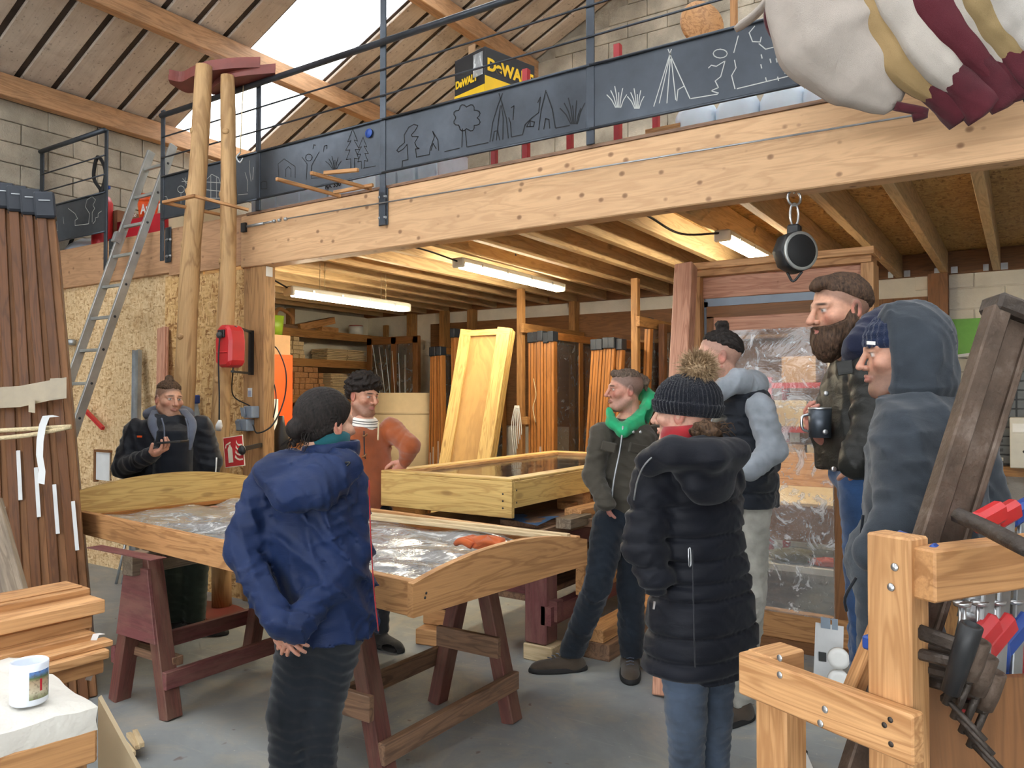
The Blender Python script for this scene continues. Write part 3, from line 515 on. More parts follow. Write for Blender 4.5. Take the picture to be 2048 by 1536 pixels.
# power tool box, the printed name stays as on the pack
X0 = onY(972, 180, 4.55); ang = math.radians(-14); R = rotm((0, 0, 1), ang)
t = thing('tool_box', 'black and yellow power tool carton with torn flap on the red shelf', 'box', (X0[0], 4.6, 3.58)); o = V(X0[0]+.03, 4.62, 3.58)
bx = MB().frame(o+V(0, 0, .2), R[:, 0], R[:, 1], R[:, 2], .165, .24, .2); bo = part('carton', bx, 'blackcard', t, 0.003)
part('yellow_panel', MB().frame(o+R[:, 1]*-.241+V(0, 0, .07), R[:, 0], R[:, 1], R[:, 2], .164, .002, .07), 'yel', t)
text('lettering', 'DeWALT', .072, o+R[:, 1]*-.2435-R[:, 0]*.15+V(0, 0, .19), R[:, 0], (0, 0, 1), 'yel', t, bold=.004, wx=.82)
text('lettering', 'DeWALT', .115, o+R[:, 0]*.1675-R[:, 1]*.22+V(0, 0, .245), R[:, 1], (0, 0, 1), 'yel', t, bold=.005, wx=.95)
part('yellow_panel', MB().frame(o+R[:, 0]*.166+V(0, 0, .10), R[:, 0], R[:, 1], R[:, 2], .002, .238, .1), 'yel', t)
part('flap', MB().frame(o+R[:, 1]*-.2-R[:, 0]*.02+V(0, 0, .43), R[:, 0], R[:, 1], R[:, 2], .035, .004, .05), 'carton', t); part('torn_film', MB().frame(o-R[:, 1]*.245+R[:, 0]*.1+V(0, 0, .29), R[:, 0], R[:, 1], R[:, 2], .05, .002, .08), 'film2', t)
# round plywood disc, slats, stick
d = P(1404, 48, 5.6); t = thing('wooden_disc', 'round plywood cable drum end leaning at the gable', 'disc', d)
ax = nrm(V(.75, -.66, .1)); part('rim', MB().lathe([(.165, -.02), (.17, -.012), (.17, .012), (.165, .02)], d, ax, 28), 'larch', t); part('face_board', MB().lathe([(.0, .024), (.12, .024), (.12, .03), (0, .03)], d-ax*.05, ax, 24), 'oldlarch', t)
part('batten', MB().beam(d-V(0, 0, .16)-ax*.04, d-V(0, 0, .02)-ax*.04, .05, .02, ax), 'larch', t); part('strut', MB().box(d[0]-.03, d[0]+.03, d[1]-.03, d[1]+.03, 3.6, d[2]-.1), 'larch', t)
x = onY(1468, 50, 5.2)[0]; one('timber_stake', MB().box(x-.02, x+.02, 5.18, 5.22, DZ, 4.75), 'larch', 'upright timber stake behind the canvas bundle', 'stake')
for i in range(7):
    p = onY(1270+i*9-(i % 2)*14, 268-i*7, 4.4+.03*(i % 3)); z = DZ+.012+.032*i
    one('wood_slat', MB().box(p[0]-.1-.02*(i % 3), p[0]+.12, 4.38, 4.5, z-.013, z+.013, .1*(i % 3)), 'pale' if i % 2 else 'larch', ['lowest pale slat of the pile beside the jerrycans', 'second slat up in the pile beside the jerrycans', 'third slat up in the pile beside the jerrycans', 'fourth slat up in the pile beside the jerrycans', 'fifth slat up in the pile beside the jerrycans', 'slat just below the topmost beside the jerrycans', 'topmost pale slat of the pile beside the jerrycans'][i], 'slat', 'slats on the mezzanine')
# small lath frames sticking out over the beam
def lath(name, pairs, label, w=.022, h=.022, mat='larch'):
    t = thing(name, label, 'frame', pairs[0][0])
    for a, b in pairs: part('lath', MB().beam(a, b, w, h), mat, t, 0.002)
A = lambda px, py, y: onY(px, py, y)
lath('stick_lattice', [(A(553, 358, 3.3), A(680, 392, 3.86)), (A(622, 346, 3.3), A(742, 378, 3.86)), (A(649, 346, 3.36), A(716, 340, 3.36)), (A(668, 385, 3.75), A(746, 370, 3.8))], 'open frame of thin laths poking out over the glulam beam')
q = [P(327, 405, 5.58), P(388, 392, 5.45), P(497, 420, 5.62), P(443, 430, 5.92)]
lath('lath_collar', [(q[0], q[1]+(q[1]-q[0])*.06), (q[1], q[2]), (q[0], q[3])], 'thin lath collar tied around the two peeled logs', .03, .02)
# extinguisher, cartons, bucket behind the ladder
e = onY(205, 400, 4.16); e[2] = 3.25
t = thing('fire_extinguisher', 'red fire extinguisher with looped black hose on the mezzanine', 'extinguisher', (e[0], e[1], DZ))
part('cylinder', MB().lathe([(0, DZ), (.09, DZ), (.095, DZ+.03), (.095, 3.46), (.07, 3.52), (.03, 3.55)], (e[0], e[1], 0)), 'red', t); part('valve', MB().lathe([(.03, 3.55), (.035, 3.6), (.02, 3.62), (0, 3.62)], (e[0], e[1], 0)), 'black', t)
part('hose', MB().tube(bez([(e[0]+.01, e[1]-.02, 3.58), (e[0]-.07, e[1]-.05, 3.72), (e[0]+.02, e[1]-.06, 3.90), (e[0]+.14, e[1]-.05, 3.72), (e[0]+.07, e[1]-.08, 3.42), (e[0]+.04, e[1]-.1, 3.2)], 30), .017, 8), 'rubber', t); part('lever', MB().box(e[0], e[0]+.14, e[1]-.02, e[1], 3.58, 3.61), 'blue', t)
crate('cardboard_carton', 248, 4.42, .42, .38, .42, 'cartond', 'brown cardboard carton beside the ladder top', 'carton', flap=True, py=430)
t = crate('printed_carton', 300, 4.22, .72, .22, .25, 'redcard', 'red printed cardboard carton under the orange bucket', 'carton', py=430)
q = onY(262, 446, 4.109); text('lettering', 'Arpi  no', .12, onY(281, 428, 4.108), (1, 0, 0), (0, 0, 1), 'white', t, bold=.003)
text('lettering', 'Arpino', .055, q+V(-.07, 0, .05), (1, 0, 0), (0, 0, 1), 'white', t)
x = onY(296, 420, 4.2)[0]; t = thing('plastic_bucket', 'small orange bucket standing on the red carton', 'bucket', (x, 4.2, 3.225)); part('bucket_body', MB().lathe([(.0, 3.226), (.075, 3.226), (.092, 3.4), (.08, 3.4)], (x, 4.2, 0)), 'orange', t); part('rim', MB().lathe([(.085, 3.37), (.1, 3.38), (.1, 3.405), (.085, 3.41)], (x, 4.2, 0)), 'orange', t); part('lid_dome', MB().lathe([(.085, 3.405), (.07, 3.45), (.0, 3.46)], (x, 4.2, 0)), 'orange', t)
crate('plastic_crate', 345, 4.35, .3, .3, .22, 'white', 'small white carton beside the red printed carton', 'carton', py=430)
crate('cream_carton', 405, 4.35, .5, .35, .28, 'cartonp', 'cream carton on the deck behind the peeled logs', 'carton', py=430, flap=True)
x = onY(165, 470, 4.22)[0]; t = thing('sheet_bundle', 'bundle of white plastic sheet below the short railing', 'bundle', (x, 4.22, DZ)); part('folded_sheet', MB().lathe([(0, DZ), (.2, DZ), (.24, DZ+.06), (.2, DZ+.14), (.1, DZ+.2), (0, DZ+.22)], (x, 4.3, 0), n=9), 'tub', t); part('strap', MB().tube([(x-.2, 4.15, DZ+.02), (x+.05, 4.12, DZ+.25)], .02, 6), 'black', t)
# ---------------------------------------------------------------- folded striped canvas hanging over the railing
def ctube(p, r, seed, n=40):
    d = np.gradient(p, axis=0); d /= np.linalg.norm(d, axis=1)[:, None]; g = []; L = np.linspace(0, 1, len(p))
    for i in range(len(p)):
        u = nrm(np.cross(FW, d[i])); w = np.cross(d[i], u); row = []
        for j in range(n+1):
            a = 2*math.pi*j/n; rr = r[i]*(1+.05*math.sin(3*a+seed+2.2*L[i])+.045*abs(math.sin(2.5*a+seed*1.7+1.2*math.sin(5*L[i])))+.02*math.sin(9*a+7*L[i]+seed)); row.append(p[i]+rr*(math.cos(a)*u+.72*math.sin(a)*w))
        g.append(row)
    g.append([p[-1]+(q-p[-1])*.4+d[-1]*.015 for q in g[-1]]); return MB().grid(g)
def canvas():
    t = thing('tent_canvas', 'big folded striped tent canvas hanging over the railing', 'canvas', P(1800, 240, 3.1))
    S = [('cream', [(1735, -120), (1645, -10), (1660, 85), (1735, 158), (1790, 205)], [.19, .205, .19, .14, .06], 3.15, (178, 168, 158)),
         ('tan', [(1700, -120), (1755, 20), (1800, 120), (1882, 188)], [.09, .10, .085, .06], 3.08, (158, 132, 92)),
         ('ivory', [(1745, -120), (1808, 10), (1865, 110), (1930, 172)], [.09, .10, .09, .065], 3.03, (180, 172, 162)),
         ('burgundy', [(1810, -120), (1868, 10), (1935, 90), (1985, 150)], [.085, .10, .085, .065], 3.0, (88, 34, 43)),
         ('ivory', [(1870, -120), (1925, 10), (1978, 80), (2015, 135)], [.06, .07, .06, .05], 2.97, (184, 176, 166)),
         ('khaki', [(1905, -120), (1960, 0), (2012, 70), (2052, 125)], [.07, .085, .075, .06], 2.94, (150, 128, 90)),
         ('ivory', [(1960, -120), (2010, -10), (2060, 60), (2100, 110)], [.07, .085, .075, .06], 2.9, (186, 180, 172))]
    for i, (nm, pl, rr, tt, c) in enumerate(S):
        M['cv%d' % i] = fabric('canvas_%s_%d' % (nm, i), c, 0.8, 400, 0.35, 0.06, 0.1)
        p = bez([P(a, b, tt) for a, b in pl], 48); r = np.interp(np.linspace(0, 1, len(p)), np.linspace(0, 1, len(rr)), rr)
        r = r*(1+.03*np.sin(np.arange(len(p))*.6+i*2)); part('fold', ctube(p, r, i), 'cv%d' % i, t)
        if i > 0:
            d = nrm(p[-1]-p[-3]); e = bez([p[-1]-d*.07, p[-1]+d*.02, p[-1]+d*.08, p[-1]+d*.12], 12); part('hem_band', ctube(e, np.linspace(1.08, 1.35, len(e))*r[-1], i+3), 'hem', t)
    part('edge_binding', MB().tube(bez([P(1600, -80, 3.3), P(1537, 10, 3.25), P(1545, 70, 3.22), P(1600, 118, 3.2), P(1632, 140, 3.2)], 24), .012, 8), 'hem', t)
    part('fold', MB().tube(bez([P(1560, -40, 3.45), P(1520, 20, 3.5), P(1470, 60, 3.55)], 10), [.1, .07, .03, .03, .03, .03, .03, .03, .03, .02][:len(bez([P(1560, -40, 3.45), P(1520, 20, 3.5), P(1470, 60, 3.55)], 10))], 10, flat=.5), 'cv0', t)
    part('loose_tab', MB().tube(bez([P(1790, 212, 3.12), P(1850, 225, 3.1), P(1825, 235, 3.12)], 10), .02, 8), 'hem', t)
M['hem'] = fabric('burgundy_hem', (80, 30, 39), 0.8, 400, 0.35)
canvas()
# ================================================================ ladder, logs, wall things on the chipboard wall
lx, lw = -6.5, .17
def lpt(x, z): f = z/2.97; return V(x, 2.86+(3.86-2.86)*f, z)
t = thing('aluminium_ladder', 'aluminium ladder leaning on the mezzanine beam', 'ladder', (lx, 2.86, 0))
for s in (-1, 1): part('stile', MB().beam(lpt(lx+s*lw, 0.02), lpt(lx+s*lw, 3.82), .028, .07, (0, 1, 0)), 'alu', t, 0.003)
z = .28
while z < 3.75:
    r = part('rung', MB().beam(lpt(lx-lw, z), lpt(lx+lw, z), .03, .026, (0, 0, 1)), 'alu', t, 0.003)
    part('rung_end', MB().lathe([(.0, 0), (.011, 0), (.011, .003), (0, .003)], lpt(lx+lw+.014, z), (1, 0, 0), 10), 'black', r); z += .28
for s in (-1, 1): part('foot', MB().beam(lpt(lx+s*lw, 0.0), lpt(lx+s*lw, .06), .034, .08, (0, 1, 0)), 'black', t)
part('hook_bracket', MB().beam(lpt(lx-lw, 2.93)+V(0, -.03, 0), lpt(lx-lw, 3.02)+V(0, -.03, 0), .05, .06, (0, 1, 0)), 'galv', t)
def log(name, base, top, pts, r0, r1, label):
    t = thing(name, label, 'log', base); p = bez([base]+pts+[top], 30); n = len(p)
    r = np.linspace(r0, r1, n)*(1+.03*np.sin(np.arange(n)*1.1)+.02*np.sin(np.arange(n)*2.7+1)); mb = MB().tube(p, r, 16); part('trunk', mb, 'log', t)
    for f in (.2, .35, .55, .7, .85):
        i = int(f*n); a = random.uniform(3.6, 5.4); dd = V(math.cos(a), math.sin(a), 0); part('branch_knot', MB().lathe([(.028, -.01), (.024, .006), (.012, .012), (0, .012)], p[i]+dd*(r[i]*.94), dd, 10), 'log', t)
    return t
b1, b2 = V(-5.22, 3.46, .035), V(-4.95, 3.66, .035)
log('peeled_log', b1, P(408, 132, 5.75), [P(370, 760, 5.72), P(381, 520, 5.74), P(397, 330, 5.75)], .078, .062, 'taller peeled log pole carrying the red curved boards')
log('peeled_log', b2, P(455, 152, 5.80), [P(441, 850, 5.78), P(455, 560, 5.8), P(457, 330, 5.8)], .07, .052, 'slimmer peeled log pole behind the red cable reel')
def arc_board(name, c, r, a0, a1, w, th, z, label, mat='redstain', tilt=0.0):
    t = thing(name, label, 'board', (c[0], c[1], z))
    for q, (dz, rr) in enumerate(((0, 0), (th*.5, .012))):
        A_ = np.linspace(a0, a1, 18); mb = MB(); o = [(c[0]+(r-rr)*math.cos(a), c[1]+(r-rr)*math.sin(a)) for a in A_]; i_ = [(c[0]+(r-w+rr)*math.cos(a), c[1]+(r-w+rr)*math.sin(a)) for a in A_]
        v = [(x, y, z+dz+tilt*(x-c[0])) for x, y in o+i_]+[(x, y, z+dz+th*.5+tilt*(x-c[0])) for x, y in o+i_]; n = len(A_); f = []
        for k_ in range(n-1): f += [(k_, k_+1, n+k_+1, n+k_), (2*n+k_, 3*n+k_, 3*n+k_+1, 2*n+k_+1), (k_, 2*n+k_, 2*n+k_+1, k_+1), (n+k_, n+k_+1, 3*n+k_+1, 3*n+k_)]
        f += [(0, n, 3*n, 2*n), (n-1, 3*n-1, 4*n-1, 2*n-1)]; mb.add(v, f); part('layer', mb, mat, t, 0.003)
T1, T2 = P(408, 132, 5.75), P(455, 152, 5.8)
def crescent(pts, z, dep, th, label):
    c = bez([G(a/2.926, b/2.926, z) for a, b in pts], 24); t = thing('curved_board', label, 'board', c[len(c)//2]); n = len(c); out = c + nrm(FW*.9-RT*.25)*dep*np.sin(np.linspace(.25, math.pi-.25, n))[:, None]
    for q, (z0, z1, ins) in enumerate(((0, th*.45, 0), (th*.47, th, .012))):
        i_ = c+nrm(FW)*ins+UP*z0; o_ = out+UP*z0; h_ = UP*(z1-z0); v = np.vstack([i_, o_, i_+h_, o_+h_]); f = []
        for k_ in range(n-1): f += [(k_, n+k_, n+k_+1, k_+1), (2*n+k_, 2*n+k_+1, 3*n+k_+1, 3*n+k_), (k_, k_+1, 2*n+k_+1, 2*n+k_), (n+k_, 3*n+k_, 3*n+k_+1, n+k_+1)]
        f += [(0, 2*n, 3*n, n), (n-1, 2*n-1, 4*n-1, 3*n-1)]; part('layer', MB().add(v, f), 'redstain', t)
crescent([(985, 465), (1060, 478), (1120, 450), (1200, 420), (1300, 405), (1400, 397), (1520, 395)], T1[2]-.01, .34, .085, 'larger dark red curved board on top of the taller log')
crescent([(1235, 535), (1262, 500), (1330, 462), (1420, 444), (1520, 434), (1610, 426)], T2[2]-.01, .26, .075, 'smaller dark red curved board on the slimmer log')
arc_board('curved_board', (b1[0]+.28, b1[1]-.38), .66, math.radians(55), math.radians(140), .36, .034, 0.0, 'dark red curved base plate under the peeled logs')
# cord and hook hanging by the logs
h = onY(487, 168, 3.862); t = thing('hanging_cord', 'thin cord with small hook hanging from the handrail', 'cord', h); part('cord', MB().tube(bez([h, P(483, 240, 5.5), P(481, 305, 5.5)], 12), .004, 6), 'rope', t); part('hook', MB().tube(bez([P(481, 305, 5.5), P(473, 315, 5.5), P(480, 325, 5.5), P(486, 316, 5.5)], 12), .006, 6), 'galv', t)
# red retractable cable reel
c = P(461, 693, 5.55); t = thing('cable_reel', 'red retractable cable reel mounted beside the pine post', 'reel', c)
Rb = rotm((0, 0, 1), .5); out = MB().prism([(-.085, -.12), (-.05, -.15), (.05, -.15), (.085, -.12), (.09, .04), (.07, .13), (.03, .15), (-.03, .15), (-.07, .13), (-.09, .04)], c-V(0, .07, 0), (1, 0, 0), (0, 0, 1), (0, .14, 0)); part('housing', out, 'red', t, 0.02)
part('cable_mouth', MB().box(c[0]-.035, c[0]+.035, c[1]-.085, c[1]-.06, c[2]+.06, c[2]+.115), 'black', t, .004); part('stopper_ball', MB().lathe([(0, -.025), (.018, -.018), (.024, 0), (.018, .018), (0, .025)], (c[0], c[1]-.09, c[2]+.075), n=12), 'darkgrey', t); part('rib', MB().box(c[0]-.06, c[0]+.06, c[1]-.078, c[1]-.068, c[2]-.05, c[2]-.04), 'red', t, .003)
px_ = onY(503, 690, 3.9); part('wall_bracket', MB().box(px_[0]-.012, px_[0]+.012, 3.88, 3.913, c[2]-.19, c[2]+.15).beam(c+V(.05, 0, .138), (px_[0], 3.89, c[2]+.138), .02, .015).beam(c+V(.02, 0, -.178), (px_[0], 3.89, c[2]-.178), .02, .015), 'black', t)
part('cable', MB().tube(bez([(c[0], c[1]-.09, c[2]+.06), (c[0]+.002, c[1]-.1, c[2]-.1), (c[0]-.0, c[1]-.09, c[2]-.36), (c[0], c[1]-.09, c[2]-.52)], 20), .006, 6), 'cable', t)
e = c+V(0, -.09, -.56); part('plug', MB().lathe([(0, -.035), (.02, -.035), (.024, 0), (.018, .02), (.01, .04), (0, .04)], e, (.25, 0, 1), 12), 'white', t)
part('cable', MB().tube(bez([(c[0]+.03, c[1], c[2]-.15), onY(466, 790, 3.85), onY(500, 812, 3.88)], 16), .005, 6), 'cable', t)
# sockets on the post
for i, (px, py, lb) in enumerate(((508, 824, 'upper grey blue power socket with flap on the pine post'), (498, 850, 'lower grey blue power socket pair on the pine post'))):
    q = onY(px, py, 3.90); t = thing('power_socket', lb, 'socket', q, 'sockets on the pine post'); part('socket_box', MB().box(q[0]-.05-.03*i, q[0]+.05, 3.84, 3.913, q[2]-.045, q[2]+.045), 'greyp', t, .006); part('flap', MB().beam(q+V(-.03, -.07, -.035), q+V(-.03, -.085, .035), .05, .008, (0, 1, 0)), 'greyp', t, .003)
one('black_lead', MB().tube(bez([onY(506, 850, 3.83), onY(515, 866, 3.8), onY(545, 850, 3.85), onY(568, 800, 4.0), onY(572, 745, 4.0), onY(556, 700, 4.05), onY(541, 690, 4.1)], 40), .006, 6), 'cable', 'black cable looping from the sockets into the store room', 'cable')
one('black_lead', MB().tube(bez([onY(541, 735, 4.06), onY(552, 790, 4.0), onY(548, 830, 4.0), onY(541, 842, 4.05)], 24), .005, 6), 'cable', 'thin black cable hanging beside the orange cabinet', 'cable')
q = onY(500, 785, 3.914); t = thing('post_sticker', 'small white sticker on the pine post above the sockets', 'sticker', q); part('sticker_sheet', MB().box(q[0]-.025, q[0]+.025, 3.912, 3.915, q[2]-.035, q[2]+.035), 'paper', t); text('lettering', '|||', .05, q+V(-.02, -.003, -.02), (1, 0, 0), (0, 0, 1), 'blue', t)
# fire sign: red plate, extinguisher and flames
s0 = P(468, 903, 5.5); t = thing('fire_sign', 'red fire extinguisher sign hanging askew on the post', 'sign', s0); Xs = nrm(V(math.cos(.13), 0, math.sin(.13))*1); Zs = nrm(np.cross(Xs, (0, 1, 0))); nS = V(0, -1, 0)
part('plate', MB().frame(s0, Xs, V(0, 1, 0), Zs, .108, .002, .108), 'cream', t); part('red_field', MB().frame(s0+nS*.002, Xs, V(0, 1, 0), Zs, .102, .001, .102), 'signred', t)
def sg(poly, nm='symbol'): part(nm, MB().prism(poly, s0+nS*.0035, Xs, Zs, nS*.001), 'cream', t)
sg([(-.062, -.075), (-.012, -.075), (-.012, .02), (-.02, .035), (-.028, .04), (-.028, .052), (-.046, .052), (-.046, .04), (-.054, .035), (-.062, .02)]); sg([(-.075, .048), (-.03, .06), (-.022, .066), (-.03, .072), (-.08, .056), (-.088, .03), (-.08, .03)])
for i in range(4): y = -.06+i*.034; sg([(.01+.008*i, y+.016), (.03+.006*i, y+.002), (.06, y-.008), (.095, y-.006), (.095, y+.004), (.06, y+.004), (.035+.004*i, y+.014), (.018+.007*i, y+.034)], 'flame')
part('clip', MB().lathe([(.0, 0), (.03, 0), (.035, .012), (.02, .03), (0, .03)], s0+Xs*.115+nS*.01, (0, -1, 0), 12).beam(s0+Xs*.1+V(0, .01, .01), (-4.84, 3.92, s0[2]+.02), .02, .03), 'black', t)
# things leaning on the chipboard wall
t = thing('metal_profile', 'galvanised metal channel leaning on the chipboard wall', 'profile', onY(272, 1000, 3.9)); a, b = onY(268, 1120, 3.7), onY(274, 700, 3.93); a[2] = 0.01
part('web', MB().beam(a, b, .09, .004, (0, 1, 0)), 'galv', t); part('flange', MB().beam(a+V(-.045, 0, 0), b+V(-.045, 0, 0), .004, .035, (0, 1, 0)), 'galv', t); part('flange', MB().beam(a+V(.045, 0, 0), b+V(.045, 0, 0), .004, .035, (0, 1, 0)), 'galv', t)
a, b = onY(316, 1150, 3.72), onY(324, 655, 3.92); a[2] = .01
t = thing('planed_board', 'reddish grooved plank leaning on the golden chipboard', 'plank', a); part('plank_body', MB().beam(a, b, .115, .02, (0, 1, 0)), 'rosewood', t, .003); part('tongue', MB().beam(a+V(.066, .01, 0), b+V(.066, .01, 0), .02, .012, (0, 1, 0)), 'rosewood', t)
q = onY(396, 800, 3.92); t = thing('dustpan_brush', 'blue handled scraper hung on the chipboard wall', 'scraper', q); part('handle', MB().box(q[0]-.02, q[0]+.02, 3.87, 3.93, q[2]-.03, q[2]+.04), 'blue', t, .008); part('blade', MB().prism([(-.02, 0), (.02, 0), (.06, -.12), (-.05, -.1)], (q[0], 3.9, q[2]-.03), (1, 0, 0), (0, 0, 1), (0, .006, 0)), 'galv', t)
q = onY(188, 838, 3.95); one('red_stick', MB().beam(onY(170, 820, 3.93), onY(206, 857, 3.93), .03, .03), 'red', 'short red bar hung slanting on the chipboard wall', 'bar')
q = onY(138, 684, 3.95); one('pipe_bracket', MB().tube([q+V(-.12, 0, .01), q+V(.12, -.02, -.01)], .03, 10), 'galv', 'short metal pipe end sticking from the chipboard wall', 'pipe')
q = onY(205, 930, 3.98); t = thing('film_window', 'square opening in the chipboard covered with milky film', 'window', q); part('film_sheet', MB().box(q[0]-.10, q[0]+.12, 3.975, 3.985, q[2]-.14, q[2]+.12), 'paper', t); part('opening_frame', MB().box(q[0]-.12, q[0]-.10, 3.96, 4.0, q[2]-.16, q[2]+.14).box(q[0]-.1, q[0]+.13, 3.96, 4.0, q[2]+.12, q[2]+.14), 'brownwood', t)
# ================================================================ store under the mezzanine
SX = XL+.03
sh = thing('storage_shelf', 'three tier timber shelf on the white side wall', 'shelf', (SX+.25, 7.2, 0))
for i, z in enumerate((2.43, 2.06, 1.60)):
    bo = part('shelf_board', MB().box(SX, SX+.48, 6.0, 8.42, z-.03, z), 'ply', sh, .003); part('front_rail', MB().box(SX+.46, SX+.5, 6.0, 8.42, z-.1, z-.0), 'rack', bo); part('end_rail', MB().box(SX, SX+.5, 5.97, 6.0, z-.1, z), 'rack', bo)
for y in (6.03, 8.38): part('shelf_post', MB().box(SX+.44, SX+.5, y-.03, y+.03, 0, 2.6 if y > 7 else 2.45), 'rack', sh)
LBR = ['bottom', 'second', 'third', 'fourth']
def pile(name, x, y0, dy, z0, dz, rows, cols, mat, w, label, grp, d=.0):
    n = 0
    for i in range(rows):
        for j in range(cols - (1 if (d and i == rows-1) else 0)):
            y = y0+j*dy+random.uniform(-.01, .01); x_ = x+random.uniform(-.025, .02)
            nr = ['lowest', 'second', 'third', 'fourth', 'fifth', 'sixth', 'seventh', 'eighth', 'ninth', 'tenth', 'eleventh', 'twelfth', 'topmost']; ncl = ['first', 'second', 'third', 'fourth', 'fifth', 'sixth', 'seventh', 'eighth', 'ninth', 'last']
            lb = label + ', ' + nr[i] + ' layer' + (', %s along' % ncl[j] if cols > 1 else '')
            tag(part(name, MB().box(x_-w, x_, y+.004, y+dy-.004, z0+i*dz, z0+(i+1)*dz-.004), mat, None, .003), lb, 'block', grp); n += 1
pile('timber_offcut', SX+.46, 6.5, .095, 2.06, .055, 5, 4, 'pale', .35, 'pale sawn offcut stacked on the middle shelf', 'pale offcuts on the middle shelf', 1)
pile('timber_board', SX+.47, 7.25, .36, 2.06, .022, 7, 2, 'pale', .3, 'pale thin board in the flat pile on the middle shelf', 'pale boards on the middle shelf')
pile('timber_brick', SX+.47, 6.35, .085, 1.60, .072, 5, 10, 'brick_end', .35, 'brown sawn block stacked on the lowest shelf', 'sawn blocks on the lowest shelf', 1)
pile('thin_board', SX+.49, 7.3, .3, 1.6, .022, 13, 1, 'pale', .3, 'pale slat in the tall pile on the lowest shelf', 'pale slats on the lowest shelf')
# hand plane, offcuts and red tin on the top shelf
t = thing('hand_plane', 'old wooden hand plane with looped handle on the top shelf', 'plane', (SX+.3, 6.75, 2.43)); part('plane_body', MB().beam((SX+.32, 6.55, 2.46), (SX+.32, 7.15, 2.46), .08, .06), 'oldlarch', t, .006); part('tote', MB().tube(bez([(SX+.32, 6.6, 2.49), (SX+.32, 6.52, 2.6), (SX+.32, 6.6, 2.68), (SX+.32, 6.78, 2.6), (SX+.32, 6.8, 2.5)], 20), .025, 8), 'larch', t)
t = thing('timber_offcut', 'slanted wedge offcut lying behind the hand plane', 'offcut', (SX+.3, 7.2, 2.43)); part('wedge', MB().beam((SX+.36, 6.85, 2.46), (SX+.36, 7.45, 2.60), .1, .09), 'larch', t, .004); part('support_block', MB().box(SX+.28, SX+.42, 7.2, 7.5, 2.43, 2.5), 'larch', t)
x, y = SX+.3, 7.95; t = thing('paint_tin', 'red tin with a white label on the top shelf', 'tin', (x, y, 2.43)); part('tin_body', MB().lathe([(0, 2.43), (.1, 2.43), (.1, 2.57), (0, 2.57)], (x, y, 0)), 'redsteel', t); part('paper_label', MB().lathe([(.101, 2.44), (.102, 2.44), (.102, 2.56), (.101, 2.56)], (x, y, 0), n=20), 'paper', t)
# orange cabinet, green bucket, machines at the store entrance
x0 = onY(541, 770, 5.0)[0]; t = thing('orange_cabinet', 'tall orange metal cabinet beside the pine post', 'cabinet', (-6.5, 5.4, 0)); cx0 = -6.28
part('cabinet_body', MB().box(cx0-.5, cx0, 5.2, 5.48, 0, 2.0), 'orange', t, .006); d_ = part('cabinet_door', MB().box(cx0-.0, cx0+.012, 5.22, 5.46, .1, 1.95), 'orange', t, .004); part('paper_note', MB().box(cx0+.012, cx0+.014, 5.22, 5.28, 1.2, 1.55), 'paper', t)
x = onY(556, 660, 5.0); t = thing('green_bucket', 'green bucket on the orange cabinet', 'bucket', (-6.42, 5.34, 2.0)); part('bucket_body', MB().lathe([(0, 2.2), (.09, 2.2), (.11, 2.4), (.1, 2.4)], (-6.42, 5.34, 0)), 'limegreen', t); part('carton_stand', MB().box(-6.56, -6.3, 5.22, 5.46, 2.0, 2.2), 'carton', t)
def planks(name, x0, x1, y0, y1, z0, n, mat, lab, grp):
    for i in range(n): tag(part(name, MB().box(x0+random.uniform(-.02, .02), x1, y0+random.uniform(-.02, .02), y1, z0+i*.075, z0+i*.075+.07), mat, None, .003), lab, 'timber', grp)
t = thing('work_bench', 'timber bench with pale top at the store entrance', 'bench', (-5.3, 4.95, 0)); part('bench_top', MB().box(-6.2, -4.7, 4.75, 5.18, 1.18, 1.23), 'pale', t, .004)
for x in (-6.1, -4.8): part('leg', MB().box(x-.05, x+.05, 4.8, 4.9, 0, 1.18), 'rack', t)
for i in range(6):
    for j in range(5): tag(part('sawn_timber', MB().box(-5.9+j*.2, -5.72+j*.2, 4.72, 5.15, .72+i*.076, .79+i*.076), 'brick_end', None, .003), 'sawn timber below the bench top, layer %s, %s along' % (['one from below', 'two from below', 'three from below', 'four from below', 'five from below', 'six, topmost'][i], ['first', 'second', 'third', 'fourth', 'fifth'][j]), 'timber', 'timber stacked under the bench')
for i in range(5): tag(part('support_timber', MB().box(-5.9+i*.2, -5.72+i*.2, 4.75, 5.15, .0, .715), 'oldlarch', None, .003), ['first', 'second', 'third', 'fourth', 'fifth'][i] + ' upright timber from the shelves under the bench stack', 'timber', 'timber stacked under the bench')
t = thing('gas_bottle', 'black bottle standing beside the pine post', 'bottle', (-4.95, 4.2, 0)); part('bottle_body', MB().lathe([(0, .9), (.06, .9), (.06, 1.28), (.03, 1.36), (.022, 1.42), (0, 1.42)], (-4.95, 4.2, 0)), 'black', t); part('stand', MB().box(-5.04, -4.86, 4.11, 4.29, 0, .9), 'rack', t)
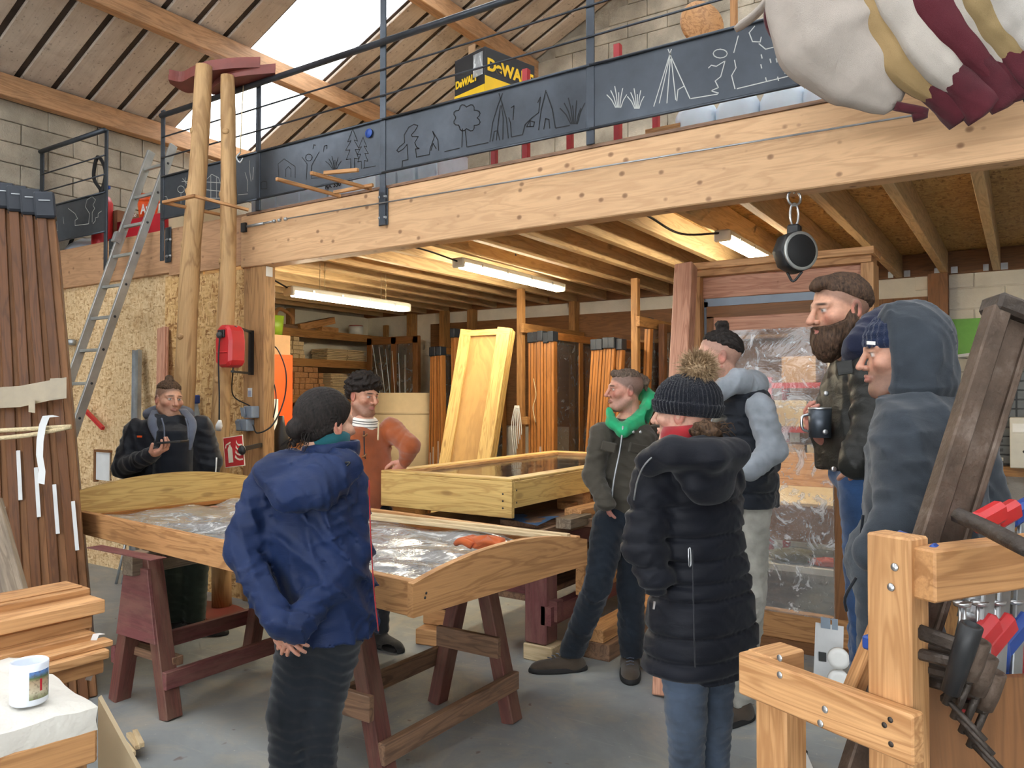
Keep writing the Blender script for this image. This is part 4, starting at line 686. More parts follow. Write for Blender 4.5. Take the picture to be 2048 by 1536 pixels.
# racks of film-wrapped window frames
def win_stack(xr, y0, n, h, length, label, grp, mat='amber', th=.062, lean=0.0, z0=.004, cap=True, glass=True, splay=0.0, leanx=0.0):
    """n frames on edge side by side, narrow edges towards the room, the last one shows its glazed face (+x)"""
    for i in range(n):
        x = xr - (n-1-i)*(th+.006); jit = random.uniform(-.02, .02); sh_ = leanx + splay*i; zz = z0; hh = h + random.uniform(-.012, .012)
        lbl = label if n == 1 else '%s, %s' % (label, ['farthest from the glass face', 'second of its row', 'third of its row', 'fourth of its row', 'fifth of its row'][i] if i < n-1 else 'showing its glazed face')
        t = thing('window_frame', lbl, 'window', (x, y0+length/2, z0), grp)
        a = lambda yy, z_: V(x+sh_*(z_-z0), yy+jit+lean*(z_-z0), z_)
        part('stile', MB().beam(a(y0+.04, zz), a(y0+.04, zz+hh), th, .08, (0, 1, 0)), mat, t, .003)
        part('stile', MB().beam(a(y0+length-.04, zz), a(y0+length-.04, zz+hh), th, .08, (0, 1, 0)), mat, t, .003)
        for z_ in (zz+.04, zz+hh-.04): part('rail', MB().beam(a(y0+.08, z_), a(y0+length-.08, z_), th, .08, (0, 0, 1)), mat, t, .003)
        part('groove', MB().beam(a(y0-.001, zz+.02), a(y0-.001, zz+hh-.05), .006, .006, (0, 1, 0)), 'darkframe', t)
        if i == n-1 and glass:
            part('mullion', MB().beam(a(y0+length/2, zz+.08), a(y0+length/2, zz+hh-.08), th*.9, .09, (0, 1, 0)), mat, t, .003)
            g = MB(); q = [a(y0+.07, zz+.07), a(y0+length-.07, zz+.07), a(y0+length-.07, zz+hh-.07), a(y0+.07, zz+hh-.07)]; q = [v+V(.016, 0, 0) for v in q]; g.add(q, [(0, 1, 2, 3)]); part('film_pane', g, 'glassdark', t)
        if cap: part('corner_cap', MB().frame(a(y0+.035, zz+hh-.045), V(1, 0, 0), V(0, 1, 0), V(0, 0, 1), th/2+.003, .06, .055), 'cap', t, .006)
        part('barcode_label', MB().beam(a(y0-.002, zz+.62+.07*(i % 3)), a(y0-.002, zz+.9+.07*(i % 3)), .016, .002, (0, 1, 0)), 'paper', t)
X = lambda px, y=7.12: onY(px, 700, y)[0]
win_stack(X(1104), 7.12, 5, 2.25, 1.25, 'amber wrapped window frame behind the hanging white strap', 'amber frames in the middle rack')
win_stack(X(1222), 7.0, 5, 2.14, 1.25, 'amber wrapped window frame leaning behind the man in the green hood', 'amber frames leaning in the next rack', leanx=.07)
win_stack(X(1262), 7.3, 1, 2.35, 1.15, 'tall amber frame with square black cap beside the rack post', 'amber frames leaning in the next rack', leanx=.04)
win_stack(X(884, 7.3), 7.3, 4, 2.16, 1.1, 'amber wrapped window frame behind the leaning yellow panel', 'amber frames in the rack behind the yellow panel', splay=-.012, leanx=.02)
win_stack(X(902, 7.3), 7.35, 1, 2.38, 1.1, 'tall amber frame with black cap beside the yellow panel', 'amber frames in the rack behind the yellow panel', glass=True)
win_stack(X(1320, 7.4), 7.45, 1, 2.3, .95, 'brown glazed frame beside the reddish leaning post', 'amber frames leaning in the next rack', mat='darkframe', cap=False)
for i, (px, lb) in enumerate(((1042, 'rack post with the white strap hanging on it'), (1271, 'rack post behind the man in the green hood'))):
    x = onY(px, 600, 7.1)[0]; t = thing('rack_post', lb, 'post', (x, 7.1, 0)); part('post_body', MB().box(x-.035, x+.035, 7.065, 7.135, 0, 2.74), 'rack', t, .003); part('side_rail', MB().box(x+.035, x+.075, 7.03, 8.42, 2.26, 2.36), 'rack', t, .003); part('bracket', MB().box(x+.0, x+.13, 7.02, 7.07, 1.28, 1.36), 'rack', t)
t = thing('cloth_strap', 'bundle of white webbing hanging on the rack post', 'strap', (onY(1033, 830, 7.0)[0], 7.0, 1.2)); xs = onY(1033, 830, 7.0)[0]
for i in range(6): part('strand', MB().tube(bez([(xs+.01*i-.02, 7.0, 1.48), (xs-.05+.025*i, 6.98, 1.25), (xs-.02+.018*i, 6.99, .92+.05*i)], 10), .01, 5, flat=.3), 'paper', t)
one('loose_string', MB().tube(bez([onY(1067, 757, 7.1), onY(1072, 790, 7.1), onY(1066, 815, 7.1), onY(1071, 845, 7.1)], 16), .005, 5), 'rope', 'loose white string dangling on an amber frame', 'string')
# big glazed frame at the back of the store with brown fibre drum in front
win_stack(X(832, 8.0)+.0, 7.0, 1, 2.05, .02, 'x', 'x', cap=False) if False else None
t = thing('glazed_frame', 'two light brown glazed window standing in the store corner', 'window', (-6.7, 8.0, 0)); xa, xb = onY(737, 690, 7.9)[0], onY(838, 690, 7.9)[0]; zt = onY(737, 678, 7.9)[2]
for x in (xa+.04, xb-.04, (xa+xb)/2+.03): part('stile', MB().box(x-.045, x+.045, 7.87, 7.93, .3, zt), 'brownwood' if x < xb else 'darkframe', t, .003)
for z in (.34, zt-.04): part('rail', MB().box(xa, xb, 7.87, 7.93, z-.05, z+.05), 'brownwood', t, .003)
g = MB().add([(xa+.08, 7.89, .4), (xb-.08, 7.89, .4), (xb-.08, 7.89, zt-.09), (xa+.08, 7.89, zt-.09)], [(0, 1, 2, 3)]); part('film_pane', g, 'glassdark', t)
d = onY(790, 830, 7.3); t = thing('cardboard_drum', 'wide pale cardboard roll behind the man in orange', 'drum', (d[0], 7.4, 0)); part('drum_body', MB().lathe([(0, .3), (.5, .3), (.5, 1.62), (.47, 1.62), (.47, 1.5)], (d[0], 7.55, 0), n=32), 'cartonp', t); part('wrap_band', MB().lathe([(.502, 1.36), (.506, 1.36), (.506, 1.4), (.502, 1.4)], (d[0], 7.55, 0), n=32), 'cartonp', t); part('drum_stand', MB().box(d[0]-.45, d[0]+.45, 7.15, 7.95, 0, .3), 'rack', t)
for i in range(6):
    a = onY(745+i*13, 690+i*4, 7.7); b = onY(765+i*9, 820, 7.6); one('plastic_rod', MB().tube([a, b], .004, 5), 'tub', ['first', 'second', 'third', 'fourth', 'fifth', 'sixth'][i] + ' thin clear rod from the shelves before the corner window', 'rod', 'clear rods in the store corner')
# leaning yellow panel doors
def panel_door(off, lab):
    A_, B_ = P(924, 660, 7.6), P(1021, 655, 7.5); C_, D_ = P(868, 1010, 7.35), P(965, 1014, 7.25)
    n = nrm(np.cross(B_-A_, C_-A_)); n = n if n[1] < 0 else -n; o = -n*off; A_, B_, C_, D_ = [v+o for v in (A_, B_, C_, D_)]; dn = nrm((C_-A_)+(D_-B_)); sc_ = (A_[2])/-dn[2]; C_ = A_+dn*sc_*.995; D_ = B_+dn*(B_[2]/-dn[2])*.995
    t = thing('panel_door', lab, 'panel', C_); X_ = nrm(B_-A_); w = np.linalg.norm(B_-A_); L = np.linalg.norm(C_-A_)
    part('core_sheet', MB().frame((A_+B_+C_+D_)/4-n*.02, -dn, X_, n, L/2, w/2-.02, .012), 'ply', t)
    for e, f, ww in ((A_+X_*.045, C_+X_*.045, .11), (B_-X_*.06, D_-X_*.06, .13)): part('stile', MB().beam(e, f, .035, ww, X_), 'yellow', t, .003)
    part('rail', MB().beam(A_+dn*.04, B_+dn*.04, .036, .06, dn), 'yellow', t, .003); part('edge_strip', MB().beam(B_-n*.06, D_-n*.06, .06, .02, X_), 'yellow', t)
panel_door(0, 'yellow framed plywood panel leaning in front of the racks'); panel_door(.09, 'second yellow panel just behind the leaning plywood panel')
# fluorescent lamps
def lamp(a, b, label, hang=0.0):
    t = thing('strip_light', label, 'lamp', (a+b)/2); d = nrm(b-a); part('lamp_housing', MB().beam(a, b, .11, .05, off=.03), 'stone', t, .012)
    part('diffuser', MB().beam(a+d*.03, b-d*.03, .085, .05, off=-.005), 'tube', t, .015)
    for e in (a, b): part('end_cap', MB().frame(e+V(0, 0, .012), d, np.cross((0, 0, 1), d), V(0, 0, 1), .02, .058, .04), 'stone', t, .01)
    for f in (.15, .38, .62, .85):
        q = a+(b-a)*f; part('clip', MB().frame(q+V(0, 0, .02), d, np.cross((0, 0, 1), d), V(0, 0, 1), .012, .06, .015), 'galv', t)
    if hang:
        for f in (.25, .78):
            q = a+(b-a)*f
            for s in (-1, 1): part('suspension_cord', MB().tube([q+V(s*.03, 0, .06), q+V(s*.03, 0, hang)], .004, 5), 'rope', t)
    return t
lamp(V(-5.15, 4.45, 2.45), V(-5.15, 5.93, 2.45), 'fluorescent strip light hanging on cords near the shelves', .3)
lamp(V(-3.86, 5.1, 2.66), V(-3.90, 6.85, 2.66), 'fluorescent strip light fixed in the middle of the joists')
lamp(V(-1.72, 5.28, 2.67), V(-1.72, 6.8, 2.67), 'fluorescent strip light above the film covered door')
one('lamp_cable', MB().tube(bez([(-1.72, 5.28, 2.70), (-1.95, 5.1, 2.69), (-2.0, 4.7, 2.73), (-2.0, 4.3, 2.745)], 20), .008, 6), 'cable', 'black cable feeding the strip light above the door', 'cable')
one('lamp_cable', MB().tube(bez([(-5.15, 4.45, 2.48), (-5.2, 4.2, 2.58), (-5.3, 4.1, 2.62)], 14), .007, 6), 'cable', 'black cable feeding the hanging strip light', 'cable')
one('lamp_cable', MB().tube(bez([(-3.86, 5.1, 2.68), (-3.9, 4.7, 2.72), (-4.0, 4.2, 2.745)], 14), .007, 6), 'cable', 'black cable feeding the middle strip light', 'cable')

q = G(466, 1188); q = V(q[0], q[1], 0); t = thing('fire_extinguisher', 'red fire extinguisher standing on the floor by the log base', 'extinguisher', q); part('cylinder', MB().lathe([(0, 0), (.07, 0), (.075, .02), (.075, .38), (.05, .44), (.025, .46)], q), 'red', t); part('valve', MB().lathe([(.025, .46), (.03, .5), (.015, .53), (0, .53)], q), 'black', t); part('hose', MB().tube(bez([q+UP*.5, q+V(-.1, -.03, .42), q+V(-.09, -.02, .15)], 12), .012, 8), 'rubber', t)
a = G(232, 1168); t = thing('folding_stool', 'thin legged metal stool behind the gusseted trestle', 'stool', a)
for dx in (0, .05): part('leg', MB().tube([a+RT*dx, a+RT*(dx+.09)+UP*.5+FW*.05], .011, 8), 'galv', t)
for dx in (.25, .3): part('leg', MB().tube([a+RT*dx+FW*.1, a+RT*(dx-.06)+UP*.5+FW*.05], .011, 8), 'galv', t)
part('seat', MB().frame(a+RT*.17+FW*.06+UP*.51, RT, FW, UP, .16, .14, .015), 'redstain', t, .006)
# ================================================================ the arched frame on two trestles
A0 = V(-1.81, 2.108, 0); an = math.radians(5.5); eX = V(-math.cos(an), math.sin(an), 0); eY = V(math.sin(an), math.cos(an), 0); LX, LY, TZ = 2.68, 1.08, .80
def T1p(u, v, z): return A0 + eX*u + eY*v + UP*z
def arch(n, z0, ze, zm): return [(0, z0), (1, z0)] + [(1-i/n, ze+(zm-ze)*(1-(2*(1-i/n)-1)**2)) for i in range(n+1)]
t = thing('arched_roof_frame', 'large larch frame with arched ends wrapped in film on trestles', 'frame', T1p(LX/2, LY/2, TZ))
part('side_board', MB().beam(T1p(.0, .018, TZ+.06), T1p(LX, .018, TZ+.06), .036, .125), 'larch', t, .003)
part('side_board', MB().beam(T1p(.0, LY-.018, TZ+.065), T1p(LX, LY-.018, TZ+.065), .036, .135), 'larch_l', t, .003)
part('arched_end', MB().prism(arch(20, TZ, TZ+.118, TZ+.185), T1p(-.03, -.01, 0), eY*(LY+.02), UP, eX*.03), 'larch', t)
part('arched_end', MB().prism(arch(20, TZ-.005, TZ+.235, TZ+.30), T1p(LX, -.01, 0), eY*(LY+.02), UP, eX*.03), 'yellow', t)
part('arch_lining', MB().prism([(a*.96+.02, b-.012) for a, b in arch(20, TZ+.03, TZ+.118, TZ+.185)], T1p(0, 0, 0), eY*LY, UP, eX*.012), 'larch_l', t)
for v in (.09, LY-.09): part('inner_rail', MB().beam(T1p(.04, v, TZ+.05), T1p(LX-.02, v, TZ+.05), .10, .045), 'rosewood', t, .003)
for u in (.10, LX-.09, LX*.5): part('inner_stile', MB().beam(T1p(u, .1, TZ+.05), T1p(u, LY-.1, TZ+.05), .09, .045), 'rosewood', t, .003)
part('ledge', MB().beam(T1p(LX-.02, .05, TZ+.09), T1p(LX-.02, LY-.05, TZ+.09), .03, .02), 'amber', t); part('ledge', MB().beam(T1p(.05, LY-.06, TZ+.085), T1p(LX-.05, LY-.06, TZ+.085), .025, .02), 'amber', t)
u_, v_ = np.meshgrid(np.linspace(.06, LX-.05, 70), np.linspace(.05, LY-.05, 40), indexing='ij')
hz = .008*np.sin(9*u_+5*np.sin(4*v_))+.006*np.sin(23*v_+7*u_)+.012*np.abs(np.sin(3.1*u_+6.3*v_))**6
part('packing_film', MB().grid(A0+eX*u_[..., None]+eY*v_[..., None]+UP*(TZ+.085+hz)[..., None]), 'film2', t)
pv = MB().add([T1p(.14, .14, TZ+.05), T1p(LX-.13, .14, TZ+.05), T1p(LX-.13, LY-.14, TZ+.05), T1p(.14, LY-.14, TZ+.05)], [(0, 1, 2, 3)]); part('glass_pane', pv, 'pane', t); part('brightening_panel', MB().beam(T1p(.05, LY/2, TZ+.012), T1p(LX-.03, LY/2, TZ+.012), LY-.08, .012), 'pale', t)  # pale panel added under the glass to brighten it
for u in (.06, .09, LX-.04):
    for v in (.014,): part('screw', MB().lathe([(.005, 0), (.005, .001), (0, .001)], T1p(-.0305, v+.02+u*.2, TZ+.03+u*.5), -eX, 8), 'black', t)
one('white_lath', MB().beam(T1p(.03, LY-.05, TZ+.135), T1p(2.2, LY-.2, TZ+.12), .03, .02), 'pale', 'whitish lath lying on the film, ending at the arched corner', 'lath', bevel=.002)
one('white_lath', MB().beam(T1p(.05, LY-.09, TZ+.13), T1p(2.3, LY-.31, TZ+.115), .028, .018), 'pale', 'whitish lath nearer the glove inside the arched frame', 'lath', bevel=.002)
# trestles
def trestle(cx, y0, y1, h, spread, mat, label, gus=False, mat2=None, rot=0.0):
    t = thing('saw_horse', label, 'trestle', (cx, (y0+y1)/2, 0)); R = rotm((0, 0, 1), rot); c = V(cx, (y0+y1)/2, 0)
    q = lambda x, y, z: c + R@(V(x, y, z)-c); w = .09
    part('top_beam', MB().beam(q(cx, y0-.1, h-.055), q(cx, y1+.1, h-.055), .085, .11), 'greyend' if gus else mat, t, .004)
    for y in (y0, y1):
        for s in (-1, 1):
            part('leg', MB().beam(q(cx+s*.045, y, h-.03), q(cx+s*spread, y, .0), .07, .085, (0, 1, 0)), mat, t, .004)
        part('cross_rail', MB().beam(q(cx-spread*.82, y-.05, .36), q(cx+spread*.82, y-.05, .36), .03, .10), mat2 or mat, t, .003) if not gus else part('cross_rail', MB().beam(q(cx-spread*.9, y+.05, .26), q(cx+spread*.9, y+.05, .26), .06, .045), 'oldlarch', t, .003)
        if gus: part('gusset_plate', MB().prism([(-.10, .72), (.10, .72), (.17, .36), (-.17, .36)], q(cx, y-.055, 0), R[:, 0], (0, 0, 1), (0, .02, 0)), 'redpaint', t, .003)
    for s in (-1, 1): part('side_rail', MB().beam(q(cx+s*spread*.86+s*.03, y0-.04, .19 if s > 0 else .24), q(cx+s*spread*.86+s*.03, y1+.04, .19 if s > 0 else .24), .035, .085), mat2 or mat, t, .003)
trestle(-3.72, 2.30, 3.12, .795, .225, 'redwood', 'dark red trestle with plywood gusset under the far end of the arched frame', True, 'redpaint')
trestle(-2.31, 2.30, 3.18, .795, .23, 'redwood', 'brown timber trestle under the near end of the arched frame', False, 'oldlarch')
one('spacer_board', MB().box(-4.02, -3.45, 2.16, 2.24, .796, .80), 'redpaint', 'thin dark red spacer board lying on the gusseted trestle', 'spacer')
# work glove on the film
def rag(name, c, col, label, cat, s=1.0, mat=None):
    M['rag'+name+col] = fabric('cloth_'+col, {'orange': (190, 96, 52), 'green': (96, 88, 58), 'red': (176, 66, 44)}[col], .9, 500, .4); mb = MB(); n, m_ = 9, 14; g = []
    for i in range(n):
        a = math.pi*i/(n-1)
        g.append([(c[0]+s*.10*math.sin(a)*math.cos(b)*(1+.25*math.sin(3*b+i)), c[1]+s*.055*math.sin(a)*math.sin(b)*(1+.3*math.sin(2*b+i*2)), c[2]+s*.028*(1-math.cos(a))*(1+.2*math.sin(4*b))) for b in np.linspace(0, 2*math.pi, m_)])
    mb.grid(g); return mb, 'rag'+name+col
gp = G(975, 1100, .905); t = thing('work_glove', 'orange leather work glove lying inside the arched frame', 'glove', gp)
mb, mm = rag('g', gp+V(0, 0, .0), 'orange', '', ''); part('palm', mb, mm, t)
for i in range(4): a = gp+V(-.05, -.045+.028*i, .02); part('finger', MB().tube(bez([a, a+V(-.05, -.01, .018), a+V(-.085, -.012+.004*i, .0)], 8), [.016, .017, .017, .016, .016, .015, .014, .009], 8), mm, t)
part('cuff', MB().tube(bez([gp+V(.06, 0, .02), gp+V(.13, .02, .025)], 6), [.035, .04, .044, .046, .047, .048], 12, flat=.5), 'redstain', t)
# ================================================================ pale glazed box on the old work bench
bx0, bx1, by0, by1, bz0, bz1 = -3.40, -2.41, 3.68, 5.85, .885, 1.092
t = thing('roof_light_box', 'pale spruce box frame with glass lying on the old bench', 'frame', ((bx0+bx1)/2, (by0+by1)/2, bz0))
part('side_board', MB().box(bx0, bx1, by0, by0+.03, bz0, bz1), 'yellow', t, .003); part('side_board', MB().box(bx0, bx1, by1-.03, by1, bz0, bz1), 'yellow', t, .003)
part('side_board', MB().box(bx0, bx0+.03, by0+.03, by1-.03, bz0, bz1), 'yellow', t, .003); part('side_board', MB().box(bx1-.03, bx1, by0+.03, by1-.03, bz0+.055, bz1), 'yellow', t, .003)
for a in ((bx0, bx1, by0, by0+.09), (bx0, bx1, by1-.09, by1), (bx0, bx0+.09, by0+.09, by1-.09), (bx1-.09, bx1, by0+.09, by1-.09)): part('top_rail', MB().box(*a, bz1, bz1+.016), 'yellow', t, .004)
for a in ((bx0+.09, bx1-.09, by0+.09, by0+.11), (bx0+.09, bx1-.09, by1-.11, by1-.09), (bx0+.09, bx0+.11, by0+.09, by1-.09), (bx1-.11, bx1-.09, by0+.09, by1-.09)): part('glazing_bead', MB().box(*a, bz1-.012, bz1+.008), 'larch_l', t)
part('glass_pane', MB().box(bx0+.1, bx1-.1, by0+.1, by1-.1, bz1-.016, bz1-.010), 'pane', t); part('brightening_panel', MB().box(bx0+.03, bx1-.03, by0+.03, by1-.03, bz1-.05, bz1-.04), 'pale', t)  # pale panel added under the pane, its tone imitating a bright reflection
for z in (.94, .98, 1.02): part('screw', MB().lathe([(.006, 0), (.006, .001), (0, .001)], (bx1-.06, by0-.0005, z), (0, -1, 0), 8), 'black', t)
for z in (.97, 1.04): part('screw', MB().lathe([(.006, 0), (.006, .001), (0, .001)], (bx1+.0005, by0+.05, z), (1, 0, 0), 8), 'black', t)
wb_ = thing('old_work_bench', 'old red legged work bench standing on timber blocks', 'bench', (-2.8, 5.2, 0))
for y in (4.05, 6.6):
    for x in (-2.44, -3.18):
        lg = part('leg', MB().box(x-.075, x+.075, y-.07, y+.07, .10 if x > -3 else .2, .74), 'redpaint', wb_, .008); part('rail_end', MB().box(x-.02, x+.13, y-.035, y+.035, .24, .36), 'redpaint', lg)
    part('end_rail', MB().box(-3.2, -2.4, y-.03, y+.03, .34, .44), 'redpaint', wb_)
part('bench_top', MB().box(-3.3, -2.34, 3.85, 6.9, .74, .80), 'oldlarch', wb_, .004)
for x in (-2.37, -3.22): part('side_rail', MB().box(x-.03, x+.03, 4.0, 6.7, .64, .74), 'redpaint', wb_)
part('long_rail', MB().box(-2.4, -2.33, 3.98, 6.8, .22, .33), 'redpaint', wb_)
for i, (x, y, z0, z1, lb) in enumerate(((-2.42, 4.05, 0, .1, 'pale timber block under the red bench leg by the boot'), (-3.18, 4.03, .1, .2, 'upper brown timber block under the far bench leg'), (-3.16, 3.93, 0, .1, 'lower brown timber block on the floor under the bench'))):
    one('timber_block', MB().box(x-.1, x+.1, y-.08, y+.08, z0, z1-.002, .1*i), 'larch' if i else 'pale', lb, 'block', bevel=.006)
one('spacer_block', MB().box(-2.62, -2.42, 4.55, 4.66, .815, .945), 'larch', 'short brown block propping the glazed box', 'block', bevel=.004)
for i, (x0, x1, y0, y1, z0, z1, m_, lb) in enumerate(((-2.62, -2.36, 3.9, 4.9, .80, .835, 'oldlarch', 'reddish grooved board flat on the bench edge under the glazed box'), (-2.34, -2.22, 4.2, 5.9, .84, .885, 'larch_l', 'orange brown batten lying across the bench boards'), (-2.55, -2.45, 4.45, 6.2, .835, .88, 'larch', 'brown batten just behind the short propping block'), (-2.30, -2.2, 3.98, 4.25, .80, .86, 'greyend', 'short grey timber end poking from the bench'), (-2.36, -2.20, 4.2, 6.9, .785, .835, 'oldlarch', 'long dark board overhanging the bench edge'), (-3.3, -2.25, 4.3, 4.36, .80, .83, 'greyend', 'thin grey crosspiece under the glazed box'))):
    one('loose_board', MB().box(x0, x1, y0, y1, z0, z1, .02*i-.05), m_, lb, 'board', bevel=.003)
one('blue_sheet', MB().grid([[(-2.62+.09*i, 3.86+.09*j, .838+.012*math.sin(i*1.7+j)) for j in range(4)] for i in range(4)]), 'bluesheet', 'scrap of blue plastic sheet on the bench corner', 'sheet')
for i in range(7):
    z = .34+.045*i
    one('stored_plank', MB().box(-3.05+.03*(i % 3), -2.46-.06*((i*3) % 4), 4.0+.07*((i*5) % 4), 6.7, z, z+.036, .015*((i % 3)-1)), ['oldlarch', 'pale', 'greyend', 'larch'][i % 4], ['lowest plank', 'second plank from below', 'third plank from below', 'middle plank', 'plank just above the middle', 'plank second from the top', 'topmost plank'][i]+' stored on the rail under the old bench', 'plank', 'planks under the old bench', .003)
one('long_plank', MB().box(-2.26, -2.2, 4.15, 6.9, .38, .60), 'larch', 'wide plank on edge along the old bench behind the man in jeans', 'plank', bevel=.003)
one('long_plank', MB().box(-2.24, -2.1, 4.2, 6.9, .102, .18), 'larch_l', 'low plank near the floor along the old bench', 'plank', bevel=.003); one('long_plank', MB().box(-2.28, -2.06, 4.2, 6.9, .0, .10), 'oldlarch', 'dark timber lying on the floor along the old bench', 'plank', bevel=.003)
# ================================================================ the wrapped door set in its timber frame
dx0, dx1, dy = -1.83, -.73, 5.0
t = thing('door_1', 'tall door in timber frame with film covered glass', None, ((dx0+dx1)/2, dy, 0), kind='structure')
part('head_board', MB().box(dx0-.0, dx1+.02, dy-.10, dy+.18, 2.40, 2.445), 'larch_l', t, .003); part('head_board', MB().box(dx0, dx1, dy-.06, dy+.16, 2.36, 2.40), 'larch', t)
for x in (dx0+.03, dx1-.025): part('jamb', MB().box(x-.035, x+.035, dy-.05, dy+.15, 0.0, 2.36), 'larch' if x < -1 else 'larch_l', t, .003)
part('frame_head', MB().box(dx0+.06, dx1-.06, dy+.01, dy+.09, 2.22, 2.36), 'rosewood', t, .003); part('seal_strip', MB().box(dx0+.06, dx1-.06, dy+.03, dy+.05, 2.165, 2.22), 'greyp', t)
for x in (dx0+.075, dx1-.075): part('seal_strip', MB().box(x-.015, x+.015, dy+.03, dy+.05, .05, 2.2), 'greyp', t)
part('frame_rail', MB().box(dx0+.09, dx1-.09, dy, dy+.07, 2.085, 2.165), 'brownwood', t, .003); part('sill', MB().box(dx0+.06, dx1-.06, dy-.02, dy+.1, 0, .07), 'brownwood', t)
lf = part('leaf_rail', MB().box(dx0+.14, dx1-.14, dy-.005, dy+.06, 1.99, 2.09), 'rosewood', t, .003); part('leaf_rail', MB().box(dx0+.14, dx1-.14, dy-.005, dy+.06, .07, .24), 'larch', t, .003)
for x, m_ in ((dx0+.115, 'brownwood'), (dx1-.115, 'brownwood')): part('frame_stile', MB().box(x-.025, x+.025, dy, dy+.07, .05, 2.1), m_, t, .003)
for x, m_ in ((dx0+.185, 'rosewood'), (dx1-.185, 'brownwood')): part('leaf_stile', MB().box(x-.045, x+.045, dy-.004, dy+.06, .07, 2.09), m_, t, .003)
gx, gz = np.meshgrid(np.linspace(dx0+.22, dx1-.22, 36), np.linspace(.23, 2.0, 70), indexing='ij'); wv = .004*np.sin(11*gx+4*np.sin(5*gz))+.003*np.sin(19*gz+9*gx)
part('film_pane', MB().grid(np.stack([gx, dy-.012+wv, gz], -1)), 'film', t)
bt, tp = G(1331, 1392), P(1372, 532, 4.86)
one('leaning_post', MB().beam(bt+UP*.0, tp, .115, .10, (0, 1, 0)), 'rosewood', 'reddish planed post leaning on the door frame', 'post', bevel=.005)
# bench, frames, red rack with boxes: stand-ins for the shapes in the glass
t = thing('assembly_bench', 'pale bench with timber edges placed behind the film covered door', 'bench', (-1.2, 6.3, 0)); part('bench_top', MB().box(-2.0, -.3, 5.75, 6.9, .78, .82), 'pale', t, .004)
part('side_frame', MB().box(-2.0, -.3, 6.84, 6.9, .82, 1.1), 'larch_l', t, .003); part('front_board', MB().box(-2.0, -.3, 5.72, 5.75, .55, .80), 'brownwood', t)
for x in (-1.9, -.4): part('leg', MB().box(x-.05, x+.05, 5.8, 5.9, 0, .78), 'rack', t); part('leg', MB().box(x-.05, x+.05, 6.7, 6.8, 0, .78), 'rack', t)
part('lower_top', MB().box(-1.95, -.35, 5.5, 5.75, .38, .42), 'stone', t)
mb, mm = rag('a', V(-1.35, 5.62, .42), 'green', '', '', 1.6); rg_ = one('cloth_rag', mb, mm, 'crumpled olive rag on the low bench behind the door', 'rag'); mb, mm = rag('b', V(-1.13, 5.6, .42), 'red', '', '', 1.0); one('cloth_rag', mb, mm, 'crumpled red rag on the low bench behind the door', 'rag')
t = thing('red_rack', 'red steel rack with boxes placed behind the film covered door', 'rack', (-1.0, 7.6, 0))
for x in (-1.95, -1.0):
    for y in (7.3, 7.9): part('upright', MB().box(x-.03, x+.03, y-.03, y+.03, 0, 1.75), 'redsteel', t)
for z in (.9, 1.3, 1.7): part('rack_beam', MB().box(-1.98, -.97, 7.27, 7.33, z-.05, z), 'redsteel', t); part('rack_shelf', MB().box(-1.95, -1.0, 7.3, 7.9, z-.02, z), 'ply', t)
for i, (x, z) in enumerate(((-1.8, .9), (-1.48, .9), (-1.16, .9), (-1.78, 1.3), (-1.46, 1.3), (-1.14, 1.3), (-1.7, 1.7), (-1.3, 1.7))):
    one('small_carton', MB().box(x-.15, x+.15, 7.35, 7.7, z, z+.24), 'cartonp' if i % 2 else 'carton', ['tan carton on the low shelf of the red rack', 'cream carton in the middle of the low red rack shelf', 'tan carton at the open end of the low red rack shelf', 'cream carton on the middle shelf of the red rack', 'tan carton in the middle of the red rack', 'cream carton at the end of the middle red rack shelf', 'tan carton on top of the red rack', 'cream carton on top of the red rack'][i], 'carton', 'cartons on the red rack', .004)
# paper sheet and tape rolls at the foot of the door
q = P(1655, 1318, 3.5); q = V(q[0], q[1], 0); t = thing('printed_sheet', 'printed technical drawing sheet standing below the door glass', 'sheet', q)
sp_ = P(1655, 1312, 4.35); t.location = Vector((sp_[0], sp_[1], 0)); ORG[t.name] = t.location.copy(); sp_ = V(sp_[0], sp_[1], sp_[2])
part('paper', MB().beam(V(sp_[0], sp_[1], .0), V(sp_[0], sp_[1]+.06, sp_[2]+.16), .15, .003, (0, 1, 0)), 'paper', t)
for i, (u, z, w, h) in enumerate(((-.02, .30, .05, .06), (.03, .30, .03, .06), (-.03, .12, .04, .05))): part('printed_drawing', MB().box(sp_[0]+u-w/2, sp_[0]+u+w/2, sp_[1]-.004+.06*(z/(sp_[2]+.16))-.006, sp_[1]-.002+.06*(z/(sp_[2]+.16))-.004, z-h/2, z+h/2), 'greyp' if i < 2 else 'darkgrey', t)
for i, py in enumerate((1338, 1310)):
    c = P(1677, py, 4.2); one('tape_roll', MB().lathe([(.03, -.02), (.055, -.02), (.055, .02), (.03, .02)], V(c[0], c[1], .056+i*.115), (.3, -1, .1), 20), 'white', ['lower white tape roll by the door sill', 'upper white tape roll by the door sill'][i], 'tape')
